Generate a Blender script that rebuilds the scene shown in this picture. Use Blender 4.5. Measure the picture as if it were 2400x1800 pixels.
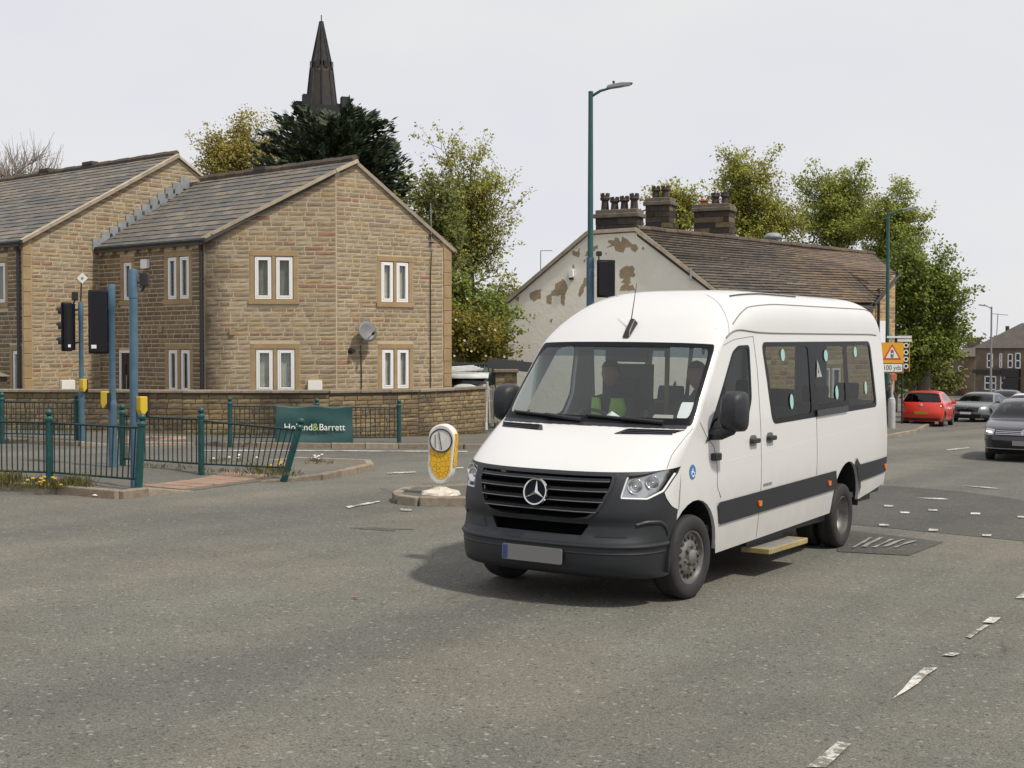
import bpy, math, random
import numpy as np
from mathutils import Vector, Matrix
from mathutils.geometry import delaunay_2d_cdt

for o in list(bpy.data.objects): bpy.data.objects.remove(o)
SC = bpy.context.scene
COL = SC.collection
random.seed(7); RNG = np.random.default_rng(11)
R = math.radians

# ---------------------------------------------------------------- camera
FPX, CX, CY, EYE = 3027.0, 1200.0, 900.0, 1.9
PITCH = math.atan(81/FPX)
cam = bpy.data.cameras.new('camera'); cam_o = bpy.data.objects.new('camera', cam); COL.objects.link(cam_o)
cam.sensor_width = 36; cam.lens = 36*FPX/2400; cam.clip_start = .1; cam.clip_end = 3000
cam_o.location = (0, 0, EYE); cam_o.rotation_euler = (math.pi/2-PITCH, 0, 0)
SC.camera = cam_o
# ---------------------------------------------------------------- sky
SUN_EL, SUN_DIR = R(56), Vector((.81, -.59, 0)).normalized()
w = bpy.data.worlds.new('World'); SC.world = w; w.use_nodes = True
nt = w.node_tree; N = nt.nodes; N.clear(); Lk = nt.links.new
out = N.new('ShaderNodeOutputWorld')
sky = N.new('ShaderNodeTexSky'); sky.sky_type = 'NISHITA'; sky.sun_disc = False
sky.sun_elevation = SUN_EL; sky.sun_rotation = math.atan2(SUN_DIR.x, SUN_DIR.y)
b1 = N.new('ShaderNodeBackground'); b1.inputs[1].default_value = .10; Lk(sky.outputs[0], b1.inputs[0])
tc = N.new('ShaderNodeTexCoord'); mp = N.new('ShaderNodeMapping'); mp.inputs['Scale'].default_value = (1.2, 1.2, 3.2)
nz = N.new('ShaderNodeTexNoise'); nz.inputs['Scale'].default_value = 2.1; nz.inputs['Detail'].default_value = 5; nz.inputs['Roughness'].default_value = .55
rp = N.new('ShaderNodeValToRGB'); rp.color_ramp.elements[0].position = .36; rp.color_ramp.elements[1].position = .66
rp.color_ramp.elements[0].color = (.79, .79, .85, 1); rp.color_ramp.elements[1].color = (.845, .84, .835, 1)
Lk(tc.outputs['Generated'], mp.inputs[0]); Lk(mp.outputs[0], nz.inputs['Vector']); Lk(nz.outputs[0], rp.inputs[0])
b2 = N.new('ShaderNodeBackground'); b2.inputs[1].default_value = 1.0; Lk(rp.outputs[0], b2.inputs[0])
mx = N.new('ShaderNodeMixShader'); mx.inputs[0].default_value = .93
Lk(b1.outputs[0], mx.inputs[1]); Lk(b2.outputs[0], mx.inputs[2]); Lk(mx.outputs[0], out.inputs[0])
# ---------------------------------------------------------------- sun
sl = bpy.data.lights.new('sun', 'SUN'); sl.energy = 3.4; sl.angle = R(3); sl.color = (1, .93, .81)
so = bpy.data.objects.new('sun', sl); COL.objects.link(so)
sd = Vector((SUN_DIR.x*math.cos(SUN_EL), SUN_DIR.y*math.cos(SUN_EL), math.sin(SUN_EL)))
so.rotation_euler = sd.to_track_quat('Z', 'Y').to_euler(); so.location = (20, 5, 40)
vs = SC.view_settings; vs.view_transform = 'Standard'; vs.look = 'None'; vs.gamma = 1; vs.exposure = 0.0; vs.use_curve_mapping = False
SC.cycles.max_bounces = 8; SC.cycles.transparent_max_bounces = 16

# ---------------------------------------------------------------- survey helpers: sight lines of the camera into the place
def g(x, y):
    z = float(np.interp(y, [-50, 0, 20, 32, 55, 64, 110, 160, 250, 600], [.7, 0, -.284, -.49, -1.05, -1.2, -2.4, -3.7, -5, -7]))
    return z-.022*max(-20., min(20., x))
def sight(px, py):
    a, b = (px-CX)/FPX, -(py-CY)/FPX; c, s = math.cos(PITCH), math.sin(PITCH)
    d = Vector((a, c+b*s, -s+b*c)); return d/d.y
def P(px, py, Y):
    r = sight(px, py)*Y; return Vector((r.x, Y, EYE+r.z))
def G(px, py, lift=0.0):
    r = sight(px, py); lo, hi = 1., 500.
    for _ in range(50):
        m = (lo+hi)/2
        if EYE+r.z*m > g(r.x*m, m)+lift: lo = m
        else: hi = m
    return Vector((r.x*lo, lo, EYE+r.z*lo))
K = 1/.9217
def gk(x, y, lift=0.0): return G(x*K, y*K, lift)
def pk(x, y, Y): return P(x*K, y*K, Y)

# ---------------------------------------------------------------- objects
def inv_of(o): return o.matrix_basis.inverted()
def world_of(o):
    if o.parent is None: return o.matrix_basis.copy()
    return world_of(o.parent) @ o.matrix_parent_inverse @ o.matrix_basis
def attach(o, parent):
    o.parent = parent; o.matrix_parent_inverse = world_of(parent).inverted()
def thing(name, label, cat, loc=(0, 0, 0), rotz=0.0, group=None):
    o = bpy.data.objects.new(name, None); COL.objects.link(o); o.empty_display_size = .2
    o.location = loc; o.rotation_euler = (0, 0, rotz); tag(o, label, cat, group); return o
def tag(o, label, cat, group=None):
    o['label'] = label; o['category'] = cat
    if group: o['group'] = group
    return o
def link(name, me, mt=None, parent=None, local=False, smooth=False):
    """local=True: geometry is written in the parent's frame, else in world space"""
    if mt is not None:
        me.materials.clear()
        for m in (mt if isinstance(mt, (list, tuple)) else [mt]): me.materials.append(m)
    if smooth: me.polygons.foreach_set('use_smooth', [True]*len(me.polygons))
    o = bpy.data.objects.new(name, me); COL.objects.link(o)
    if parent is not None:
        if local: o.parent = parent
        else: attach(o, parent)
    return o
class MB:
    def __init__(s): s.v = []; s.f = []; s.m = []; s.cur = 0
    def add(s, vs, fs):
        k = len(s.v); s.v += [tuple(p) for p in vs]; s.f += [tuple(i+k for i in f) for f in fs]; s.m += [s.cur]*len(fs); return s
    def box(s, c, size, M=None):
        hx, hy, hz = [q/2 for q in size]; c = Vector(c)
        pts = [Vector((x, y, z)) for z in (-hz, hz) for y in (-hy, hy) for x in (-hx, hx)]
        if M is not None: pts = [M @ p for p in pts]
        return s.add([p+c for p in pts], [(0, 2, 3, 1), (4, 5, 7, 6), (0, 1, 5, 4), (2, 6, 7, 3), (0, 4, 6, 2), (1, 3, 7, 5)])
    def rbox(s, c, size, r, M=None, seg=3):
        """box with rounded vertical-plane (x,z) outline, depth along y"""
        hx, hy, hz = [q/2 for q in size]; r = min(r, hx*.99, hz*.99); ol = []
        for cx_, cz_, a0 in ((hx-r, hz-r, 0), (-hx+r, hz-r, 90), (-hx+r, -hz+r, 180), (hx-r, -hz+r, 270)):
            for k in range(seg+1):
                a = R(a0+90*k/seg); ol.append((cx_+r*math.cos(a), cz_+r*math.sin(a)))
        n = len(ol); pts = [Vector((x, -hy, z)) for x, z in ol]+[Vector((x, hy, z)) for x, z in ol]
        if M is not None: pts = [M @ p for p in pts]
        c = Vector(c)
        return s.add([p+c for p in pts], [tuple(range(n)), tuple(range(2*n-1, n-1, -1))]+[(i+n, (i+1) % n+n, (i+1) % n, i) for i in range(n)])
    def cyl(s, p0, p1, r0, r1=None, n=12, caps=True):
        p0, p1 = Vector(p0), Vector(p1); r1 = r0 if r1 is None else r1
        d = (p1-p0).normalized(); u = d.orthogonal().normalized(); v = d.cross(u); pts = []
        for p, r in ((p0, r0), (p1, r1)):
            for k in range(n): a = 2*math.pi*k/n; pts.append(p+u*(r*math.cos(a))+v*(r*math.sin(a)))
        fs = [(k, (k+1) % n, n+(k+1) % n, n+k) for k in range(n)]
        if caps: fs += [tuple(range(n-1, -1, -1)), tuple(range(n, 2*n))]
        return s.add(pts, fs)
    def tube(s, path, r, n=8, caps=True):
        path = [Vector(p) for p in path]; m = len(path); rs = r if isinstance(r, (list, tuple)) else [r]*m
        pts = []; u = None
        for i, p in enumerate(path):
            d = (path[min(i+1, m-1)]-path[max(i-1, 0)])
            d = d.normalized() if d.length > 1e-9 else Vector((0, 0, 1))
            u = d.orthogonal().normalized() if u is None else (u-d*u.dot(d))
            u = u.normalized() if u.length > 1e-6 else d.orthogonal().normalized()
            v = d.cross(u)
            for k in range(n): a = 2*math.pi*k/n; pts.append(p+(u*math.cos(a)+v*math.sin(a))*rs[i])
        fs = [(i*n+k, i*n+(k+1) % n, (i+1)*n+(k+1) % n, (i+1)*n+k) for i in range(m-1) for k in range(n)]
        if caps: fs += [tuple(range(n-1, -1, -1)), tuple(range((m-1)*n, m*n))]
        return s.add(pts, fs)
    def lathe(s, prof, c=(0, 0, 0), M=None, n=20, caps=True):
        """profile [(r,z)] about local z"""
        c = Vector(c); pts = []
        for r, z in prof:
            for k in range(n):
                a = 2*math.pi*k/n; p = Vector((r*math.cos(a), r*math.sin(a), z)); pts.append((M @ p if M is not None else p)+c)
        m = len(prof); fs = [(i*n+k, i*n+(k+1) % n, (i+1)*n+(k+1) % n, (i+1)*n+k) for i in range(m-1) for k in range(n)]
        if caps and prof[0][0] > 1e-6: fs.append(tuple(range(n-1, -1, -1)))
        if caps and prof[-1][0] > 1e-6: fs.append(tuple(range((m-1)*n, m*n)))
        return s.add(pts, fs)
    def prism(s, poly, O, U, V, Nn, depth):
        """polygon [(u,v)] in plane O+U*u+V*v, extruded by -depth along Nn (front face at O plane)"""
        O, U, V, Nn = Vector(O), Vector(U), Vector(V), Vector(Nn); n = len(poly)
        a = [O+U*p[0]+V*p[1] for p in poly]; b = [p-Nn*depth for p in a]
        return s.add(a+b, [tuple(range(n)), tuple(range(2*n-1, n-1, -1))]+[(i+n, (i+1) % n+n, (i+1) % n, i) for i in range(n)])
    def mesh(s, name):
        me = bpy.data.meshes.new(name); me.from_pydata(s.v, [], s.f)
        if any(s.m): me.polygons.foreach_set('material_index', s.m)
        me.update(); return me
    def build(s, name, mt, parent=None, local=False, smooth=False):
        return link(name, s.mesh(name), mt, parent, local, smooth)
def bevel(o, wd, seg=2, ang=35):
    m = o.modifiers.new('bevel', 'BEVEL'); m.width = wd; m.segments = seg; m.limit_method = 'ANGLE'; m.angle_limit = R(ang); return o
def solid(o, t, off=-1):
    m = o.modifiers.new('solidify', 'SOLIDIFY'); m.thickness = t; m.offset = off; return o
def edge_split(o, ang=35):
    m = o.modifiers.new('edge', 'EDGE_SPLIT'); m.split_angle = R(ang); return o
def inside(p, poly):
    x, y = p; c = False; n = len(poly)
    for i in range(n):
        x0, y0 = poly[i]; x1, y1 = poly[i-1]
        if (y0 > y) != (y1 > y) and x < (x1-x0)*(y-y0)/(y1-y0)+x0: c = not c
    return c
def densify(poly, step):
    r = []
    for i in range(len(poly)):
        a, b = Vector(poly[i]), Vector(poly[(i+1) % len(poly)]); n = max(1, int((b-a).length/step))
        r += [tuple(a+(b-a)*(k/n)) for k in range(n)]
    return r
def cdt(outline, holes=(), du=None, dv=None, extra=()):
    """triangles of a flat region with holes, with a grid of inner points"""
    vs = [Vector(p) for p in outline]; es = [(i, (i+1) % len(outline)) for i in range(len(outline))]
    for h in holes:
        k = len(vs); vs += [Vector(p) for p in h]; es += [(k+i, k+(i+1) % len(h)) for i in range(len(h))]
    if du:
        xs = [p[0] for p in outline]; ys = [p[1] for p in outline]
        X = np.arange(min(xs)+du*.5, max(xs), du); Y = np.arange(min(ys)+(dv or du)*.5, max(ys), dv or du)
        for x in X:
            for y in Y:
                if inside((x, y), outline) and not any(inside((x, y), h) for h in holes): vs.append(Vector((x, y)))
    vs += [Vector(p) for p in extra]
    rv, re, rf, _, _, _ = delaunay_2d_cdt(vs, es, [], 0, 1e-5)
    fs = []
    for f in rf:
        c = (sum(rv[i].x for i in f)/len(f), sum(rv[i].y for i in f)/len(f))
        if inside(c, outline) and not any(inside(c, h) for h in holes): fs.append(tuple(f))
    return [(v.x, v.y) for v in rv], fs
def text_mesh(s, size, name='text'):
    cu = bpy.data.curves.new(name, 'FONT'); cu.body = s; cu.size = size; cu.align_x = 'CENTER'; cu.align_y = 'CENTER'; cu.extrude = .001
    o = bpy.data.objects.new(name, cu); COL.objects.link(o)
    dg = bpy.context.evaluated_depsgraph_get(); me = bpy.data.meshes.new_from_object(o.evaluated_get(dg))
    bpy.data.objects.remove(o); bpy.data.curves.remove(cu); return me
def text_on(s, size, name, mt, O, U, V, parent, bold=0.0, sx=1.0):
    me = text_mesh(s, size, name); U, V, O = Vector(U), Vector(V), Vector(O); Nn = U.cross(V)
    for v in me.vertices: v.co = O+U*(v.co.x*sx)+V*v.co.y+Nn*v.co.z
    return link(name, me, mt, parent)

# ---------------------------------------------------------------- materials
def newmat(name):
    m = bpy.data.materials.new(name); m.use_nodes = True; t = m.node_tree; b = t.nodes['Principled BSDF']; return m, t, b
def mat(name, col, rough=.6, metal=0., var=0., vscale=3., bump=0., bscale=40., spec=.5, coat=0., coords='Object', alpha=None):
    m, t, b = newmat(name); n = t.nodes.new; l = t.links.new
    b.inputs['Base Color'].default_value = (*col, 1); b.inputs['Roughness'].default_value = rough; b.inputs['Metallic'].default_value = metal
    b.inputs['Specular IOR Level'].default_value = spec; b.inputs['Coat Weight'].default_value = coat; b.inputs['Coat Roughness'].default_value = .06
    tcn = n('ShaderNodeTexCoord')
    if var:
        z = n('ShaderNodeTexNoise'); z.inputs['Scale'].default_value = vscale; z.inputs['Detail'].default_value = 6; z.inputs['Roughness'].default_value = .65
        l(tcn.outputs[coords], z.inputs['Vector']); r = n('ShaderNodeValToRGB')
        r.color_ramp.elements[0].position = .3; r.color_ramp.elements[1].position = .7
        r.color_ramp.elements[0].color = (*[max(0, c*(1-var)) for c in col], 1); r.color_ramp.elements[1].color = (*[min(1, c*(1+var)) for c in col], 1)
        l(z.outputs[0], r.inputs[0]); l(r.outputs[0], b.inputs['Base Color'])
    if bump:
        z = n('ShaderNodeTexNoise'); z.inputs['Scale'].default_value = bscale; z.inputs['Detail'].default_value = 4
        l(tcn.outputs[coords], z.inputs['Vector']); bp = n('ShaderNodeBump'); bp.inputs['Strength'].default_value = bump; bp.inputs['Distance'].default_value = .01
        l(z.outputs[0], bp.inputs['Height']); l(bp.outputs[0], b.inputs['Normal'])
    return m
def pieces_mat(name, cols, rough=.85, grain=.25, gscale=6., bump=.5, soot=None, sscale=.5, spec=.3, sootpos=(.52, .68), streak=None):
    """one colour for each piece (object or island), grain within, optional sooty stains that run over several pieces"""
    m, t, b = newmat(name); n = t.nodes.new; l = t.links.new; b.inputs['Roughness'].default_value = rough; b.inputs['Specular IOR Level'].default_value = spec
    oi = n('ShaderNodeObjectInfo'); ge = n('ShaderNodeNewGeometry'); ad = n('ShaderNodeMath'); ad.operation = 'ADD'; fr = n('ShaderNodeMath'); fr.operation = 'FRACT'
    l(oi.outputs['Random'], ad.inputs[0]); l(ge.outputs['Random Per Island'], ad.inputs[1]); l(ad.outputs[0], fr.inputs[0])
    r = n('ShaderNodeValToRGB'); r.color_ramp.interpolation = 'CONSTANT'; e = r.color_ramp.elements
    for i, c in enumerate(cols):
        x = e[i] if i < 2 else e.new(i/len(cols)); x.position = i/len(cols); x.color = (*c, 1)
    l(fr.outputs[0], r.inputs[0])
    z = n('ShaderNodeTexNoise'); z.inputs['Scale'].default_value = gscale; z.inputs['Detail'].default_value = 7; z.inputs['Roughness'].default_value = .7
    l(ge.outputs['Position'], z.inputs['Vector']); mr = n('ShaderNodeMapRange'); mr.inputs[1].default_value = .25; mr.inputs[2].default_value = .75
    mr.inputs[3].default_value = 1-grain; mr.inputs[4].default_value = 1+grain; l(z.outputs[0], mr.inputs[0])
    mu = n('ShaderNodeMix'); mu.data_type = 'RGBA'; mu.blend_type = 'MULTIPLY'; mu.inputs[0].default_value = 1
    l(r.outputs[0], mu.inputs[6]); l(mr.outputs[0], mu.inputs[7]); last = mu.outputs[2]
    if soot:
        z2 = n('ShaderNodeTexNoise'); z2.inputs['Scale'].default_value = sscale; z2.inputs['Detail'].default_value = 5; z2.inputs['Roughness'].default_value = .6
        l(ge.outputs['Position'], z2.inputs['Vector']); m2 = n('ShaderNodeMapRange'); m2.inputs[1].default_value = sootpos[0]; m2.inputs[2].default_value = sootpos[1]; m2.inputs[4].default_value = .75
        l(z2.outputs[0], m2.inputs[0]); mm = n('ShaderNodeMix'); mm.data_type = 'RGBA'; l(m2.outputs[0], mm.inputs[0]); l(last, mm.inputs[6]); mm.inputs[7].default_value = (*soot, 1); last = mm.outputs[2]
    if streak:                                   # water stain running down beside a drainpipe: point, direction along the wall, width
        A, S_, wd_ = streak; sb = n('ShaderNodeVectorMath'); sb.operation = 'SUBTRACT'; l(ge.outputs['Position'], sb.inputs[0]); sb.inputs[1].default_value = A
        dt = n('ShaderNodeVectorMath'); dt.operation = 'DOT_PRODUCT'; l(sb.outputs[0], dt.inputs[0]); dt.inputs[1].default_value = S_
        zn = n('ShaderNodeTexNoise'); zn.inputs['Scale'].default_value = 1.6; zn.inputs['Detail'].default_value = 4; l(ge.outputs['Position'], zn.inputs['Vector'])
        a1 = n('ShaderNodeMath'); a1.operation = 'MULTIPLY_ADD'; a1.inputs[1].default_value = -wd_*1.6; l(zn.outputs[0], a1.inputs[0]); l(dt.outputs['Value'], a1.inputs[2])
        mr3 = n('ShaderNodeMapRange'); mr3.inputs[1].default_value = -wd_*.9; mr3.inputs[2].default_value = wd_*.15; mr3.inputs[3].default_value = .93; mr3.inputs[4].default_value = 0; l(a1.outputs[0], mr3.inputs[0])
        m4 = n('ShaderNodeMix'); m4.data_type = 'RGBA'; l(mr3.outputs[0], m4.inputs[0]); l(last, m4.inputs[6]); m4.inputs[7].default_value = (.05, .04, .03, 1); last = m4.outputs[2]
    l(last, b.inputs['Base Color'])
    if bump:
        bp = n('ShaderNodeBump'); bp.inputs['Strength'].default_value = bump; bp.inputs['Distance'].default_value = .015
        z3 = n('ShaderNodeTexNoise'); z3.inputs['Scale'].default_value = 28; z3.inputs['Detail'].default_value = 4; l(ge.outputs['Position'], z3.inputs['Vector'])
        l(z3.outputs[0], bp.inputs['Height']); l(bp.outputs[0], b.inputs['Normal'])
    return m
def glass(name, tint=(.8, .86, .85), refl=1.0, ior=1.5, rough=.02, haze=0.0):
    m, t, b = newmat(name); n = t.nodes.new; l = t.links.new; t.nodes.remove(b); o = t.nodes['Material Output']
    tr = n('ShaderNodeBsdfTransparent'); tr.inputs[0].default_value = (*tint, 1); gl = n('ShaderNodeBsdfGlossy'); gl.inputs['Roughness'].default_value = rough
    fr = n('ShaderNodeFresnel'); fr.inputs[0].default_value = ior; mm = n('ShaderNodeMath'); mm.operation = 'MULTIPLY'; mm.inputs[1].default_value = refl
    gb = n('ShaderNodeNewGeometry'); mi = n('ShaderNodeMapRange'); mi.inputs[3].default_value = ior; mi.inputs[4].default_value = 1/ior; l(gb.outputs['Backfacing'], mi.inputs[0]); l(mi.outputs[0], fr.inputs[0])
    l(fr.outputs[0], mm.inputs[0]); mx = n('ShaderNodeMixShader'); l(mm.outputs[0], mx.inputs[0]); l(gl.outputs[0], mx.inputs[2])
    if haze:
        df = n('ShaderNodeBsdfDiffuse'); df.inputs[0].default_value = (.55, .58, .58, 1); m2 = n('ShaderNodeMixShader'); m2.inputs[0].default_value = haze  # pale diffuse share, a painted stand-in for reflection on the glass
        l(tr.outputs[0], m2.inputs[1]); l(df.outputs[0], m2.inputs[2]); l(m2.outputs[0], mx.inputs[1])
    else: l(tr.outputs[0], mx.inputs[1])
    l(mx.outputs[0], o.inputs[0]); return m
def leaf_mat(name, cols, trans=.35):
    m, t, b = newmat(name); n = t.nodes.new; l = t.links.new; t.nodes.remove(b); o = t.nodes['Material Output']
    ge = n('ShaderNodeNewGeometry'); r = n('ShaderNodeValToRGB'); e = r.color_ramp.elements
    for i, c in enumerate(cols):
        x = e[i] if i < 2 else e.new(i/(len(cols)-1)); x.position = i/(len(cols)-1); x.color = (*c, 1)
    l(ge.outputs['Random Per Island'], r.inputs[0])
    df = n('ShaderNodeBsdfPrincipled'); df.inputs['Roughness'].default_value = .55; df.inputs['Specular IOR Level'].default_value = .3; tl = n('ShaderNodeBsdfTranslucent'); mx = n('ShaderNodeMixShader'); mx.inputs[0].default_value = trans
    l(r.outputs[0], df.inputs['Base Color']); l(r.outputs[0], tl.inputs[0]); l(df.outputs[0], mx.inputs[1]); l(tl.outputs[0], mx.inputs[2]); l(mx.outputs[0], o.inputs[0]); return m
M = {}
M['black'] = mat('black_plastic', (.018, .018, .02), .45)
M['gloss_black'] = mat('gloss_black', (.012, .012, .014), .15)
M['dark_trim'] = mat('dark_trim', (.035, .037, .042), .5, var=.12, vscale=6, bump=.15, bscale=300)
M['white_paint'] = mat('white_paint', (.64, .64, .635), .3, coat=.4, var=.03, vscale=1.2)
M['upvc'] = mat('white_upvc', (.78, .78, .77), .35)
M['chrome'] = mat('chrome', (.75, .75, .76), .12, metal=1)
M['alloy'] = mat('alloy', (.25, .245, .23), .45, metal=.8, var=.3, vscale=9)
M['rubber'] = mat('rubber', (.022, .022, .023), .75, var=.2, vscale=12)
M['seat'] = mat('seat_cloth', (.03, .033, .04), .9)
M['glass'] = glass('window_glass', (.75, .8, .8))
M['green'] = mat('green_paint', (.008, .062, .062), .42, var=.3, vscale=8, bump=.1, bscale=60)
M['rail'] = mat('railing_paint', (.008, .028, .028), .5, var=.35, vscale=9)
M['blue'] = mat('blue_paint', (.065, .13, .19), .45, var=.18, vscale=5)
M['yellow_box'] = mat('yellow_box', (.62, .42, .03), .45)
M['mortar'] = mat('mortar', (.50, .42, .30), .95, var=.18, vscale=2, bump=.3, bscale=30)
M['lintel'] = mat('dressed_stone', (.33, .235, .125), .85, var=.2, vscale=2.2, bump=.25, bscale=40)
M['lead'] = mat('lead', (.25, .27, .285), .55, var=.2, vscale=5)
M['white_line'] = mat('road_paint', (.62, .62, .58), .7, var=.3, vscale=14)

# ================================================================ ground
def asphalt(name, base, brown, dark, gr=1.0):
    m, t, b = newmat(name); n = t.nodes.new; l = t.links.new; b.inputs['Roughness'].default_value = .88; b.inputs['Specular IOR Level'].default_value = .25
    ge = n('ShaderNodeNewGeometry')
    def noise(sc, det, rg=.6):
        z = n('ShaderNodeTexNoise'); z.inputs['Scale'].default_value = sc; z.inputs['Detail'].default_value = det; z.inputs['Roughness'].default_value = rg; l(ge.outputs['Position'], z.inputs['Vector']); return z
    def rng(src, a, c, lo, hi):
        q = n('ShaderNodeMapRange'); q.inputs[1].default_value = a; q.inputs[2].default_value = c; q.inputs[3].default_value = lo; q.inputs[4].default_value = hi; l(src, q.inputs[0]); return q.outputs[0]
    def mix(f, a, c, mode='MIX'):
        q = n('ShaderNodeMix'); q.data_type = 'RGBA'; q.blend_type = mode
        if isinstance(f, float): q.inputs[0].default_value = f
        else: l(f, q.inputs[0])
        if isinstance(a, tuple): q.inputs[6].default_value = (*a, 1)
        else: l(a, q.inputs[6])
        if isinstance(c, tuple): q.inputs[7].default_value = (*c, 1)
        else: l(c, q.inputs[7])
        return q.outputs[2]
    big = noise(.22, 4); c = mix(rng(big.outputs[0], .44, .58, 0, 1), base, brown)
    # wheel-worn lanes: streaks along the main road
    mp0 = n('ShaderNodeMapping'); mp0.inputs['Rotation'].default_value = (0, 0, R(-58)); l(ge.outputs['Position'], mp0.inputs[0]); mpn = n('ShaderNodeMapping'); mpn.inputs['Scale'].default_value = (.045, .50, 1); l(mp0.outputs[0], mpn.inputs[0])
    st = n('ShaderNodeTexNoise'); st.inputs['Scale'].default_value = 1.0; st.inputs['Detail'].default_value = 4; l(mpn.outputs[0], st.inputs['Vector'])
    c = mix(rng(st.outputs[0], .42, .60, 0, .9), c, dark)
    z = noise(1.3, 6, .7); c = mix(1.0, c, rng(z.outputs[0], .25, .75, .86, 1.14), 'MULTIPLY')
    v = n('ShaderNodeTexVoronoi'); v.inputs['Scale'].default_value = 120; l(ge.outputs['Position'], v.inputs['Vector'])
    sx = n('ShaderNodeSeparateColor'); l(v.outputs['Color'], sx.inputs[0]); c = mix(1.0, c, rng(sx.outputs[0], 0, 1, 1-.30*gr, 1+.30*gr), 'MULTIPLY')
    f2 = noise(55, 3, .8); c = mix(1.0, c, rng(f2.outputs[0], .3, .7, 1-.30*gr, 1+.30*gr), 'MULTIPLY')
    v2 = n('ShaderNodeTexVoronoi'); v2.inputs['Scale'].default_value = 46; l(ge.outputs['Position'], v2.inputs['Vector']); s2 = n('ShaderNodeSeparateColor'); l(v2.outputs['Color'], s2.inputs[0])
    c = mix(rng(s2.outputs[0], .975, .985, 0, .55*gr), c, (.34, .33, .30))
    c = mix(rng(s2.outputs[1], .965, .975, 0, .6*gr), c, (.04, .04, .04))
    # cracks
    wv = noise(.9, 5); mv = n('ShaderNodeMix'); mv.data_type = 'RGBA'; mv.inputs[0].default_value = .35; l(ge.outputs['Position'], mv.inputs[6]); l(wv.outputs['Color'], mv.inputs[7])
    vc = n('ShaderNodeTexVoronoi'); vc.feature = 'DISTANCE_TO_EDGE'; vc.inputs['Scale'].default_value = .33; l(mv.outputs[2], vc.inputs['Vector'])
    msk = noise(.35, 2); q = n('ShaderNodeMath'); q.operation = 'MULTIPLY'; l(rng(vc.outputs[0], .0015, .006, .75, 0), q.inputs[0]); l(rng(msk.outputs[0], .60, .66, 0, .8), q.inputs[1])
    c = mix(q.outputs[0], c, (.035, .033, .03))
    l(c, b.inputs['Base Color'])
    bp = n('ShaderNodeBump'); bp.inputs['Strength'].default_value = .55*gr; bp.inputs['Distance'].default_value = .006; l(v.outputs['Distance'], bp.inputs['Height']); l(bp.outputs[0], b.inputs['Normal']); return m
M['road'] = asphalt('asphalt', (.152, .149, .128), (.168, .154, .127), (.108, .108, .096))
M['patch'] = asphalt('asphalt_new', (.082, .081, .074), (.094, .091, .082), (.070, .070, .066), .7)
M['pave'] = asphalt('pavement_tar', (.128, .122, .105), (.148, .136, .112), (.108, .105, .092), .6)
M['tactile'] = mat('tactile_pink', (.27, .185, .135), .9, var=.28, vscale=3)
M['kerb'] = pieces_mat('kerb_stone', [(.23, .195, .15), (.27, .235, .18), (.2, .165, .125), (.25, .2, .15)], grain=.3, gscale=9)
M['verge'] = mat('verge_soil', (.16, .13, .08), .95, var=.35, vscale=1.5, bump=.5, bscale=30)

def worn_paint():
    m, t, b = newmat('worn_road_paint'); n = t.nodes.new; l = t.links.new; b.inputs['Roughness'].default_value = .8; ge = n('ShaderNodeNewGeometry')
    z = n('ShaderNodeTexNoise'); z.inputs['Scale'].default_value = 22; z.inputs['Detail'].default_value = 5; z.inputs['Roughness'].default_value = .75; l(ge.outputs['Position'], z.inputs['Vector'])
    z2 = n('ShaderNodeTexNoise'); z2.inputs['Scale'].default_value = 3; l(ge.outputs['Position'], z2.inputs['Vector']); ad = n('ShaderNodeMath'); ad.operation = 'MULTIPLY_ADD'; ad.inputs[1].default_value = .5; l(z2.outputs[0], ad.inputs[0]); l(z.outputs[0], ad.inputs[2])
    r = n('ShaderNodeValToRGB'); r.color_ramp.elements[0].position = .66; r.color_ramp.elements[1].position = .82; r.color_ramp.elements[0].color = (.15, .142, .12, 1); r.color_ramp.elements[1].color = (.58, .57, .52, 1); l(ad.outputs[0], r.inputs[0]); l(r.outputs[0], b.inputs['Base Color']); return m
M['white_line'] = worn_paint()
def kinded(o, k): o['kind'] = k; return o
xs = sorted(set(list(np.arange(-70, -30, 4.))+list(np.arange(-30, 45, 1.))+list(np.arange(45, 131, 5.))+[-400, -150, 200, 450]))
ys = sorted(set(list(np.arange(-12, 70, 1.))+list(np.arange(70, 262, 6.))+[320, 420, 600]))
vv = [(x, y, g(x, y)) for y in ys for x in xs]; nx = len(xs)
me = bpy.data.meshes.new('road'); me.from_pydata(vv, [], [(j*nx+i, j*nx+i+1, (j+1)*nx+i+1, (j+1)*nx+i) for j in range(len(ys)-1) for i in range(nx-1)])
kinded(link('road', me, M['road'], smooth=True), 'structure')

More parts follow.
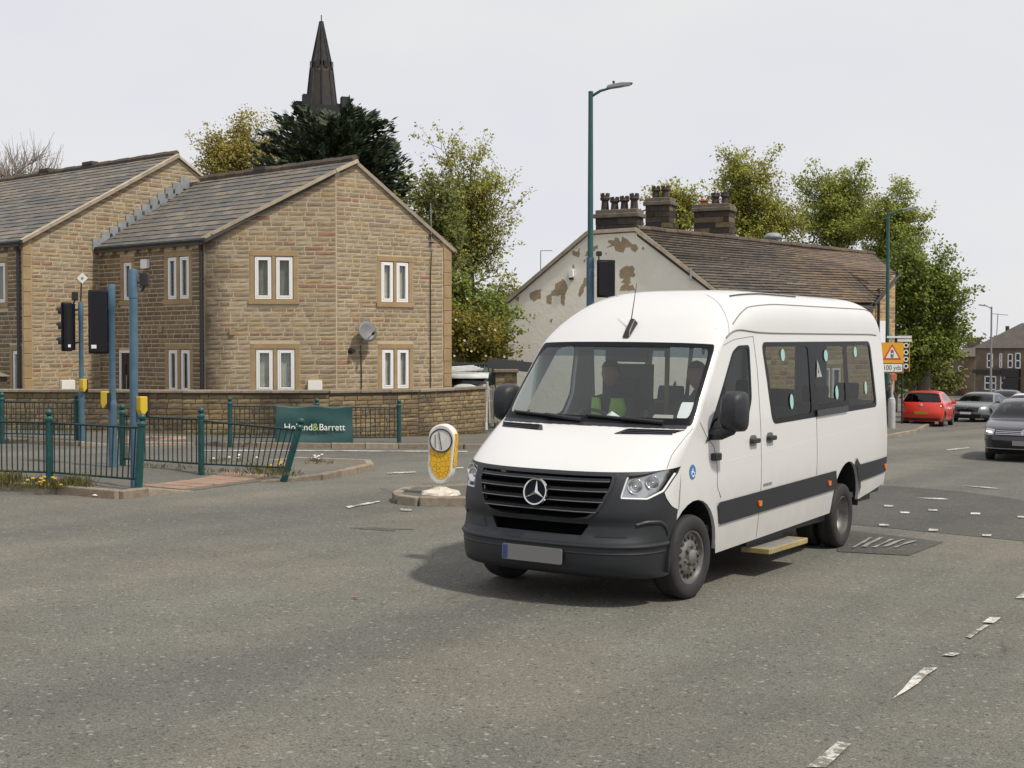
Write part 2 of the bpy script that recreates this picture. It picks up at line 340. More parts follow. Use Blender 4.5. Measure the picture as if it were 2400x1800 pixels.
def sheet(name, poly, lift, mt, parent=None, step=1.0, skirt=.0, holes=()):
    ol = densify(poly, step); hs = [densify(h, step) for h in holes]
    v, f = cdt(ol, hs, step)
    lf = lift if callable(lift) else (lambda x, y: lift)
    vs = [(x, y, g(x, y)+lf(x, y)) for x, y in v]; fs = []
    for t in f:
        a, b, c = [Vector(vs[i]) for i in t]
        fs.append(t if (b-a).cross(c-a).z > 0 else t[::-1])
    if skirt:
        k = len(vs); n = len(ol); vs += [(x, y, g(x, y)+lf(x, y)) for x, y in ol]+[(x, y, g(x, y)-skirt) for x, y in ol]
        fs += [(k+i, k+(i+1) % n, k+n+(i+1) % n, k+n+i) for i in range(n)]
    me = bpy.data.meshes.new(name); me.from_pydata(vs, [], fs); return link(name, me, mt, parent, smooth=False)
def kerb_run(pts, parent, hts=None, wd=.14, top=.125, L=.92, seed=0):
    """kerb stones laid end to end along a polyline; hts = height above road at each point"""
    rr = random.Random(seed); pts = [Vector((p[0], p[1])) for p in pts]; hts = hts or [top]*len(pts)
    for i in range(len(pts)-1):
        a, b = pts[i], pts[i+1]; d = b-a; n = max(1, round(d.length/L)); u = d/d.length; nr = Vector((-u.y, u.x))
        for k in range(n):
            p, q = a+d*(k/n)+u*.006, a+d*((k+1)/n)-u*.006
            h0 = hts[i]+(hts[i+1]-hts[i])*k/n+rr.uniform(-.006, .006); h1 = hts[i]+(hts[i+1]-hts[i])*(k+1)/n+rr.uniform(-.006, .006)
            o0 = rr.uniform(-.012, .012); mb = MB(); vs = []
            for pt, h in ((p, h0), (q, h1)):
                for w_, e in ((-wd/2, 0), (wd/2, 0)):
                    s_ = pt+nr*(w_+o0); vs += [(s_.x, s_.y, g(s_.x, s_.y)-.1), (s_.x, s_.y, g(s_.x, s_.y)+h)]
            mb.add(vs, [(0, 1, 3, 2), (4, 6, 7, 5), (1, 5, 7, 3), (0, 4, 5, 1), (2, 3, 7, 6)])
            o = mb.build('kerb_stone', M['kerb'], parent); bevel(o, .018, 2)
V2 = lambda v: (v.x, v.y)
# pavement corner with railings, near side of the side road
A_ = [V2(gk(*p)) for p in [(-60, 1052), (130, 1066), (258, 1078), (312, 1071), (413, 1061), (560, 1041), (690, 1037)]]
tip = [V2(gk(*p)) for p in [(800, 1015), (794, 1006)]]
B_ = [V2(gk(*p)) for p in [(640, 1001), (534, 1013), (430, 1006), (312, 1000), (150, 1000), (-60, 1001)]]
near_poly = A_+tip+B_
def near_h(x, y):
    q = Vector(((A_[4][0]+A_[5][0])/2, (A_[4][1]+A_[5][1])/2)); d = (Vector((x, y))-q).length
    return .012+.098*min(1, max(0, (d-1.0)/1.3))
near = kinded(sheet('pavement_corner', near_poly, near_h, M['pave'], step=.6, skirt=.1), 'structure')
kerb_run(A_[:5], near, [.12, .12, .12, .115, .012], seed=1)
kerb_run([A_[5], A_[6], tip[0], tip[1]], near, [.012, .10, .12, .12], seed=2)
kerb_run([tip[1]]+B_, near, [.12, .12, .1, .08, .02, .02, .1], seed=3)
# pink blister paving at the dropped kerb
u_ = (Vector(A_[5])-Vector(A_[4])); ul = u_.length; u_ /= ul; n_ = Vector((-u_.y, u_.x))
mb = MB(); tp = []
a0 = Vector(A_[4])+n_*.14
kk = 0
for i in range(int((ul+.9)/.4)):
    for j in range(2):
        p = a0+u_*(i*.4+.01)+n_*(j*.4+.01); q = MB(); sz = .385; vs = []
        for dx, dy in ((0, 0), (sz, 0), (sz, sz), (0, sz)):
            r_ = p+u_*dx+n_*dy; vs.append((r_.x, r_.y, g(r_.x, r_.y)+near_h(r_.x, r_.y)+.012+.003*((i*7+j*3) % 3)))
        q.add(vs+[(a[0], a[1], a[2]-.05) for a in vs], [(0, 1, 2, 3), (0, 4, 5, 1), (1, 5, 6, 2), (2, 6, 7, 3), (3, 7, 4, 0)])
        for bx in range(6):
            for by in range(6):
                r_ = p+u_*(sz*(bx+.5)/6)+n_*(sz*(by+.5)/6); z_ = g(r_.x, r_.y)+near_h(r_.x, r_.y)+.012+.003*((i*7+j*3) % 3)
                e_ = .013; q.add([(r_.x-e_, r_.y-e_, z_), (r_.x+e_, r_.y-e_, z_), (r_.x+e_, r_.y+e_, z_), (r_.x-e_, r_.y+e_, z_), (r_.x, r_.y, z_+.006)], [(0, 1, 4), (1, 2, 4), (2, 3, 4), (3, 0, 4)])
        q.build('tactile_slab', M['tactile'], near)
# far pavement along the house wall
fk = [V2(gk(*p)) for p in [(-120, 955), (60, 959), (170, 964), (262, 963), (420, 961), (470, 964), (640, 968), (860, 969), (1000, 970), (1200, 968)]]
fh = [.11, .11, .11, .02, .02, .11, .12, .12, .12, .12]
far_poly = fk+[(1.2, 46), (1.0, 52), (-30, 52), (-30, 30)]
def far_h(x, y): return float(np.interp(x, [fk[2][0], fk[3][0], fk[4][0], fk[5][0]], [.11, .03, .03, .11])) if y < fk[4][1]+1.0 else .11
farp = kinded(sheet('pavement_by_house', far_poly, far_h, M['pave'], step=1.0, skirt=.1), 'structure')
kerb_run(fk, farp, fh, seed=5)
for (x0, x1, y0, y1) in ((262, 425, 945, 957),):
    a, b = gk(x0, y1, .05), gk(x1, y1, .05); u2 = Vector((b.x-a.x, b.y-a.y)); nn = int(u2.length/.4); u2 /= u2.length; n2 = Vector((-u2.y, u2.x))
    for i in range(nn):
        for j in range(4):
            q = MB(); vs = []
            for dx, dy in ((.005, .005), (.395, .005), (.395, .395), (.005, .395)):
                r_ = Vector((a.x, a.y))+u2*(i*.4+dx)+n2*(j*.4+dy); vs.append((r_.x, r_.y, g(r_.x, r_.y)+max(far_h(r_.x, r_.y), far_h(r_.x, r_.y+.3))+.012))
            q.add(vs+[(p[0], p[1], p[2]-.06) for p in vs], [(0, 1, 2, 3), (0, 4, 5, 1), (1, 5, 6, 2), (2, 6, 7, 3), (3, 7, 4, 0)]); q.build('tactile_slab', M['tactile'], farp)
# far pavement on the right, in front of the white house towards the tree
rp_ = [(5.2, 33.5), (8.5, 36.5), (12.2, 42), (15.0, 48.0), (17.6, 55), (22, 66), (30, 84), (46, 120), (60, 150)]
rp_ = [fk[-1]]+rp_; right_poly = rp_+[(40, 150), (20, 90), (8, 60), (1.0, 52), (1.2, 46)]
rightp = kinded(sheet('pavement_by_white_house', right_poly, .11, M['pave'], step=2.0, skirt=.1), 'structure')
kerb_run(rp_[:7], rightp, seed=7)
# fresh dark asphalt and reinstatement patch
sp = lambda x, y: V2(G(1850+x/2.213, 1050+y/2.213))
dark_poly = [V2(gk(*p)) for p in [(1700, 1120), (1890, 1138), (2030, 1152), (2240, 1172), (2240, 1085), (2080, 1062), (1930, 1050), (1700, 1060)]]
kinded(sheet('road_resurfaced_strip', dark_poly, .004, M['patch'], step=.7), 'structure')
pp = [sp(*p) for p in [(250, 480), (330, 430), (800, 490), (620, 560), (250, 540)]]
kinded(sheet('road_trench_patch', pp, .007, M['patch'], step=.5), 'structure')
pp = [(gk(820, 1143).x+math.cos(a)*(.30+.13*math.sin(a*5+1)), gk(820, 1143).y+math.sin(a)*(.13+.06*math.sin(a*4))) for a in np.linspace(0, 6.1, 22)]
kinded(sheet('road_pothole', pp, .004, mat('broken_tar', (.085, .076, .062), .95, var=.5, vscale=9, bump=.8, bscale=40), step=.3), 'structure')
# road markings
mk = kinded(bpy.data.objects.new('road_markings', None), 'structure'); COL.objects.link(mk)
def marking(pts, src='k', lift=.012, mt=None):
    poly = [V2(gk(*p)) if src == 'k' else (V2(G(*p)) if src == 'g' else sp(*p)) for p in pts]
    ol = densify(poly, .25); rr = random.Random(len(mk.children))
    ol = [(x+rr.uniform(-.012, .012), y+rr.uniform(-.012, .012)) for x, y in ol]
    v, f = cdt(ol, [], .3); vs = [(x, y, g(x, y)+lift) for x, y in v]; fs = []
    for t in f:
        a, b, c = [Vector(vs[i]) for i in t]; fs.append(t if (b-a).cross(c-a).z > 0 else t[::-1])
    m_ = bpy.data.meshes.new('road_marking'); m_.from_pydata(vs, [], fs); link('road_marking', m_, mt or M['white_line'], mk)
for q in [[(745, 1096), (818, 1083), (823, 1085), (752, 1099)], [(865, 1101), (889, 1101), (889, 1105), (866, 1105)], [(835, 1022), (897, 1019.5), (899, 1022), (838, 1025)],
          [(985, 1011), (1000, 1010), (1001, 1012.5), (985, 1013.5)], [(440, 973), (640, 973.5), (1010, 975), (1010, 977), (640, 975.5), (440, 975)]]: marking(q)
for q in [[(85, 1670), (250, 1535), (330, 1545), (180, 1670)], [(530, 1312), (700, 1150), (775, 1148), (600, 1275)], [(915, 985), (945, 960), (1010, 925), (1045, 925), (985, 965), (945, 992)],
          [(1010, 912), (1045, 885), (1105, 885), (1050, 915)], [(790, 1082), (850, 1068), (892, 1074), (840, 1086)], [(1170, 785), (1225, 742), (1260, 745), (1225, 785)],
          [(810, 10), (925, -2), (935, 2), (830, 14)], [(890, 197), (1030, 205), (1105, 215), (1040, 213)], [(665, 262), (790, 263), (835, 270), (780, 270)]]: marking(q, 's')
for x, y in [(515, 305), (740, 326), (967, 345), (1205, 362), (492, 404), (748, 430), (1022, 458), (600, 340), (1240, 490)]:
    w_, h_ = 20+y*.012, 3+y*.006; marking([(x-w_, y-h_), (x+w_, y-h_*.6), (x+w_, y+h_), (x-w_, y+h_*.8)], 's', .016)
for i in range(6):                                      # worn grey bars next to the trench patch
    M['bar_grey'] = M.get('bar_grey') or mat('bar_grey', (.26, .25, .225), .85, var=.35, vscale=10)
    x = 345+i*52; y = 524 - (i % 2)*4
    if i < 5: marking([(x-28+i*2, y), (x+70+i*4, y-52+i*4), (x+90+i*4, y-52+i*4), (x-6+i*2, y)], 's', .02, M['bar_grey'])

# ================================================================ masonry and slates
def unit_stone(seed, proud):
    rr = random.Random(seed); vs = []; nx, nz = 4, 3
    for j in range(nz):
        for i in range(nx):
            edge = i in (0, nx-1) or j in (0, nz-1)
            x, z = i/(nx-1), j/(nz-1)
            if not edge: x += rr.uniform(-.06, .06); z += rr.uniform(-.1, .1)
            if edge: x += rr.uniform(-.006, .006); z += rr.uniform(-.03, .03)
            vs.append((x, -(rr.uniform(.18, .35) if edge else rr.uniform(.45, 1.0))*proud, z))
    fs = [(j*nx+i, j*nx+i+1, (j+1)*nx+i+1, (j+1)*nx+i) for j in range(nz-1) for i in range(nx-1)]
    rim = [0, 1, 2, 3, 7, 11, 10, 9, 8, 4]; k = len(vs)
    vs += [(vs[i][0], .03, vs[i][2]) for i in rim]; n = len(rim)
    fs += [(rim[(i+1) % n], rim[i], k+i, k+(i+1) % n) for i in range(n)]
    return vs, fs
class Pieces:
    """pieces of one kind under one parent: the largest as objects that share meshes, the rest joined"""
    def __init__(s, variants, name, mt, parent, budget=300): s.var = variants; s.name = name; s.mt = mt; s.parent = parent; s.it = []; s.budget = budget; s.odd = []
    def put(s, Mx, size, k): s.it.append((size, k, Mx))
    def raw(s, vs, fs): s.odd.append((vs, fs))
    def finish(s):
        mes = []
        for i, (v, f) in enumerate(s.var):
            me = bpy.data.meshes.new(s.name); me.from_pydata(v, [], f); me.materials.append(s.mt); mes.append(me)
        s.it.sort(key=lambda a: -a[0]); inv = world_of(s.parent).inverted()
        for size, k, Mx in s.it[:s.budget]:
            o = bpy.data.objects.new(s.name, mes[k]); COL.objects.link(o); o.parent = s.parent; o.matrix_parent_inverse = inv; o.matrix_basis = Mx
        V, F = [], []
        for size, k, Mx in s.it[s.budget:]:
            b = len(V); v, f = s.var[k]; V += [tuple(Mx @ Vector(p)) for p in v]; F += [tuple(i+b for i in q) for q in f]
        for v, f in s.odd:
            b = len(V); V += [tuple(p) for p in v]; F += [tuple(i+b for i in q) for q in f]
        if F:
            me = bpy.data.meshes.new(s.name+'_courses'); me.from_pydata(V, [], F); o = link(s.name+'_courses', me, s.mt, s.parent); o['kind'] = 'stuff'
STONES = [unit_stone(i, .018) for i in range(14)]
def spans(poly, z):
    xs = []
    for i in range(len(poly)):
        (x0, z0), (x1, z1) = poly[i-1], poly[i]
        if (z0 > z) != (z1 > z): xs.append(x0+(x1-x0)*(z-z0)/(z1-z0))
    xs.sort(); return [(xs[i], xs[i+1]) for i in range(0, len(xs)-1, 2)]
def masonry(pc, O, S, Nn, poly, holes=(), course=(.11, .14), length=(.26, .52), gap=.022, seed=0, ztop=None):
    """O base point (z=0 plane), S unit direction along the wall, Nn outward normal, poly in (s, world z)"""
    rr = random.Random(seed); S, Nn = Vector(S), Vector(Nn); O = Vector((O[0], O[1], 0))
    z0 = min(p[1] for p in poly); zt = max(p[1] for p in poly); z = z0
    while z < zt-.04:
        h = min(rr.uniform(*course), zt-z); a, b = spans(poly, z+.004), spans(poly, z+h-.004)
        for q in range(min(len(a), len(b))) if len(a) == len(b) else []:
            segs = [[a[q][0], a[q][1], b[q][0], b[q][1]]]           # bottom-left, bottom-right, top-left, top-right
            for (h0, h1, c0, c1) in holes:
                if c1 <= z+.01 or c0 >= z+h-.01: continue
                ns = []
                for (l0, r0, l1, r1) in segs:
                    if h1 <= min(l0, l1) or h0 >= max(r0, r1): ns.append([l0, r0, l1, r1]); continue
                    if h0 > max(l0, l1)+.03: ns.append([l0, h0, l1, h0])
                    if h1 < min(r0, r1)-.03: ns.append([h1, r0, h1, r1])
                segs = ns
            for (l0, r0, l1, r1) in segs:
                lo, hi = max(l0, l1), min(r0, r1); cur = lo; cuts = [lo]
                while hi-cur > length[1]*1.15:
                    cur += rr.uniform(*length)*(1 if rr.random() < .8 else .55); cuts.append(cur)
                if len(cuts) > 1 and hi-cuts[-1] < .1: cuts.pop()
                cuts.append(hi); n = len(cuts)-1
                for k in range(n):
                    x0, x1 = cuts[k]+gap/2, cuts[k+1]-gap/2
                    bl, tl = (l0+gap/2, l1+gap/2) if k == 0 else (x0, x0); br, tr = (r0-gap/2, r1-gap/2) if k == n-1 else (x1, x1)
                    v = rr.randrange(len(STONES))
                    if max(abs(bl-tl), abs(br-tr)) > .012 or x1-x0 < .03:
                        pts = []
                        for (x, y, zz) in STONES[v][0]:
                            x = min(1, max(0, x)); xx = (bl+(br-bl)*x)*(1-zz)+(tl+(tr-tl)*x)*zz; pts.append(O+S*xx-Nn*y+Vector((0, 0, z+gap/2+(h-gap)*zz)))
                        pc.raw(pts, STONES[v][1]); continue
                    c = O+S*x0+Vector((0, 0, z+gap/2))
                    Mx = Matrix(((S.x*(x1-x0), -Nn.x, 0, c.x), (S.y*(x1-x0), -Nn.y, 0, c.y), (0, 0, h-gap, c.z), (0, 0, 0, 1)))
                    pc.put(Mx, (x1-x0)*h, v)
        z += h
def slab_var(seed, th=.016):
    rr = random.Random(seed); d = [rr.uniform(-.035, .035) for _ in range(4)]
    lo = [(0, d[0], th), (.5, d[1], th*1.2), (1, d[2], th)]; hi = [(0, 1, .002), (.5, 1, .002), (1, 1, .002)]
    v = lo+hi+[(0, d[0], -.006), (.5, d[1], -.006), (1, d[2], -.006)]
    return v, [(0, 1, 4, 3), (1, 2, 5, 4), (6, 7, 1, 0), (7, 8, 2, 1), (6, 0, 3), (8, 5, 2)]
SLABS = [slab_var(40+i, .026) for i in range(8)]; THICK = [slab_var(60+i, .045) for i in range(8)]
def slates(pc, Lf, Rf, rows, width=(.26, .42), lap=1.25, seed=0, sag=0.0):
    """rows of slates between a left and a right boundary curve Lf(t), Rf(t), t 0 = eaves .. 1 = ridge"""
    rr = random.Random(seed)
    for r in range(rows):
        t0, t1 = r/rows, min(1.0, (r+lap)/rows); a, b, a1, b1 = Lf(t0), Rf(t0), Lf(t1), Rf(t1); U = b-a; Ln = U.length; U = U/Ln
        V_ = ((a1+b1)/2-(a+b)/2); V_ = V_-U*V_.dot(U); vl = V_.length; V_ = V_/vl; Nn = U.cross(V_)
        if Nn.z < 0: Nn = -Nn
        x = -rr.uniform(0, width[0])
        while x < Ln:
            wd = rr.uniform(*width); x0, x1 = max(0, x), min(Ln, x+wd-.006); x += wd
            if x1-x0 < .05: continue
            f = (x0+x1)/2/Ln; c = a+U*x0+Nn*(.012+rr.uniform(0, .006)-sag*math.sin(math.pi*f)*(.5+.5*math.sin(9*t0+f*7)))
            k = rr.randrange(len(SLABS)); e = rr.uniform(-.004, .004)
            Mx = Matrix(((U.x*(x1-x0), V_.x*vl, Nn.x, c.x), (U.y*(x1-x0), V_.y*vl, Nn.y, c.y), (U.z*(x1-x0)+e, V_.z*vl, Nn.z, c.z), (0, 0, 0, 1)))
            pc.put(Mx, (x1-x0)*vl, k)
sand = [(.35, .275, .175), (.41, .315, .195), (.33, .25, .155), (.44, .35, .23), (.36, .265, .155), (.30, .23, .155), (.39, .30, .195), (.42, .295, .155), (.38, .29, .185), (.35, .275, .185), (.40, .30, .18), (.34, .26, .17), (.43, .34, .22), (.37, .275, .165), (.31, .235, .15), (.39, .31, .205), (.36, .27, .17), (.35, .205, .135)]
sand = [(c[0]*.80, c[1]*.82, c[2]*.85) for c in sand]
M['stone'] = pieces_mat('sandstone', sand, soot=(.12, .09, .06), sscale=.45, sootpos=(.60, .82), bump=.3)
M['stone_gable'] = pieces_mat('sandstone_gable', sand, soot=(.12, .09, .06), sscale=.45, sootpos=(.60, .82), bump=.3, streak=((-8.13, 34.22, 0), (.988, .156, 0), .75))
M['stone_front'] = pieces_mat('sandstone_darkened', [(c[0]*.66, c[1]*.64, c[2]*.62) for c in sand], soot=(.08, .06, .045), sscale=.8, sootpos=(.5, .8))  # sunlit gable stone scaled darker: shade of the house fronts put into the colour
M['stone_garden'] = pieces_mat('garden_wall_stone', [(.25, .19, .105), (.22, .168, .098), (.29, .225, .125), (.19, .145, .09), (.15, .117, .078), (.245, .18, .093)], soot=(.055, .045, .035), sscale=.5, sootpos=(.40, .60))
M['mortar_gable'] = pieces_mat('mortar_gable', [(.50, .42, .30), (.49, .41, .295)], grain=.18, gscale=2, streak=((-8.13, 34.22, 0), (.988, .156, 0), .75))
M['slate'] = pieces_mat('stone_slate', [(.145, .133, .117), (.16, .143, .12), (.13, .125, .117), (.195, .168, .135), (.14, .132, .122), (.175, .152, .126), (.12, .118, .115), (.155, .142, .126), (.135, .13, .122), (.205, .178, .148)], rough=.8, grain=.3, soot=(.085, .085, .083), sscale=.7, sootpos=(.5, .75))
M['slate_old'] = pieces_mat('old_stone_slate', [(.125, .096, .072), (.145, .108, .078), (.108, .086, .068), (.16, .118, .082), (.098, .08, .066), (.175, .128, .086)], rough=.9, grain=.3)
M['slate_black'] = pieces_mat('sooty_stone_slate', [(.095, .082, .07), (.11, .094, .077), (.085, .074, .066), (.125, .10, .078), (.075, .068, .062)], rough=.9, grain=.35)
M['ridge'] = pieces_mat('ridge_tile', [(.11, .085, .065), (.13, .10, .075), (.09, .075, .06)], rough=.9)
M['coping'] = mat('verge_coping', (.40, .34, .255), .9, var=.25, vscale=3, bump=.3)
M['curtain'] = mat('net_curtain', (.72, .70, .64), .95, var=.12, vscale=8)
M['curtain_dark'] = mat('blind_dark', (.34, .32, .27), .95, var=.2, vscale=6)
M['pane'] = glass('house_pane', (.85, .87, .86), refl=.8)
M['door_black'] = mat('door_black', (.015, .016, .02), .3)
M['interior'] = mat('room_dark', (.06, .055, .05), .9)

class Wall:
    """a vertical wall face: plan start A, end B; s runs from A to B, outward normal to the right of travel"""
    def __init__(s, A, B):
        s.A = Vector((A[0], A[1], 0)); s.B = Vector((B[0], B[1], 0)); d = s.B-s.A; s.L = d.length; s.S = d/s.L; s.N = Vector((s.S.y, -s.S.x, 0))
    def at(s, u, z, out=0.0): return s.A+s.S*u+s.N*out+Vector((0, 0, z))
    def hit(s, px, py):
        r = sight(px, py); t = s.A.dot(s.N)/r.dot(s.N); p = r*t; return ((p-s.A).dot(s.S), EYE+p.z)
    def rot(s): return Matrix(((s.S.x, -s.N.x, 0), (s.S.y, -s.N.y, 0), (0, 0, 1)))
def backing(wl, poly, holes, parent, mt, name='wall_core', thick=.18, out=.0015):
    hs = [[(a, c), (b, c), (b, d), (a, d)] for a, b, c, d in holes]
    v, f = cdt(poly, hs); vs = [wl.at(u, z, out) for u, z in v]; fs = []
    for t in f:
        a, b, c = [vs[i] for i in t]; fs.append(t if (b-a).cross(c-a).dot(wl.N) > 0 else t[::-1])
    me = bpy.data.meshes.new(name); me.from_pydata([tuple(p) for p in vs], [], fs); o = link(name, me, mt, parent); solid(o, thick); return o
def window_pair(wl, parent, lights, z0, z1, cur, mt=None, jamb=.13, sill=True, head=.15):
    """stone surround with one or two lights; lights = [(s0,s1)...]; returns the hole"""
    s0, s1 = lights[0][0]-jamb, lights[-1][1]+jamb; mt = mt or M['lintel']; sr = MB(); Rm = wl.rot()
    def bx(a, b, c, d, o0, o1): sr.box(wl.at((a+b)/2, (c+d)/2, (o0+o1)/2), (b-a, o1-o0, d-c), Rm)
    bx(s0, s1, z1, z1+head, -.12, .016)
    for a, b in [(s0, lights[0][0])]+[(lights[i][1], lights[i+1][0]) for i in range(len(lights)-1)]+[(lights[-1][1], s1)]: bx(a, b, z0+.001, z1-.001, -.12, .014)
    if sill: bx(s0-.03, s1+.03, z0-.13, z0, -.12, .05)
    bevel(sr.build('window_surround', mt, parent), .012, 2)
    for a, b in lights:
        fr = MB(); fw = .055
        for (x0, x1, y0, y1) in ((a+.012, b-.012, z0+.012, z0+.012+fw), (a+.012, b-.012, z1-.012-fw, z1-.012), (a+.012, a+.012+fw, z0+.012+fw, z1-.012-fw), (b-.012-fw, b-.012, z0+.012+fw, z1-.012-fw)):
            fr.box(wl.at((x0+x1)/2, (y0+y1)/2, -.035), (x1-x0, .06, y1-y0), Rm)
        i0, i1, j0, j1 = a+.012+fw, b-.012-fw, z0+.012+fw, z1-.012-fw
        for (x0, x1, y0, y1) in ((i0, i1, j0, j0+.042), (i0, i1, j1-.042, j1), (i0, i0+.042, j0+.042, j1-.042), (i1-.042, i1, j0+.042, j1-.042)):
            fr.box(wl.at((x0+x1)/2, (y0+y1)/2, -.028), (x1-x0, .06, y1-y0), Rm)
        f_ = bevel(fr.build('window', M['upvc'], parent), .008, 2)
        pn = MB(); pn.box(wl.at((a+b)/2, (z0+z1)/2, -.05), (b-a-.16, .006, z1-z0-.16), Rm); pn.build('pane', M['pane'], f_)
        cu = MB(); nf = 16; q = []                                # hanging folds
        for i in range(nf+1):
            u = a+.05+(b-a-.1)*i/nf; q.append((u, -.13+.016*math.sin(i*2.4+a*9)))
        cu.add([wl.at(u, z, o) for u, o in q for z in (z0+.02, z1-.02)], [(2*i, 2*i+2, 2*i+3, 2*i+1) for i in range(nf)])
        cu.build('curtain', M[cur], f_, smooth=True)
    bk = MB(); bk.box(wl.at((s0+s1)/2, (z0+z1)/2, -.3), (s1-s0, .02, z1-z0+.2), Rm); bk.build('room_back', M['interior'], parent)
    return (s0-.0, s1+.0, z0-(.13 if sill else 0), z1+head)

UV = Vector((-.777, .629, 0)); NV = Vector((.629, .777, 0))
LB, BB, RB = (-8.13, 34.22), (-4.72, 34.76), (-1.74, 37.0)
APX = Vector((-4.23, 35.13, 6.97)); EZ = 4.82
IC = (-11.90, 37.27)
RIDGE_B = Vector((-9.39, 39.3, 6.97)); ZG = -.42
# ---------------------------------------------------------------- stone house with the splayed gable
hb = thing('stone_house', 'sandstone house with splayed gable end, satellite dish and four pairs of white windows', 'house', (LB[0], LB[1], ZG))
wG1, wG2, wF = Wall(LB, BB), Wall(BB, RB), Wall(IC, LB)
ZB = 6.62
def win(wl, x0, x1, x2, x3, yt, yb): # 2212-scale pixel columns of the two lights, measured rows
    q = lambda x, y: wl.hit(x*K, y*K)
    return [(q(x0, yt)[0], q(x1, yt)[0]), (q(x2, yt)[0], q(x3, yt)[0])], q(x0, yb)[1], q(x0, yt)[1]
holes1, holes2, holesF = [], [], []
l, z0, z1 = win(wG1, 549, 587, 595, 633, 553, 647); holes1.append(window_pair(wG1, hb, l, z0, z1, 'curtain_dark'))
l, z0, z1 = win(wG1, 552, 590, 598, 637, 754, 846); holes1.append(window_pair(wG1, hb, l, z0, z1, 'curtain'))
l, z0, z1 = win(wG2, 823, 850, 856, 883, 564, 653); holes2.append(window_pair(wG2, hb, l, z0, z1, 'curtain'))
l, z0, z1 = win(wG2, 825, 851, 858, 884, 754, 841); holes2.append(window_pair(wG2, hb, l, z0, z1, 'curtain'))
l, z0, z1 = win(wF, 361, 381, 387, 408, 556, 648); holesF.append(window_pair(wF, hb, l, z0, z1, 'curtain_dark'))
l, z0, z1 = win(wF, 363, 383, 390, 410, 755, 846); holesF.append(window_pair(wF, hb, l, z0, z1, 'curtain_dark'))
q = lambda x, y: wF.hit(x*K, y*K)
s0, zt = q(266, 567); s1, _ = q(284, 567); _, zb = q(266, 650); holesF.append(window_pair(wF, hb, [(s0, s1)], zb, zt, 'curtain_dark'))
# front door
s0, zt = q(258, 757); s1, _ = q(291, 757); dr = MB(); Rm = wF.rot()
dr.box(wF.at((s0+s1)/2, (zt+ZG)/2, -.06), (s1-s0-.14, .06, zt-ZG-.08), Rm)
for k in (0, 1): dr.box(wF.at((s0+s1)/2-.14+.28*k, (zt+ZG)/2+.1, -.02), (.1, .02, 1.3), Rm)
d_ = dr.build('door', M['door_black'], hb); fr = MB()
for (a, b, c, d) in ((s0, s0+.07, ZG, zt), (s1-.07, s1, ZG, zt), (s0+.07, s1-.07, zt-.07, zt)): fr.box(wF.at((a+b)/2, (c+d)/2, -.03), (b-a, .08, d-c), Rm)
fr.build('door_frame', M['upvc'], d_)
MB().box(wF.at((s0+s1)/2-.02, (zt+ZG)/2, .0), (.02, .03, .9), Rm).build('handle', M['chrome'], d_)
holesF.append((s0, s1, ZG-.2, zt))
p1 = [(0, ZG), (wG1.L, ZG), (wG1.L, ZB), (0, EZ)]; ap_s = (APX-wG2.A).dot(wG2.S)
p2 = [(0, ZG), (wG2.L, ZG), (wG2.L, EZ-.05), (ap_s, APX.z-.04), (0, ZB)]
pF = [(0, ZG), (wF.L, ZG), (wF.L, EZ), (0, EZ)]
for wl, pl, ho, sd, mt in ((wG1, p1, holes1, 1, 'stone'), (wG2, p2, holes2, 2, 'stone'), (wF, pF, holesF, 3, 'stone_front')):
    backing(wl, pl, ho, hb, M['mortar_gable'] if wl is wG1 else M['mortar'])
qz = .33
pcs = Pieces(STONES, 'stone', M['stone_gable'], hb, 300)
masonry(pcs, wG1.A, wG1.S, wG1.N, [(.02, ZG+.9), (wG1.L-.004, ZG+.9), (wG1.L-.004, ZB-.05), (.02, EZ-.05)], holes1, seed=4)
masonry(pcs, wG2.A, wG2.S, wG2.N, [(.004, ZG+.9), (wG2.L-.29, ZG+.9), (wG2.L-.29, EZ+.12), (wG2.L-.29, EZ+.15), (ap_s, APX.z-.09), (.004, ZB-.06)], holes2, length=(.24, .5), seed=5)
pcs.finish()
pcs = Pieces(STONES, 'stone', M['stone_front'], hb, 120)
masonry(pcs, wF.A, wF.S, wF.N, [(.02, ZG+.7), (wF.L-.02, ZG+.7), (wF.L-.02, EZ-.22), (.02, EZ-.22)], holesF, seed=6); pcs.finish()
zz = ZG+.9; k = 0
while zz < EZ-.1:                                                  # dressed corner stones at the right-hand corner
    h = .36; ln = .28 if k % 2 else .27
    bevel(MB().box(wG2.at(wG2.L-ln/2, zz+h/2, .012), (ln-.01, .05, h-.012), wG2.rot()).build('quoin', M['lintel'], hb), .008, 1); zz += h; k += 1
# roofs
def lerp3(a, b, t): return a+(b-a)*t
def poly3(pts):
    ts = [p[0] for p in pts]
    return lambda t: Vector([float(np.interp(t, ts, [p[1][i] for p in pts])) for i in range(3)])
e0 = Vector((LB[0], LB[1], EZ))-NV*.16+Vector((0, 0, -.06))-UV*.08; eI = Vector((IC[0], IC[1], EZ))-NV*.16+Vector((0, 0, -.06)); vb = Vector((BB[0], BB[1], ZB+.05))-UV*.05; ap = APX+Vector((0, 0, .04))-UV*.05
Rv = poly3([(0, e0), ((ZB-EZ)/(APX.z-EZ), vb), (1, ap)]); Lv = poly3([(0, eI), (1, RIDGE_B+Vector((0, 0, .04)))])
def roof_deck(pts, parent, name='roof', mt=None):
    mb = MB(); n = len(pts); mb.add(pts+[p-Vector((0, 0, .1)) for p in pts], [tuple(range(n)), tuple(range(2*n-1, n-1, -1))]+[(i, (i+1) % n, (i+1) % n+n, i+n) for i in range(n)]); return mb.build(name, mt or M['slate_deck'], parent)
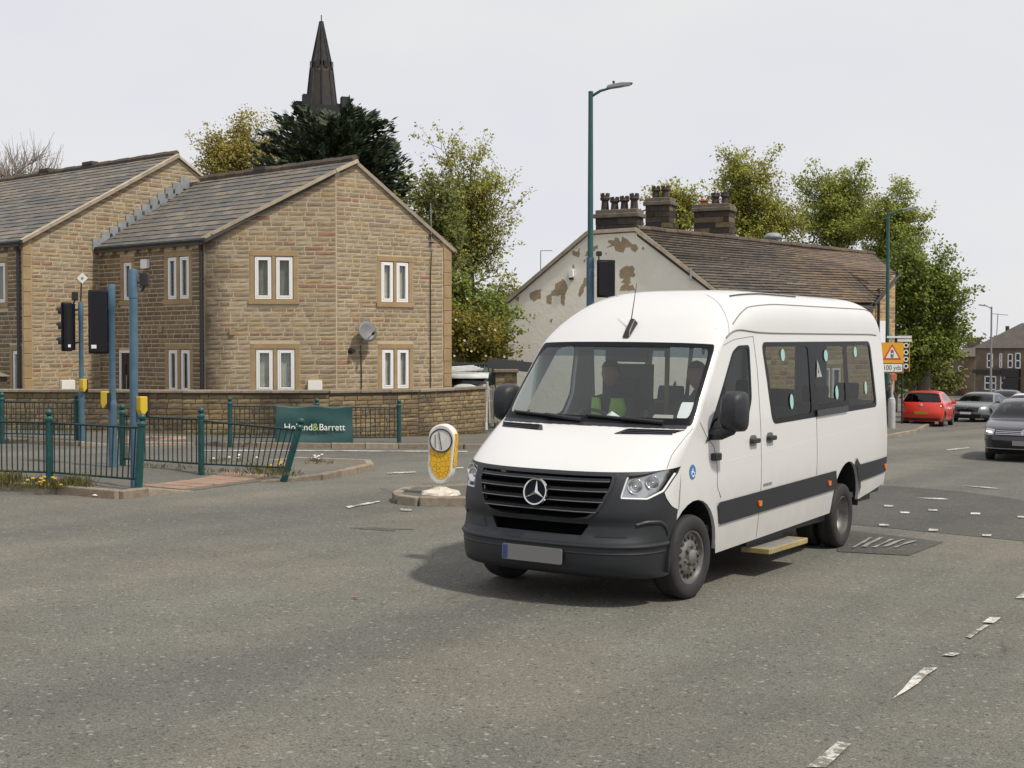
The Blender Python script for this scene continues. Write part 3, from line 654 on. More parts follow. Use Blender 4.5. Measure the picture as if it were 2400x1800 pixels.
M['slate_deck'] = mat('roof_deck', (.07, .065, .06), .95)
rfB = roof_deck([Lv(0), Rv(0), Rv(.8), Rv(1), Lv(1)], hb)
pcs = Pieces(SLABS, 'slate', M['slate'], rfB, 300); slates(pcs, Lv, Rv, 15, (.38, .68), seed=3); pcs.finish()
rr_ = Vector((RB[0], RB[1], EZ-.08)); bk = [ap, rr_+NV*.15-UV*.1, rr_+NV*.15+UV*9, ap+UV*9]
roof_deck([bk[3], bk[2], bk[1], bk[0]], hb, 'roof', M['slate'])
mb = MB(); nr = 16
for i in range(nr):                                                # ridge tiles
    a, b = lerp3(RIDGE_B, APX, i/nr), lerp3(RIDGE_B, APX, (i+1)/nr); d = (b-a).normalized(); wz = Vector((0, 0, .08+.012*(i % 2)))
    q_ = MB(); q_.tube([a+wz+d*.01, b+wz-d*.01], .115, 8); q_.build('ridge_tile', M['ridge'], rfB)
vt = MB(); vt.box(lerp3(RIDGE_B, APX, .42)+Vector((0, 0, .16)), (.5, .26, .1), Matrix.Rotation(math.atan2(UV.y, UV.x), 3, 'Z')); vt.build('ridge_vent', M['slate_deck'], rfB)
def verge(pts, parent, wd=.09, name='verge_coping', mt=None):
    mb = MB()
    for i in range(len(pts)-1):
        a, b = pts[i], pts[i+1]; mb.tube([a, b], wd*.62, 4)
    return mb.build(name, mt or M['coping'], parent)
verge([wG1.at(-.05, EZ+.0, .10), wG1.at(wG1.L, ZB+.05, .10), wG2.at(ap_s, APX.z+.02, .10)], hb, .11); verge([wG2.at(ap_s, APX.z-.02, .05), wG2.at(wG2.L+.08, EZ-.1, .05)], hb)
# gutter, corbels, drainpipe
def gutter(a, b, parent, r=.06):
    mb = MB(); mb.tube([a, b], r, 8); return mb.build('gutter', M['black'], parent)
gutter(wF.at(-.0, EZ-.04, .13), wF.at(wF.L+.16, EZ-.04, .13), hb)
for i in range(9):
    u = .25+i*(wF.L-.4)/8; bevel(MB().box(wF.at(u, EZ-.17, .06), (.09, .14, .13), wF.rot()).build('corbel', M['lintel'], hb), .01, 1)
mb = MB(); mb.tube([wF.at(wF.L+.02, EZ-.06, .13), wF.at(wF.L-.06, EZ-.3, .07), wF.at(wF.L-.06, ZG+.4, .07)], .05, 8); mb.build('drainpipe', M['black'], hb)
# things on the gable: dish, meter boxes, vents, cables
u, z = wG2.hit(778*K, 716*K); dish = thing('satellite_dish', 'grey satellite dish mounted on the stone gable wall', 'dish', wG2.at(u, z-.3, 0)); c = wG2.at(u+.05, z, .30)
dv = (Vector((.62, -.75, .3))).normalized(); Q = dv.to_track_quat('Z', 'Y').to_matrix(); mb = MB()
mb.lathe([(.0, -.06), (.1, -.055), (.2, -.03), (.29, .005), (.295, .012), (.2, -.02), (.1, -.045), (0, -.05)], c, Q, 24); M['dish'] = mat('dish_grey', (.16, .165, .17), .5); mb.build('reflector', M['dish'], dish, smooth=True)
mb = MB(); mb.tube([c-dv*.06, wG2.at(u, z-.15, .18), wG2.at(u, z-.3, .02)], .022); mb.tube([c-dv*.02-Vector((0, 0, .2)), c+dv*.3-Vector((0, 0, .16))], .012); mb.build('arm', M['dish'], dish)
MB().cyl(c+dv*.26-Vector((0, 0, .16)), c+dv*.38-Vector((0, 0, .13)), .035).build('receiver', M['black'], dish)
def wall_box(wl, x0, x1, y0, y1, dep, mt, name, label=None, cat=None, r=.02, parent=None):
    (a, zt), (b, _), (_, zb) = wl.hit(x0*K, y0*K), wl.hit(x1*K, y0*K), wl.hit(x0*K, y1*K); m_ = MB().rbox(wl.at((a+b)/2, (zt+zb)/2, dep/2+.01), (b-a, dep, zt-zb), r, wl.rot()); o = m_.build(name, mt, parent)
    if label: tag(o, label, cat)
    bevel(o, .008, 2); return o
M['meter'] = mat('meter_box', (.8, .78, .74), .5, var=.05)
wall_box(wG1, 665, 696, 822, 852, .12, M['meter'], 'meter_box', 'white meter box low on the stone gable wall', 'meter box')
wall_box(wG1, 495, 507, 712, 724, .05, M['lintel'], 'vent_cover', 'small square buff vent on the gable between the windows', 'vent')
wall_box(wF, 310, 324, 561, 581, .1, M['upvc'], 'alarm_box', 'white alarm box high on the shaded house front', 'alarm box')
wall_box(wF, 344, 353, 704, 718, .05, M['lintel'], 'vent_cover', 'small square vent on the shaded house front', 'vent')
u, z = wG2.hit(757*K, 758*K); fl = MB(); fl.cyl(wG2.at(u, z, 0), wG2.at(u, z, .2), .06, .055); fl.lathe([(.085, 0), (.085, .012)], wG2.at(u, z, .012), wG2.N.to_track_quat('Z', 'Y').to_matrix()); tag(fl.build('flue', M['black'], None), 'short black boiler flue below the satellite dish', 'flue')
u, z = wG2.hit(778*K, 745*K); cb = MB(); cb.tube([wG2.at(u, z, .03), wG2.at(u+.02, z-.8, .035), wG2.at(u+.01, .45, .035)], .014, 6); tag(cb.build('cable', M['black'], None), 'black cable running down the gable under the dish', 'cable')
u, z = wG2.hit(930*K, 497*K); ae = thing('aerial_mast', 'thin grey aerial mast with bracket on the gable edge', 'aerial', wG2.at(u, z-1, 0)); mb = MB(); mb.tube([wG2.at(u-.03, z+.75, .06), wG2.at(u, z-.6, .06)], .012, 6); mb.build('mast', M['lead'], ae)
mb = MB(); [mb.box(wG2.at(u, z-k, .04), (.12, .1, .03), wG2.rot()) for k in (.15, .35)]; mb.build('bracket', M['black'], ae)
mb = MB(); mb.tube([wG2.at(u, z-.6, .06), wG2.at(u-.02, z-1.2, .03), wG2.at(u-.03, .3, .03)], .013, 6); mb.build('aerial_cable', M['black'], ae)

# ---------------------------------------------------------------- taller stone house on the left
LA = (-13.40, 35.41); APA = Vector((-10.18, 39.4, 7.76)); EA = 4.87
ha = thing('stone_house', 'taller sandstone house at the left edge with long slate roof', 'house', (LA[0], LA[1], ZG))
wA = Wall(LA, (APA.x+NV.x*4, APA.y+NV.y*4)); sap = (APA-wA.A).dot(wA.S); wAF = Wall((LA[0]+UV.x*6, LA[1]+UV.y*6), LA)
pA = [(0, ZG), (sap*2, ZG), (sap*2, EA), (sap, APA.z), (0, EA)]
hA = []; l, z0, z1 = win(wAF, -12, -3, -2.5, 6, 568, 652); hAF = []
a, zt = wAF.hit(1*K, 567*K)
hAF.append(window_pair(wAF, ha, [(wAF.hit(-16*K, 567*K)[0], wAF.hit(11*K, 567*K)[0])], wAF.hit(0, 655*K)[1], zt, 'curtain_dark'))
hAF.append(window_pair(wAF, ha, [(wAF.hit(27*K, 757*K)[0], wAF.hit(44*K, 757*K)[0])], .4, wAF.hit(30*K, 757*K)[1], 'curtain_dark'))
backing(wA, pA, [], ha, M['mortar']); backing(wAF, [(0, ZG), (6, ZG), (6, EA), (0, EA)], hAF, ha, M['mortar'])
pcs = Pieces(STONES, 'stone', M['stone'], ha, 300); masonry(pcs, wA.A, wA.S, wA.N, [(.27, ZG+.7), (sap*2-.1, ZG+.7), (sap*2-.1, EA-.05), (sap, APA.z-.08), (.27, EA+.1)], [], length=(.28, .56), seed=14); pcs.finish()
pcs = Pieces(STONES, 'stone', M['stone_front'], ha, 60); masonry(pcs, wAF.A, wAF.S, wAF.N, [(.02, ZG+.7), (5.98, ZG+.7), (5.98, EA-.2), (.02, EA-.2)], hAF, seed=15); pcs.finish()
zz = ZG+.5; k = 0
while zz < EA-.1:
    h = .34; ln = .26; bevel(MB().box(wA.at(ln/2, zz+h/2, .012), (ln-.01, .05, h-.012), wA.rot()).build('quoin', M['lintel'], ha), .008, 1); zz += h; k += 1
ea = Vector((LA[0], LA[1], EA))-NV*.16+Vector((0, 0, -.06))-UV*.08; pa = APA+Vector((0, 0, .05))-UV*.08
La, Ra = (lambda t: lerp3(ea, pa, t)+UV*13), (lambda t: lerp3(ea, pa, t))
rfA = roof_deck([La(0), Ra(0), Ra(1), La(1)], ha); pcs = Pieces(SLABS, 'slate', M['slate'], rfA, 300); slates(pcs, La, Ra, 20, (.4, .72), seed=8); pcs.finish()
back = APA+NV*5.2; roof_deck([pa+UV*13, pa, Vector((back.x, back.y, EA)), Vector((back.x, back.y, EA))+UV*13], ha, 'roof', M['slate'])
for i in range(26):
    a, b = APA+UV*(13*i/26), APA+UV*(13*(i+1)/26); wz = Vector((0, 0, .08+.012*(i % 2))); d = (b-a).normalized(); MB().tube([a+wz+d*.01, b+wz-d*.01], .115, 8).build('ridge_tile', M['ridge'], rfA)
for t in (4.6, 7.2): MB().box(APA+UV*t+Vector((0, 0, .2)), (.55, .26, .1), Matrix.Rotation(math.atan2(UV.y, UV.x), 3, 'Z')).build('ridge_vent', M['slate_deck'], rfA)
verge([wA.at(-.08, EA-.02, .10), wA.at(sap, APA.z+.03, .10)], ha, .11); verge([wA.at(sap, APA.z, .05), wA.at(sap*1.6, APA.z-(APA.z-EA)*.6, .05)], ha)
gutter(wAF.at(0, EA-.04, .13), wAF.at(6.16, EA-.04, .13), ha); mb = MB(); mb.tube([wAF.at(5.95, EA-.06, .13), wAF.at(5.9, EA-.3, .07), wAF.at(5.9, ZG+.4, .07)], .05, 8); mb.build('drainpipe', M['black'], ha)
for i in range(6): bevel(MB().box(wAF.at(5.7-i*.5, EA-.17, .06), (.09, .14, .13), wAF.rot()).build('corbel', M['lintel'], ha), .01, 1)
# stepped lead flashing where the lower roof meets the tall gable
for i in range(12):
    t = (i+.5)/12; p = lerp3(Lv(0), Lv(1), t); u = (p-wA.A).dot(wA.S); MB().box(wA.at(u, p.z+.06, .032), (.37, .022, .34), wA.rot()).build('lead_flashing', M['lead'], ha)
wall_box(wA, 128, 157, 821, 852, .12, M['meter'], 'meter_box', 'white meter box low on the tall house wall behind the traffic light', 'meter box')

# ---------------------------------------------------------------- garden wall in front of the houses
gw = thing('garden_wall', 'low weathered stone garden wall with flat coping in front of the houses', 'wall', (-8, 32.3, ZG))
GP = [(-16.5, 32.6), (-8.2, 32.1), (-4.6, 32.45), (-2.45, 33.9), (-.75, 36.6)]
gtop = [.84, .82, .80, .78, .78]; pcs = Pieces(STONES, 'stone', M['stone_garden'], gw, 300)
for i in range(len(GP)-1):
    wl = Wall(GP[i], GP[i+1]); zb0 = g(*GP[i])+.08; zb1 = g(*GP[i+1])+.08; po = [(0, zb0), (wl.L, zb1), (wl.L, gtop[i+1]), (0, gtop[i])]
    backing(wl, [(0, zb0-.2), (wl.L, zb1-.2), (wl.L, gtop[i+1]), (0, gtop[i])], [], gw, M['mortar_dark'] if 'mortar_dark' in M else M.setdefault('mortar_dark', mat('dark_joint', (.10, .08, .055), .95)), thick=.3, out=-.012)
    masonry(pcs, wl.A, wl.S, wl.N, po, [], course=(.09, .15), length=(.2, .46), gap=.018, seed=30+i)
    n = max(1, round(wl.L/.8))
    for k in range(n):
        a, b = wl.at(wl.L*k/n+.005, gtop[i]+(gtop[i+1]-gtop[i])*k/n+.035, -.14), wl.at(wl.L*(k+1)/n-.005, gtop[i]+(gtop[i+1]-gtop[i])*(k+1)/n+.035, -.14)
        Mx = wl.rot(); bevel(MB().box((a+b)/2, ((b-a).length, .42, .075), Mx).build('coping_stone', M['kerb'], gw), .012, 1)
pcs.finish()
gp2 = thing('gate_pier', 'stone pier with pitched cap by the tall house door', 'pier', (-13.6, 33.6, ZG)); wl = Wall((-14.4, 33.5), (-13.25, 33.45)); pcs = Pieces(STONES, 'stone', M['stone_front'], gp2, 60)
backing(wl, [(0, ZG), (wl.L, ZG), (wl.L, 1.2), (0, 1.2)], [], gp2, M['mortar_dark'], thick=.4); masonry(pcs, wl.A, wl.S, wl.N, [(0, .3), (wl.L, .3), (wl.L, 1.2), (0, 1.2)], [], seed=51); pcs.finish()
mb = MB(); mb.prism([(-.08, 1.2), (wl.L+.08, 1.2), (wl.L*.55, 1.42), (wl.L*.35, 1.42)], wl.at(0, 0, .06), wl.S, Vector((0, 0, 1)), wl.N, .5); mb.build('cap', M['kerb'], gp2)

# ---------------------------------------------------------------- white rendered house
M['render'] = None
def render_mat():
    m, t, b = newmat('cream_render'); n = t.nodes.new; l = t.links.new; b.inputs['Roughness'].default_value = .9; b.inputs['Specular IOR Level'].default_value = .2
    ge = n('ShaderNodeNewGeometry'); z = n('ShaderNodeTexNoise'); z.inputs['Scale'].default_value = 1.1; z.inputs['Detail'].default_value = 7; z.inputs['Roughness'].default_value = .65; l(ge.outputs['Position'], z.inputs['Vector'])
    r = n('ShaderNodeValToRGB'); r.color_ramp.elements[0].position = .3; r.color_ramp.elements[1].position = .62; r.color_ramp.elements[0].color = (.80, .75, .64, 1); r.color_ramp.elements[1].color = (.86, .825, .73, 1); l(z.outputs[0], r.inputs[0]); l(r.outputs[0], b.inputs['Base Color'])
    z2 = n('ShaderNodeTexNoise'); z2.inputs['Scale'].default_value = 7; z2.inputs['Detail'].default_value = 5; l(ge.outputs['Position'], z2.inputs['Vector']); bp = n('ShaderNodeBump'); bp.inputs['Strength'].default_value = .35; bp.inputs['Distance'].default_value = .03; l(z2.outputs[0], bp.inputs['Height']); l(bp.outputs[0], b.inputs['Normal']); return m
M['render'] = render_mat()
M['bare'] = mat('bare_render', (.36, .275, .175), .95, var=.15, vscale=3, bump=.3)
M['chimney'] = pieces_mat('sooty_chimney_stone', [(.05, .042, .036), (.07, .058, .045), (.04, .036, .034), (.15, .115, .07), (.06, .05, .04)], grain=.35)
M['pot'] = mat('chimney_pot', (.055, .04, .034), .85, var=.35, vscale=6); M['pot_red'] = mat('chimney_pot_red', (.28, .09, .045), .85, var=.3, vscale=6)
WL, WR = (-.153, 50.23), (7.66, 46.59)
wh = thing('rendered_house', 'cream rendered house with peeling paint patches, long stone roof and three chimneys', 'house', (3.7, 48.6, g(3.7, 48.6)))
wW = Wall(WL, WR); zg_ = g(3, 49)-.1; eW = EYE+1.89
A3 = Vector((4.63, 48.0, EYE+4.44)); uA = (A3-wW.A).dot(wW.S); uT = uA-1.94; zT = EYE+4.40
pW = [(0, zg_), (wW.L, zg_), (wW.L, eW), (uA, A3.z), (uT, zT), (0, eW)]
v, f = cdt(densify(pW, .8), [], .8); vs_ = [wW.at(u, z) for u, z in v]; me = bpy.data.meshes.new('wall'); me.from_pydata([tuple(p) for p in vs_], [], [t if (vs_[t[1]]-vs_[t[0]]).cross(vs_[t[2]]-vs_[t[0]]).dot(wW.N) > 0 else t[::-1] for t in f]); solid(link('wall', me, M['render'], wh), .4)
def blotch(pts, seed, dep=.004):
    """patch where the paint has come away: recessed rim, bare render"""
    rr = random.Random(seed); ol = []
    pts = [wW.hit(1160+x/5.53, 420+y/5.53) for x, y in pts]
    for i in range(len(pts)):
        a, b = Vector(pts[i]), Vector(pts[(i+1) % len(pts)]); n = max(2, int((b-a).length/.05))
        for k in range(n): p = a+(b-a)*(k/n); ol.append((p.x+rr.uniform(-.022, .022), p.y+rr.uniform(-.022, .022)))
    v, f = cdt(ol, []); vs = [wW.at(u, z, dep) for u, z in v]; me = bpy.data.meshes.new('bare_patch'); me.from_pydata([tuple(p) for p in vs], [], [t if (vs[t[1]]-vs[t[0]]).cross(vs[t[2]]-vs[t[0]]).dot(wW.N) > 0 else t[::-1] for t in f]); link('bare_patch', me, M['bare'], wh)
for i, b in enumerate([[(1450, 890), (1500, 850), (1465, 810), (1500, 785), (1540, 800), (1560, 755), (1600, 760), (1625, 815), (1655, 745), (1700, 765), (1770, 840), (1830, 840), (1860, 890), (1820, 950), (1780, 930), (1760, 890), (1700, 880), (1660, 950), (1600, 940), (1560, 915), (1540, 865)],
    [(1615, 1180), (1680, 1130), (1780, 1122), (1810, 1160), (1795, 1200), (1825, 1230), (1815, 1260), (1760, 1265), (1750, 1310), (1770, 1340), (1720, 1370), (1780, 1370), (1820, 1440), (1620, 1440), (1640, 1375), (1700, 1350), (1640, 1340), (1670, 1300), (1610, 1270)],
    [(775, 1350), (830, 1340), (880, 1295), (920, 1320), (945, 1410), (910, 1510), (900, 1640), (850, 1600), (860, 1510), (740, 1515), (735, 1620), (665, 1610), (670, 1510), (730, 1480), (740, 1440), (775, 1430)],
    [(445, 1480), (530, 1440), (595, 1430), (595, 1540), (500, 1585), (450, 1540)], [(1005, 930), (1060, 945), (1100, 890), (1105, 970), (1085, 1015), (1010, 980)], [(1165, 985), (1200, 920), (1330, 850), (1335, 900), (1215, 960), (1180, 1000)],
    [(1150, 1330), (1160, 1280), (1210, 1280), (1210, 1390), (1170, 1380), (1140, 1480), (1100, 1530), (1080, 1500), (1100, 1420)], [(275, 1530), (310, 1515), (318, 1575), (272, 1575)], [(1000, 1120), (1030, 1110), (1030, 1150), (1000, 1155)],
    [(1900, 890), (1930, 880), (1935, 915), (1910, 920)], [(1150, 1040), (1180, 1030), (1160, 1085)], [(720, 1830), (745, 1815), (740, 1870), (715, 1850)], [(1430, 960), (1455, 955), (1440, 985)]]): blotch(b, 60+i)
# big roof plane with half-hipped ends, road side
E0 = Vector((WR[0], WR[1], eW)); E1 = Vector((14.35, 52, EYE+1.97)); Q1 = Vector((16.3, 55, EYE+3.23)); B1 = Vector((16.8, 60, EYE+4.37))
out_ = (E1-E0).cross(Vector((0, 0, 1))).normalized()
E0r, E1r = E0+out_*.25-Vector((0, 0, .12)), E1+out_*.25-Vector((0, 0, .12))
Lw, Rw = (lambda t: lerp3(E0r, A3, t)), poly3([(0, E1r), (.54, Q1), (1, B1)])
dn = Vector((0, 0, -.14)); rfW = roof_deck([Lw(0)+dn, Rw(0)+dn, Q1+dn, B1+dn, A3+dn], wh); pcs = Pieces(THICK, 'roof_slab', M['slate_old'], rfW, 150); slates(pcs, Lw, Rw, 24, (.4, .9), 1.2, seed=17, sag=.06); pc2 = Pieces(THICK, 'roof_slab', M['slate_black'], rfW, 150); rq = random.Random(9)
pc2.it = [q for q in pcs.it if q[2].translation.x+rq.gauss(0, .5) < 11.2+.35*(q[2].translation.z-eW)*0]; keep = set(map(id, pc2.it)); pcs.it = [q for q in pcs.it if id(q) not in keep]; pcs.finish(); pc2.finish()
T3 = wW.at(uT, zT); Wl3 = wW.at(0, eW); bkd = (B1-A3); bkd = bkd.normalized()
roof_deck([T3+bkd*16, Wl3+bkd*16, Wl3-wW.N*-.1, T3], wh, 'roof', M['slate_old']); roof_deck([A3, B1, T3+bkd*16, T3], wh, 'roof', M['slate_old'])
mb = MB(); [mb.tube([lerp3(A3, B1, i/22)+Vector((0, 0, .05+.02*(i % 2))), lerp3(A3, B1, (i+.96)/22)+Vector((0, 0, .06))], .11, 7) for i in range(22)]; mb.build('ridge', M['ridge'], rfW)
verge([wW.at(-.1, eW-.08, .1), T3+wW.N*.1, A3+wW.N*.1, wW.at(wW.L+.1, eW-.1, .1)], wh, .15)
wE = Wall(E1, (Q1.x-.02, Q1.y-.03)); pE = [(0, zg_-1), (wE.L, zg_-1), (wE.L, Q1.z-.05), (0, E1.z-.05)]
M['stone_end'] = pieces_mat('warm_end_stone', [(.36, .24, .12), (.40, .27, .13), (.30, .21, .115), (.26, .18, .1), (.42, .3, .15)], grain=.35)
backing(wE, pE, [], wh, M['mortar']); pcs = Pieces(STONES, 'stone', M['stone_end'], wh, 80); masonry(pcs, wE.A, wE.S, wE.N, pE, [], (.14, .2), (.3, .6), seed=33); pcs.finish()
wS = Wall(WR, (E1.x, E1.y)); hS = [window_pair(wS, wh, [(1.2, 1.75), (1.87, 2.42)], 2.2, 3.35, 'curtain'), window_pair(wS, wh, [(5.6, 6.15), (6.27, 6.82)], 2.2, 3.35, 'curtain'), window_pair(wS, wh, [(1.2, 1.75), (1.87, 2.42)], -.1, 1.2, 'curtain_dark'), window_pair(wS, wh, [(5.6, 6.15), (6.27, 6.82)], -.1, 1.2, 'curtain_dark')]
backing(wS, [(0, zg_-1), (wS.L, zg_-1), (wS.L, eW), (0, eW)], hS, wh, M['mortar']); pcs = Pieces(STONES, 'stone', M['stone_end'], wh, 60); masonry(pcs, wS.A, wS.S, wS.N, [(0, zg_-.2), (wS.L, zg_-.2), (wS.L, eW-.05), (0, eW-.05)], hS, (.14, .2), (.3, .6), seed=34); pcs.finish()
sg = wE.hit(2.0*1040, 805); bd = MB(); bd.box(wE.at(1.75, EYE+.5, .05), (1.3, .05, 1.35), wE.rot()); bevel(tag(bd.build('blank_sign_board', mat('sign_white', (.75, .76, .78), .4), None), 'blank white board on the far stone end of the rendered house', 'sign board'), .01, 1)
mb = MB(); mb.tube([wE.at(.9, E1.z+.5, .12), wE.at(.85, zg_, .12)], .06, 8); mb.build('drainpipe', M['black'], wh); gutter(E1r+Vector((0, 0, -.03)), Q1+wE.N*.2+Vector((0, 0, -.05)), wh, .05)
for i in range(9): MB().box(wW.at(.12+(.07 if i % 2 else 0), eW-.5-i*.3, .006), (.34-(.12 if i % 2 else 0), .012, .012), wW.rot()).build('quoin_joint', M['bare'], wh)
bevel(tag(MB().box(wW.at(uA+.62, eW+1.62, .1), (.1, .1, .3), wW.rot()).build('wall_lamp', M['upvc'], None), 'small white lamp box high on the cream gable', 'lamp'), .02) if False else None
u, z = wW.hit(1160+1000/5.53, 420+1225/5.53); lb = thing('wall_lamp', 'small white bulkhead lamp on the peeling cream gable', 'lamp', wW.at(u, z-.2, 0)); MB().rbox(wW.at(u, z, .08), (.17, .14, .3), .05, wW.rot()).build('body', M['upvc'], lb); MB().rbox(wW.at(u, z-.19, .07), (.16, .12, .07), .02, wW.rot()).build('lamp_base', M['black'], lb)
def pot(c, h, r, mt, parent, crown=True):
    mb = MB(); mb.lathe([(r*1.05, 0), (r*.95, h*.1), (r*.8, h*.55), (r*1.12, h*.62), (r*1.18, h*.7), (r*.98, h*.86), (r*.9, h*.88), (r*.7, h*.8), (r*.6, h*.3)], c, None, 10)
    if crown:
        for k in range(6): a = k*math.pi/3; mb.box(c+Vector((math.cos(a)*r*.92, math.sin(a)*r*.92, h*.92)), (r*.5, r*.35, h*.16), Matrix.Rotation(a+math.pi/2, 3, 'Z'))
    return mb.build('chimney_pot', mt, parent)
def stack(c, sx, sy, z0, z1, pots, rot, red=()):
    Rm = Matrix.Rotation(rot, 3, 'Z'); mb = MB(); zc = z1-.34; cs = MB(); rr = random.Random(int(c.x*10))
    core = MB().box(Vector((c.x, c.y, (z0+zc)/2)), (sx-.06, sy-.06, zc-z0), Rm).build('chimney', M['chimney'], wh)
    nrow = max(2, round((zc-z0)/.24)); hh = (zc-z0)/nrow
    for r in range(nrow):
        cuts = [0]+sorted(rr.uniform(.25, .75)+.12*(r % 2) for _ in range(1))+[1]
        for face in range(4):
            Ln = sx if face % 2 == 0 else sy; of = (sy if face % 2 == 0 else sx)/2; Rf = Rm @ Matrix.Rotation(face*math.pi/2, 3, 'Z')
            for k in range(len(cuts)-1):
                a, b = (cuts[k]-.5)*Ln, (cuts[k+1]-.5)*Ln
                p = Rf @ Vector(((a+b)/2, -of+.03, 0)); MB().box(p+Vector((c.x, c.y, z0+hh*(r+.5))), (b-a-.015, .07+rr.uniform(0, .03), hh-.015), Rf).build('chimney_stone', M['chimney'], core)
    cp = MB(); cp.box(Vector((c.x, c.y, zc+.09)), (sx+.18, sy+.18, .16), Rm); cp.box(Vector((c.x, c.y, zc+.24)), (sx+.04, sy+.04, .16), Rm); bevel(cp.build('chimney_cap', M['chimney_cap'], core), .02, 1)
    for i, (u, h) in enumerate(pots): pot(Vector((c.x, c.y, z1-.02))+Rm @ Vector((u*sx, 0, 0)), h, .16, M['pot_red'] if i in red else M['pot'], core, i not in red)
M['chimney_cap'] = mat('chimney_cap_stone', (.13, .11, .085), .9, var=.4, vscale=3, bump=.4)
rw = math.atan2(wW.S.y, wW.S.x); cA = wW.at(uA-.86, 0, -.47)
stack(cA, 1.62, .75, EYE+4.15, EYE+5.26, [(-.36, .66), (-.12, .50), (.12, .52), (.36, .60)], rw)
p = pk(1427, 480, 52.5); stack(Vector((p.x, p.y, 0)), 1.0, .8, EYE+4.2, EYE+6.13, [(-.2, .50), (.2, .50)], rw)
p = pk(1543, 495, 54.5); stack(Vector((p.x, p.y, 0)), 1.5, .9, EYE+3.7, EYE+6.10, [(-.3, .26), (.03, .50), (.30, .50)], rw, red=(0,))
for px_, py_, Y in ((1440, 490, 52.6), (1580, 515, 54.6)): MB().box(pk(px_, py_, Y), (.5, .5, .3), Matrix.Rotation(rw, 3, 'Z')).build('lead_flashing', M['lead'], wh)
p = pk(1670, 516, 62); tag(MB().lathe([(.45, 0), (.42, .15), (.25, .27), (0, .3)], p, None, 14).build('roof_dome', M['lead'], None, smooth=True), 'shiny metal dome on the ridge of the stone roof', 'roof vent')
p = pk(1168, 572, 55); am = thing('roof_aerial', 'thin aerial standing left of the cream gable', 'aerial', (p.x, p.y, p.z-1.2)); MB().tube([p-Vector((0, 0, 1.2)), p+Vector((0, 0, .6))], .02, 6).build('mast', M['lead'], am); MB().tube([p+Vector((0, 0, .6)), p+Vector((.5, 0, .6))], .016, 6).build('boom', M['lead'], am)
p = pk(1492, 592, 47); tag(MB().box(p, (.07, .12, .42)).build('flue_terminal', M['lead'], None), 'small grey box on a pipe by the gable edge above the van', 'flue')

# ---------------------------------------------------------------- church tower far behind
M['church'] = pieces_mat('soot_black_stone', [(.030, .030, .033), (.038, .037, .039), (.026, .026, .030), (.046, .042, .040)], grain=.35, gscale=.9, bump=.3, soot=(.07, .052, .038), sscale=.25, sootpos=(.62, .8))
M['church_band'] = mat('church_band', (.12, .075, .045), .9, var=.4, vscale=.6)
CD = 140.0; cc = pk(697, 755, CD); ch = thing('church_tower', 'dark stone church tower with tall pointed spire behind the conifer', 'church', (cc.x, cc.y, -4)); s_ = CD/2790; zy = lambda y: EYE+(755-y)*s_
tw = MB(); hw = 50*s_; Rz = Matrix.Rotation(R(20), 3, 'Z'); tw.box((cc.x, cc.y, (zy(237)-4)/2), (hw*1.72, hw*1.72, zy(237)+4), Rz); tw.build('tower', M['church'], ch)
for dx in (-1, 1):
    for dy in (-1, 1): p = Rz @ Vector((dx*hw*.82, dy*hw*.82, 0)); t_ = MB(); t_.box(Vector((cc.x, cc.y, zy(230)))+p, (.8, .8, 1.2), Rz); t_.build('corner_block', M['church'], ch)
sp_ = MB(); prof = [(31*s_*1.05, zy(237)), (23.5*s_, zy(155)), (22.5*s_, zy(150)), (.12, zy(52)), (0, zy(50))]; sp_.lathe(prof, (cc.x, cc.y, 0), Matrix.Rotation(R(10), 3, 'Z'), 8); sp_.build('spire', M['church'], ch)
sp_ = MB()
for k in range(8): a = R(10)+k*math.pi/4; e_ = Vector((math.cos(a), math.sin(a), 0)); sp_.tube([Vector((cc.x, cc.y, prof[0][1]))+e_*prof[0][0], Vector((cc.x, cc.y, prof[1][1]))+e_*prof[1][0], Vector((cc.x, cc.y, prof[3][1]))+e_*.12], .12, 5)
sp_.build('spire_rib', M['church'], ch)
sp_ = MB(); sp_.lathe([(24.2*s_, zy(163)), (23.4*s_, zy(149))], (cc.x, cc.y, 0), Matrix.Rotation(R(10), 3, 'Z'), 8); sp_.build('spire_band', M['church_band'], ch)
for k in range(8):
    a = R(10+22.5)+k*math.pi/4; e_ = Vector((math.cos(a), math.sin(a), 0)); p = Vector((cc.x, cc.y, zy(146)))+e_*(20.5*s_); MB().box(p, (.45, .5, .7), Matrix.Rotation(a, 3, 'Z')).build('lucarne', M['gloss_black'], ch)
MB().tube([(cc.x, cc.y, zy(52)), (cc.x, cc.y, zy(38))], .06, 6).build('finial', M['black'], ch)

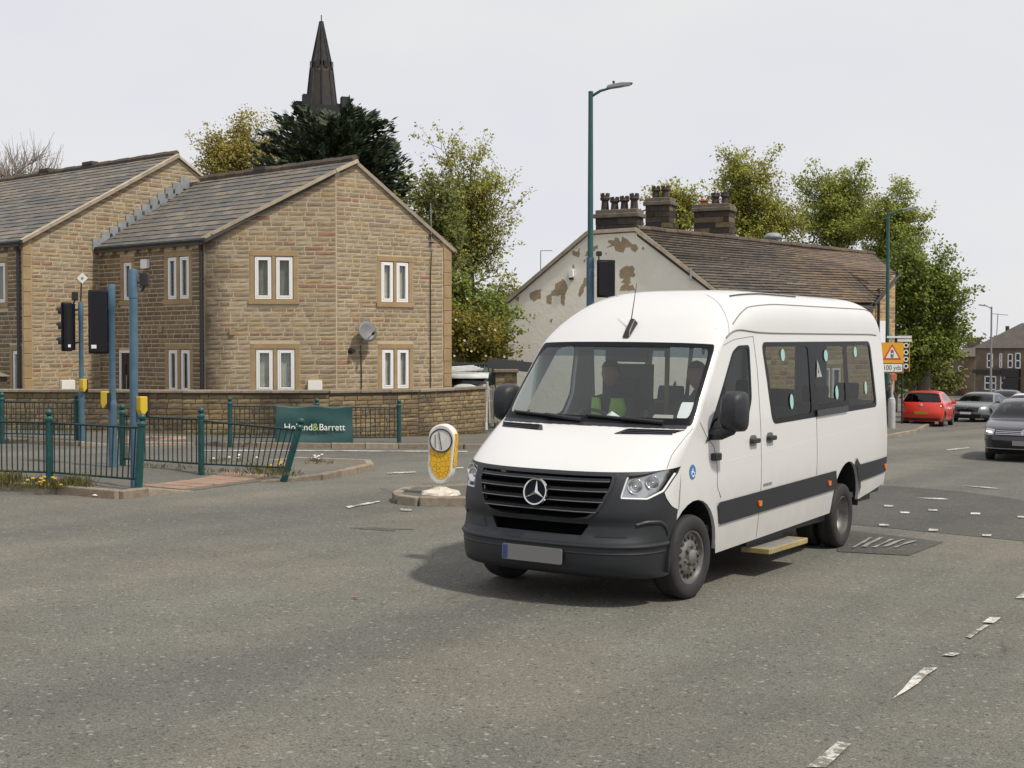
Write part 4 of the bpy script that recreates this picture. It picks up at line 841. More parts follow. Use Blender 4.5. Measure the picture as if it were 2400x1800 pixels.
# ---------------------------------------------------------------- far terrace on the right
M['far_stone'] = mat('far_house_stone', (.15, .115, .08), .9, var=.3, vscale=.8); M['far_dark'] = mat('far_house_dark', (.07, .058, .048), .9, var=.3, vscale=.6)
M['far_roof'] = mat('far_roof', (.10, .085, .075), .9, var=.25, vscale=.8); M['far_shop'] = mat('shopfront_dark', (.022, .02, .022), .6); M['far_win'] = mat('far_window_glass', (.05, .055, .06), .1); M['maroon'] = mat('maroon_paint', (.12, .02, .02), .6)
def far_house(name, label, x0, x1, ye, yr, yb, D, skew, wins, shop=None, mt='far_stone', chim=()):
    a, b = pk(x0, ye, D), pk(x1, ye, D+skew); zb = g(a.x, a.y)-1; wl = Wall((a.x, a.y), (b.x, b.y)); z_e = a.z; h = thing(name, label, 'house', (a.x, a.y, zb)); dp = 8.0
    mb = MB(); mb.prism([(0, zb), (wl.L, zb), (wl.L, z_e), (0, z_e)], wl.A, wl.S, Vector((0, 0, 1)), wl.N, dp); mb.build('wall', M[mt], h)
    zr = EYE+(755-yr)*(D+4)/2790; r_ = MB(); e = .3
    r_.add([wl.at(-e, z_e, e), wl.at(wl.L+e, z_e, e), wl.at(wl.L-.5, zr, -4), wl.at(3.5, zr, -4), wl.at(-e, z_e, -8), wl.at(wl.L+e, z_e, -8)], [(0, 1, 2, 3), (3, 2, 5, 4), (0, 3, 4), (1, 5, 2), (0, 4, 5, 1)]); r_.build('roof', M['far_roof'], h)
    for (wx0, wx1, wy0, wy1) in wins:
        (u0, zt), (u1, _), (_, zb_) = wl.hit(wx0*K, wy0*K), wl.hit(wx1*K, wy0*K), wl.hit(wx0*K, wy1*K); f_ = MB()
        for (p0, p1, q0, q1) in ((u0, u1, zb_, zb_+.14), (u0, u1, zt-.14, zt), (u0, u0+.14, zb_, zt), (u1-.14, u1, zb_, zt), (u0, u1, (zb_+zt)/2-.07, (zb_+zt)/2+.07)): f_.box(wl.at((p0+p1)/2, (q0+q1)/2, .04), (p1-p0, .1, q1-q0), wl.rot())
        f = f_.build('window', M['upvc'], h); MB().box(wl.at((u0+u1)/2, (zb_+zt)/2, .01), (u1-u0, .04, zt-zb_), wl.rot()).build('pane', M['far_win'], f)
    for (sx0, sx1, sy0, sy1, m_) in shop or []:
        (u0, zt), (u1, _), (_, zb_) = wl.hit(sx0*K, sy0*K), wl.hit(sx1*K, sy0*K), wl.hit(sx0*K, sy1*K); MB().box(wl.at((u0+u1)/2, (zb_+zt)/2, .15), (u1-u0, .3, zt-zb_), wl.rot()).build('shopfront', M[m_], h)
    for fu, hz in chim: p = wl.at(wl.L*fu, 0, -4); zc = hz; q_ = MB(); q_.box((p.x, p.y, zc-.6), (1.5, .9, 2.6)); q_.lathe([(.18, 0), (.15, .7)], (p.x-.3, p.y, zc+.7), None, 8); q_.build('chimney', M['far_dark'], h)
    return h
far_house('terrace_house', 'far dark stone corner building with shopfront and hipped roof at right edge', 2107, 2300, 752, 700, 870, 160, -12, [(2133, 2146, 763, 795), (2160, 2166, 763, 795), (2178, 2189, 764, 795), (2194, 2206, 762, 796), (2128, 2153, 812, 842), (2162, 2172, 812, 842)], [(2105, 2165, 786+12, 806, 'far_shop'), (2166, 2205, 797, 814, 'far_shop'), (2170, 2204, 818, 860, 'far_shop'), (2217, 2240, 800, 850, 'far_shop')], chim=((.36, EYE+2.0),))
far_house('terrace_house', 'far low brown building between the sycamore and the corner shop', 2030, 2106, 770, 748, 870, 172, -2, [(2050, 2060, 790, 812), (2070, 2080, 790, 812)], [(2062, 2068, 800, 850, 'maroon'), (2078, 2084, 790, 855, 'maroon'), (2068, 2078, 806, 850, 'far_shop')], 'far_stone', chim=((.85, EYE+.9),))
p = pk(2150, 745, 165); ra = thing('roof_aerial', 'tall thin aerial above the far corner building chimney', 'aerial', (p.x, p.y, p.z-2)); MB().tube([p-Vector((0, 0, 2)), p+Vector((.3, 0, 4))], .06, 5).build('mast', M['lead'], ra); MB().tube([p+Vector((-.6, 0, 4)), p+Vector((1.6, 0, 3.8))], .05, 5).build('boom', M['lead'], ra)
p = pk(2176, 725, 162); tag(MB().tube([p-Vector((0, 0, 1)), p+Vector((0, 0, 1.2))], .25, 8).build('flue_pipe', M['far_dark'], None), 'short flue pipe on the far hipped roof', 'flue')

# ================================================================ vehicles: shells made of a wrap-over chart and two side charts
def pchip(xs, ys):
    xs, ys = np.array(xs, float), np.array(ys, float); h = np.diff(xs); d = np.diff(ys)/h; m = np.zeros(len(xs)); m[0], m[-1] = d[0], d[-1]
    for i in range(1, len(xs)-1):
        if d[i-1]*d[i] > 0: w1, w2 = 2*h[i]+h[i-1], h[i]+2*h[i-1]; m[i] = (w1+w2)/(w1/d[i-1]+w2/d[i])
    def f(x):
        x = min(max(x, xs[0]), xs[-1]); i = min(int(np.searchsorted(xs, x, 'right'))-1, len(xs)-2); i = max(i, 0); t = (x-xs[i])/h[i]
        return float((1+2*t)*(1-t)**2*ys[i]+t*(1-t)**2*h[i]*m[i]+t*t*(3-2*t)*ys[i+1]+t*t*(t-1)*h[i]*m[i+1])
    return f
class Shell:
    """rows: (centre x, centre z, set-back D at the seam, drop Zd at the seam, exponent n), from front bottom over the top to rear bottom"""
    def __init__(s, rows, Wf, pitch=0.0, px=1.0):
        s.W = Wf; s.pitch = pitch; s.px = px; a = [0.0]
        for i in range(1, len(rows)): a.append(a[-1]+max(.02, math.hypot(rows[i][0]-rows[i-1][0], rows[i][1]-rows[i-1][1])))
        s.a = a; s.f = [pchip(a, [r[k] for r in rows]) for k in range(5)]; s.end = a[-1]
    def T(s, x, y, z): return Vector((x, y, z+s.pitch*(x-s.px)))
    def row(s, v): return [f(v) for f in s.f]
    def seam(s, v): x, z, D, Zd, n = s.row(v); return (x+D, z-Zd)
    def raw(s, ph, v):
        x, z, D, Zd, n = s.row(v); ph = max(-90, min(90, ph)); si, co = abs(math.sin(R(ph))), abs(math.cos(R(ph))); e = 2/n
        k = 1-(co**e if co > 1e-9 else 0); hw = s.W(x+D, z-Zd)
        return Vector((x+D*k, math.copysign(hw*si**e, ph) if ph else 0.0, z-Zd*k))
    def top(s, ph, v, off=0.0):
        p = s.raw(ph, v)
        if off:
            e = 1.5; du = s.raw(min(89.9, ph+e), v)-s.raw(max(-89.9, ph-e), v); dv = s.raw(ph, min(s.end, v+.02))-s.raw(ph, max(0, v-.02)); nn = du.cross(dv)
            if nn.length > 1e-9:
                nn.normalize(); c = Vector((s.f[0](s.end*.5), 0, .8))
                if nn.dot(p-c) < 0: nn = -nn
                p = p+nn*off
        return s.T(p.x, p.y, p.z)
    def side(s, x, z, sg, off=0.0): return s.T(x, sg*(s.W(x, z)+off), z)
    def phi(s, y, v):
        x, z, D, Zd, n = s.row(v); hw = s.W(x+D, z-Zd); q = min(1, abs(y)/hw); return math.copysign(math.degrees(math.asin(q**(n/2))), y)
    def v_of_z(s, z, lo, hi):
        for _ in range(40):
            m = (lo+hi)/2
            if s.f[1](m) < z: lo = m
            else: hi = m
        return lo
    def _mesh(s, v, f, fn, name, out=None):
        vs = [fn(*p) for p in v]; c = Vector((s.f[0](s.end*.5), 0, .9)); fs = []
        for t in f:
            a, b, d = [vs[i] for i in t]; nn = (b-a).cross(d-a); o = (a+b+d)/3-c
            if out is not None: o = out
            fs.append(t if nn.dot(o) > 0 else t[::-1])
        me = bpy.data.meshes.new(name); me.from_pydata([tuple(p) for p in vs], [], fs); return me
    def top_patch(s, name, poly, mt, parent, holes=(), off=0.0, du=6, dv=.07, step=None):
        sc = 40.0    # degrees per unit so that the flat domain is roughly even
        P_ = [(p[0]/sc, p[1]) for p in poly]; H_ = [[(p[0]/sc, p[1]) for p in h] for h in holes]
        st = step or .12; P_ = densify(P_, st); H_ = [densify(h, st*.6) for h in H_]
        v, f = cdt(P_, H_, du/sc, dv); return link(name, s._mesh(v, f, lambda a, b: s.top(a*sc, b, off), name), mt, parent, True, True)
    def side_patch(s, name, poly, sg, mt, parent, holes=(), off=0.0, du=.15, step=.1):
        P_ = densify(poly, step); H_ = [densify(h, step) for h in holes]
        v, f = cdt(P_, H_, du); return link(name, s._mesh(v, f, lambda a, b: s.side(a, b, sg, off), name, Vector((0, sg, 0))), mt, parent, True, True)
def rounded(poly, r, seg=4):
    res = []; n = len(poly)
    for i in range(n):
        p0, p, p1 = Vector(poly[i-1]), Vector(poly[i]), Vector(poly[(i+1) % n]); a, b = (p0-p), (p1-p); rr = min(r, a.length*.45, b.length*.45); a, b = p+a.normalized()*rr, p+b.normalized()*rr
        for k in range(seg+1): t = k/seg; res.append(tuple(a*(1-t)**2+p*(2*t*(1-t))+b*t*t))
    return res
def arc(cx, cz, r, a0, a1, n=12): return [(cx+r*math.cos(R(a0+(a1-a0)*k/n)), cz+r*math.sin(R(a0+(a1-a0)*k/n))) for k in range(n+1)]
def tubeline(pts, r, name, mt, parent, n=5): mb = MB(); mb.tube(pts, r, n); return mb.build(name, mt, parent, True)
def wheel(name, parent, c, sg, r, wd, rimr, style, mt_rim, spokes=5, steer=0.0):
    """axis along y; sg = side that faces out. wheel = tyre mesh with rim, hub as sub-parts"""
    c = Vector(c); Mx = Matrix.Rotation(R(steer), 3, 'Z') @ Matrix.Rotation(-R(90)*sg, 3, 'X'); h = wd/2
    t = MB(); t.lathe([(rimr*.97, -h*.8), (rimr*1.05, -h*.98), (r*.9, -h), (r*.975, -h*.86), (r, -h*.6), (r, -.01), (r*.992, 0), (r, .01), (r, h*.6), (r*.975, h*.86), (r*.9, h), (rimr*1.05, h*.98), (rimr*.97, h*.8), (rimr*.97, -h*.8)], c, Mx, 40)
    o = t.build(name, M['rubber'], parent, True, True); edge_split(o, 50)
    def add(nm, mb, mt, sm=True): q = mb.build(nm, mt, None, True, sm); q.parent = o; edge_split(q, 40); return q
    m = MB()
    if style == 'steel':
        m.lathe([(rimr, h*.6), (rimr, h*.86), (rimr*.93, h*.84), (rimr*.88, h*.55), (rimr*.80, h*.50), (rimr*.58, h*.72), (rimr*.5, h*.80), (rimr*.3, h*.78), (rimr*.28, h*1.0), (rimr*.22, h*1.08), (0, h*1.1)], c, Mx, 32); q = add('rim', m, mt_rim)
        hl = MB()
        for k in range(16):
            a = k*math.pi/8; p = Mx @ Vector((math.cos(a)*rimr*.72, math.sin(a)*rimr*.72, h*.6)); nn = Mx @ Vector((math.cos(a)*.35, math.sin(a)*.35, 1)); hl.lathe([(0, .012), (rimr*.085, .012), (rimr*.085, -.01)], c+p, nn.to_track_quat('Z', 'Y').to_matrix(), 10)
        add('vent_hole', hl, M['black'], False)['kind'] = 'stuff'; nu = MB()
        for k in range(6): a = k*math.pi/3+.3; p = Mx @ Vector((math.cos(a)*rimr*.4, math.sin(a)*rimr*.4, h*.78)); p2 = Mx @ Vector((math.cos(a)*rimr*.4, math.sin(a)*rimr*.4, h*1.0)); nu.cyl(c+p, c+p2, .02, .017, 6)
        add('wheel_nut', nu, M['alloy'], False)['kind'] = 'stuff'
    elif style == 'deep':
        m.lathe([(rimr, h*.86), (rimr*.96, h*.9), (rimr*.93, h*.4), (rimr*.9, -h*.1), (rimr*.75, -h*.5), (rimr*.45, -h*.55), (rimr*.42, h*.1), (rimr*.36, h*.2), (0, h*.22)], c, Mx, 32, False); add('rim', m, mt_rim)
        hl = MB()
        for k in range(10): a = k*math.pi/5; p = Mx @ Vector((math.cos(a)*rimr*.63, math.sin(a)*rimr*.63, -h*.5)); hl.lathe([(0, .012), (rimr*.09, .012), (rimr*.09, -.01)], c+p, Mx, 8)
        add('vent_hole', hl, M['black'], False)['kind'] = 'stuff'
    else:
        m.lathe([(rimr, h*.7), (rimr, h*.9), (rimr*.9, h*.86), (rimr*.88, h*.2), (0, h*.15)], c, Mx, 28); add('rim', m, M['black'])
        s_ = MB()
        for k in range(spokes):
            a = k*2*math.pi/spokes; Q = Mx @ Matrix.Rotation(a, 3, 'Z')
            pts = [(rimr*.1, -.05), (rimr*.9, -.045), (rimr*.9, .045), (rimr*.1, .05)]; n4 = [Q @ Vector((x, y, h*.82)) for x, y in pts]+[Q @ Vector((x, y, h*.5)) for x, y in pts]; s_.add([c+p for p in n4], [(0, 1, 2, 3), (0, 4, 5, 1), (1, 5, 6, 2), (2, 6, 7, 3), (3, 7, 4, 0)])
        s_.lathe([(rimr*.2, h*.5), (rimr*.2, h*.86), (0, h*.9)], c, Mx, 16); s_.lathe([(rimr*.99, h*.84), (rimr*.93, h*.93), (rimr*.86, h*.84)], c, Mx, 28); add('spokes', s_, mt_rim, False)
    return o

# ---------------------------------------------------------------- the minibus
M['van_glass'] = glass('van_glass', (.82, .87, .87), refl=1.0, haze=.045); M['van_tint'] = glass('van_tinted_glass', (.34, .375, .37), refl=.5)
M['frit'] = mat('glass_border', (.008, .009, .012), .35, spec=.12); M['bumper'] = mat('bumper_plastic', (.016, .018, .022), .5, var=.12, vscale=5, bump=.12, bscale=400)
M['grille'] = mat('grille_plastic', (.014, .015, .018), .28); M['gap'] = mat('panel_gap', (.20, .20, .20), .8); M['lamp_clear'] = glass('lamp_cover', (.96, .97, .97), refl=.55); M['lamp_inner'] = mat('lamp_inner', (.55, .55, .56), .25, metal=.85)
M['amber'] = mat('amber_lens', (.7, .16, .02), .2); M['plate'] = mat('number_plate', (.19, .19, .18), .5); M['plate_blue'] = mat('plate_band', (.03, .06, .2), .5)
M['step_yellow'] = mat('step_yellow', (.32, .255, .11), .75, var=.3); M['step_grey'] = mat('step_grey', (.21, .205, .185), .7, var=.2); M['mint'] = mat('mint_sticker', (.30, .52, .53), .5); M['badge_blue'] = mat('badge_blue', (.03, .16, .42), .4); M['white_print'] = mat('white_print', (.8, .8, .8), .5)
M['dash'] = mat('dashboard', (.06, .065, .07), .7); M['headlining'] = mat('headlining', (.35, .35, .34), .9)
def dirty_white():
    m, t, b = newmat('van_white'); n = t.nodes.new; l = t.links.new; b.inputs['Roughness'].default_value = .3; b.inputs['Coat Weight'].default_value = .4; b.inputs['Coat Roughness'].default_value = .06
    tcn = n('ShaderNodeTexCoord'); sx = n('ShaderNodeSeparateXYZ'); l(tcn.outputs['Object'], sx.inputs[0]); z = n('ShaderNodeTexNoise'); z.inputs['Scale'].default_value = 5; z.inputs['Detail'].default_value = 6; z.inputs['Roughness'].default_value = .7; l(tcn.outputs['Object'], z.inputs['Vector'])
    a = n('ShaderNodeMath'); a.operation = 'MULTIPLY_ADD'; a.inputs[1].default_value = .9; l(z.outputs[0], a.inputs[0]); l(sx.outputs[2], a.inputs[2]); r = n('ShaderNodeMapRange'); r.inputs[1].default_value = .75; r.inputs[2].default_value = 1.45; r.inputs[3].default_value = .38; r.inputs[4].default_value = 0; l(a.outputs[0], r.inputs[0])
    mx = n('ShaderNodeMix'); mx.data_type = 'RGBA'; mx.inputs[6].default_value = (.64, .64, .635, 1); mx.inputs[7].default_value = (.36, .335, .29, 1); l(r.outputs[0], mx.inputs[0]); l(mx.outputs[2], b.inputs['Base Color']); return m
M['van_white'] = dirty_white()
def vanW(x, z):
    w_ = float(np.interp(z, [.25, .5, .8, 1.0, 1.4, 1.8, 2.15, 2.25], [.94, .965, .985, .985, .965, .935, .905, .897]))
    return w_-.025*max(0, (1.6-x)/.9)**1.3*(1 if x < 1.6 else 0)-.03*(max(0, x-6.0)/.65)**2
vr = [(.16, .26, .46, 0, 2.9), (.05, .30, .58, 0, 2.9), (.005, .40, .64, 0, 2.9), (.0, .52, .65, 0, 2.9), (.012, .555, .645, 0, 2.9), (.05, .60, .61, 0, 2.9), (.06, .70, .61, 0, 2.8), (.04, .75, .63, 0, 2.8), (.055, .92, .63, -.01, 2.7), (.10, 1.06, .62, -.03, 2.6),
      (.135, 1.105, .595, -.03, 2.6), (.20, 1.145, .56, -.03, 2.6), (.40, 1.25, .44, -.02, 2.5), (.62, 1.35, .31, -.01, 2.4), (.82, 1.43, .20, 0, 2.25), (1.05, 1.68, .19, 0, 2.2), (1.28, 1.93, .17, .01, 2.2), (1.50, 2.16, .15, .03, 2.3),
      (1.66, 2.305, .15, .095, 2.4), (1.85, 2.44, .145, .195, 2.6), (2.1, 2.555, .12, .315, 2.9), (2.5, 2.63, .06, .405, 3.3), (3.2, 2.66, 0, .44, 3.6), (5.9, 2.66, 0, .44, 3.6), (6.25, 2.63, 0, .42, 3.4), (6.47, 2.5, -.05, .33, 3.1), (6.56, 2.25, -.06, .2, 3), (6.62, 1.6, -.04, 0, 3), (6.66, .9, -.04, 0, 3), (6.64, .42, -.04, 0, 3)]
VS = Shell(vr, vanW, .03, 1.0); va = VS.a
kx = 1/.9217; Fp = G(1492*kx, 1294*kx); Rp = G(1817*kx, 1184*kx); up = Vector((.022, .0142, 1)).normalized(); ax = (Rp-Fp); ax = (ax-up*ax.dot(up)).normalized(); off_ = up.cross(ax)
van_o = Fp+off_*.945-ax*1.0
van = thing('minibus', 'white high-roof minibus with black bumper and side strips driving towards the viewer', 'minibus')
van.matrix_basis = Matrix(((ax.x, off_.x, up.x, van_o.x), (ax.y, off_.y, up.y, van_o.y), (ax.z, off_.z, up.z, van_o.z), (0, 0, 0, 1)))
v_lip, v_ws0, v_ws1, v_end = va[10], va[14], va[17], VS.end
# wrap-over body with windscreen opening
ws = rounded([(-74, v_ws0+.05), (74, v_ws0+.05), (70, v_ws1-.02), (-70, v_ws1-.02)], 6)
def rounded_ph(poly, r): return [(a*40, b) for a, b in rounded([(p[0]/40, p[1]) for p in poly], r)]
ws = rounded_ph([(-76, v_ws0+.03), (76, v_ws0+.03), (72, v_ws1-.03), (-72, v_ws1-.03)], .12)
wsi = rounded_ph([(-69, v_ws0+.115), (69, v_ws0+.115), (66, v_ws1-.09), (-66, v_ws1-.09)], .16)
rdl = rounded_ph([(6, va[26]+.10), (58, va[26]+.10), (58, va[27]+.16), (6, va[27]+.16)], .08); rdr = [(-a, b) for a, b in rdl][::-1]
for h_ in (rdl, rdr): VS.top_patch('rear_window', h_, M['van_glass'], van, [], -.002)
body = VS.top_patch('body', [(-90, v_lip), (90, v_lip), (90, v_end), (-90, v_end)], M['white_paint'], van, [ws, rdl, rdr], du=5, dv=.08); solid(body, .025); edge_split(body, 50)
fr_ = VS.top_patch('windscreen_border', ws, M['frit'], van, [wsi], .004); wg = VS.top_patch('windscreen', ws, M['van_glass'], van, [], .0005, 8, .12)
M['sun_band'] = glass('sun_band', (.30, .40, .46), refl=.2); VS.top_patch('sun_band', [(-67, v_ws1-.2), (67, v_ws1-.2), (66, v_ws1-.085), (-66, v_ws1-.085)], M['sun_band'], van, [], -.006)
# sides
seam_pts = [VS.seam(v_lip+(v_end-v_lip)*i/150) for i in range(151)]
def fa(r): return arc(1.0, .36, r, 0, 180)[::-1]
low = [(6.60, .42), (6.45, .44), (5.52, .36)]+arc(5.05, .36, .47, 0, 180, 14)+[(4.56, .315), (1.49, .315)]+arc(1.0, .36, .47, 0, 145, 12)+[(.70, .80)]
outl = [(p[0], p[1]) for p in seam_pts]+low[1:]
doorw = rounded([(1.27, 1.40), (1.85, 2.06), (1.99, 2.115), (2.26, 2.12), (2.25, 1.62), (2.12, 1.42), (1.8, 1.36)], .05); glz = rounded([(2.56, 2.145), (5.98, 2.15), (6.14, 1.385), (2.75, 1.365)], .10, 5)
for sg in (-1, 1):
    sd_ = VS.side_patch('side_panel', outl, sg, M['van_white'], van, [doorw, glz]); solid(sd_, .03); edge_split(sd_, 50)
    VS.side_patch('door_window', doorw, sg, M['van_glass'] if sg > 0 else M['van_tint'], van, [], -.004); VS.side_patch('window_seal', [(p[0], p[1]) for p in doorw], sg, M['frit'], van, [rounded([(1.33, 1.43), (1.87, 2.04), (2.0, 2.085), (2.23, 2.09), (2.22, 1.63), (2.10, 1.45), (1.8, 1.39)], .05)], .002)
    cutx = [2.56, 3.92, 5.05, 6.14]
    for i in range(3):                                           # three panes with dark joints
        a, b = cutx[i], cutx[i+1]; t0 = .0; pl = [p for p in [(a+(.19 if i == 0 else 0), 1.375), (b if i < 2 else 6.13, 1.385), (b if i < 2 else 5.98, 2.145), (a, 2.14)]]
        VS.side_patch('side_window', rounded(pl, .09) if i != 1 else pl, sg, M['van_tint'] if sg < 0 else M['van_glass'], van, [], -.004)
    VS.side_patch('window_seal', glz, sg, M['frit'], van, [rounded([(2.63, 2.10), (3.84, 2.10), (3.86, 1.42), (2.80, 1.41)], .07), rounded([(4.02, 2.1), (4.98, 2.1), (4.98, 1.50), (4.02, 1.49)], .05), rounded([(5.1, 2.1), (5.94, 2.11), (6.07, 1.43), (5.1, 1.43)], .07)], .003)
    VS.side_patch('vent_rail', [(3.98, 1.38), (5.0, 1.385), (5.0, 1.45), (3.98, 1.445)], sg, M['dark_trim'], van, [], .022)
    VS.side_patch('side_strip', [(1.50, .565), (4.70, .565), (4.60, .77), (1.46, .765), (1.43, .75)], sg, M['bumper'], van, [], .014); VS.side_patch('side_strip', rounded([(5.45, .57), (6.585, .59), (6.585, .77), (5.33, .765)], .03), sg, M['bumper'], van, [], .014)
    VS.side_patch('arch_trim', arc(5.05, .36, .475, 5, 62, 8)+arc(5.05, .36, .56, 62, 50, 3)+[(5.46, .77), (5.55, .5)], sg, M['bumper'], van, [], .012)
    # fender between arch and bumper stays white; panel gaps
    for pts in ([(1.10, 1.47), (1.22, 1.34), (1.36, 1.25), (1.41, 1.1), (1.42, .9), (1.5, .8)], [(2.36, 2.20), (2.42, 1.9), (2.44, 1.3), (2.44, .33)], [(1.66, 2.12), (1.9, 2.17), (2.2, 2.19), (2.36, 2.2)], [(4.0, 1.37), (4.0, .78)]): tubeline([VS.side(x, z, sg, .001) for x, z in np.array([np.interp(np.linspace(0, 1, 24), np.linspace(0, 1, len(pts)), [p[k] for p in pts]) for k in (0, 1)]).T], .003, 'panel_gap', M['gap'], van)
    M['crease'] = M.get('crease') or mat('body_crease', (.62, .62, .62), .5)
    tubeline([VS.side(x, z, sg, -.0085) for x, z in zip(np.linspace(1.5, 6.6, 40), np.interp(np.linspace(1.5, 6.6, 40), [1.5, 3, 5, 6.6], [1.10, 1.12, 1.17, 1.2]))], .0095, 'body_crease', M['white_paint'], van, 8)
    # gutter and roof recess on the wrap-over chart
    tubeline([VS.T(VS.seam(v)[0], sg*(VS.W(*VS.seam(v))+.003), VS.seam(v)[1]+.01) for v in np.linspace(va[17]+.1, va[24], 60)], .007, 'roof_gutter', M['gap'], van)
    rc = [VS.top(sg*p, v, .001) for p, v in zip(np.interp(np.linspace(0, 1, 50), [0, .06, .12, 1], [76, 68, 62, 60]), np.interp(np.linspace(0, 1, 50), [0, .06, .12, 1], [va[19]-.02, va[20]-.02, va[20]+.25, va[24]-.05]))]; tubeline(rc, .006, 'roof_recess', M['gap'], van)
    tubeline([VS.top(sg*p, va[18]+q, .001) for p, q in zip(np.linspace(60, 12, 1), [0])]+[VS.top(sg*p, v, .0) for p, v in zip(np.linspace(89, 20, 20), np.linspace(va[17]+.18, va[20]+.2, 20))], .0025, 'panel_gap', M['gap'], van)
    tubeline([VS.top(sg*36, v, .004) for v in np.linspace(va[20]+.3, va[22]+.9, 10)], .01, 'roof_rail_cover', M['black'], van)
    # handles, markers
    for hx in (2.24, 2.66):
        hz = 1.245; q = MB(); q.rbox(VS.side(hx, hz, sg, .0), (.17, .012, .10), .045); q.build('handle_recess', M['alloy'], van, True); q = MB(); q.rbox(VS.side(hx, hz, sg, .03), (.18, .03, .045), .02); o = q.build('door_handle', M['black'], van, True); bevel(o, .008)
    for mx_ in (2.40, 4.39, 6.50): q = MB(); q.rbox(VS.side(mx_, .655 if mx_ < 6 else .66, sg, .018), (.075, .02, .05), .015); q.build('side_marker', M['amber'], van, True)
    q = MB(); q.rbox(VS.side(1.36, 1.165, sg, .02), (.14, .05, .065), .015); o = q.build('side_repeater', M['black'], van, True); bevel(o, .01)
    # mirrors
    mr = MB(); c = VS.T(1.36, sg*1.145, 1.56); mr.rbox(c, (.17, .21, .34), .07); 
    mo = MB(); mo.add([], []); k8 = []
    rings = [(-.20, .02, .03, .10), (-.17, .055, .06, .15), (-.05, .075, .085, .175), (.07, .075, .09, .18), (.10, .07, .085, .17)]
    # housing: rounded block, rear face flat with glass
    hb_ = MB(); sec = [(-.13, .60), (-.09, .85), (0, 1.0), (.075, 1.0), (.085, .95)]; nseg = 16; vs_ = []
    for xx, k in sec:
        for j in range(nseg):
            a = 2*math.pi*j/nseg; e = 2/4.0; cy_, sy_ = math.cos(a), math.sin(a)
            vs_.append(c+Vector((xx, .108*k*math.copysign(abs(cy_)**e, cy_), .175*k*math.copysign(abs(sy_)**e, sy_)-.02*xx)))
    hb_.add(vs_, [(i*nseg+j, i*nseg+(j+1) % nseg, (i+1)*nseg+(j+1) % nseg, (i+1)*nseg+j) for i in range(len(sec)-1) for j in range(nseg)]+[tuple(range(nseg-1, -1, -1)), tuple(range((len(sec)-1)*nseg, len(sec)*nseg))])
    o = hb_.build('mirror', M['bumper'], van, True, True); edge_split(o, 50); ar = MB(); ar.tube([VS.side(1.30, 1.36, sg, -.02), VS.T(1.30, sg*1.05, 1.37), VS.T(1.35, sg*1.12, 1.40), VS.T(1.36, sg*1.14, 1.46)], [.05, .055, .05, .06], 8); q = ar.build('mirror_arm', M['bumper'], None, True, True); q.parent = o
    VS.side_patch('mirror_base', [(1.17, 1.30), (1.46, 1.33), (1.50, 1.50), (1.36, 1.46)], sg, M['bumper'], van, [], .012)
    q = MB(); q.rbox(c+Vector((.088, 0, 0)), (.006, .17, .30), .03); q = q.build('mirror_glass', M['chrome'], None, True); q.parent = o
    # headlight
    def hv(z): return VS.v_of_z(z, va[6], va[10])
    zin = [(VS.phi(sg*.715, hv(1.075)), hv(1.075)), (VS.phi(sg*.69, hv(.905)), hv(.905)), (sg*60, hv(.895)), (sg*75, hv(.945)), (sg*86.5, hv(1.06)), (sg*89.4, v_lip-.003), (sg*72, v_lip-.004)]
    zin = rounded_ph(zin, .03); lc = VS.top_patch('headlight', zin, M['lamp_clear'], van, [], .004, 3, .03, .04)
    if sg < 0: HLr = zin
    else: HLl = zin
    inn = VS.top_patch('reflector', zin, M['lamp_inner'], None, [], -.055, 3, .03, .04); inn.parent = lc
    for (ph, zz, r_) in ((50, 1.0, .062), (64, 1.02, .055)):
        p = VS.top(sg*ph, hv(zz), -.02); bl = MB(); Q = Vector((-1, sg*.35, .05)).to_track_quat('Z', 'Y').to_matrix(); bl.lathe([(.012, -.05), (r_*.55, -.045), (r_*.9, -.015), (r_, .012), (r_*.93, .012), (r_*.82, -.012)], p, Q, 18); b_ = bl.build('lamp_bowl', M['chrome'], None, True, True); b_.parent = lc
        bl = MB(); bl.lathe([(r_*.42, -.04), (r_*.36, -.005), (0, .012)], p, Q, 14); b_ = bl.build('projector', M['lamp_inner'], None, True, True); b_.parent = lc
    tl = tubeline([VS.top(p, v-.0, -.012) for p, v in zin[2:22]], .012, 'daylight_strip', M['white_print'], None); tl.parent = lc
    # bonnet vents
    v0, v1 = va[13]+.06, va[14]-.035; vp = rounded_ph([(VS.phi(sg*.34, v0), v0), (VS.phi(sg*.80, v0+.03), v0+.03), (VS.phi(sg*.90, v1), v1), (VS.phi(sg*.42, v1), v1)], .04); vq = VS.top_patch('bonnet_vent', vp, M['grille'], van, [], .003, 4, .04, .04)
    for k in range(3): t = (k+.7)/3.4; l_ = tubeline([VS.top(VS.phi(sg*y, v0+(v1-v0)*t), v0+(v1-v0)*t, .007) for y in np.linspace(.40+.05*t, .82+.05*t, 10)], .008, 'louvre', M['bumper'], None); l_.parent = vq
    tubeline([VS.top(sg*p, v, .001) for p, v in zip(np.interp(np.linspace(0, 1, 20), [0, .3, 1], [74, 72, 80]), np.linspace(v_lip+.02, v_ws0+.0, 20))], .003, 'panel_gap', M['gap'], van)
    # ovals stuck on the side glass
    for (x, z, rx, rz) in ((3.1, 2.02, .055, .06), (3.28, 1.56, .05, .075), (4.38, 2.0, .06, .06), (4.68, 1.60, .05, .075), (5.4, 2.03, .055, .06), (5.72, 1.62, .045, .075)): VS.side_patch('mint_sticker', [(x+rx*math.cos(a), z+rz*math.sin(a)) for a in np.linspace(0, 2*math.pi, 18)[:-1]], sg, M['mint'], van, [], .006)
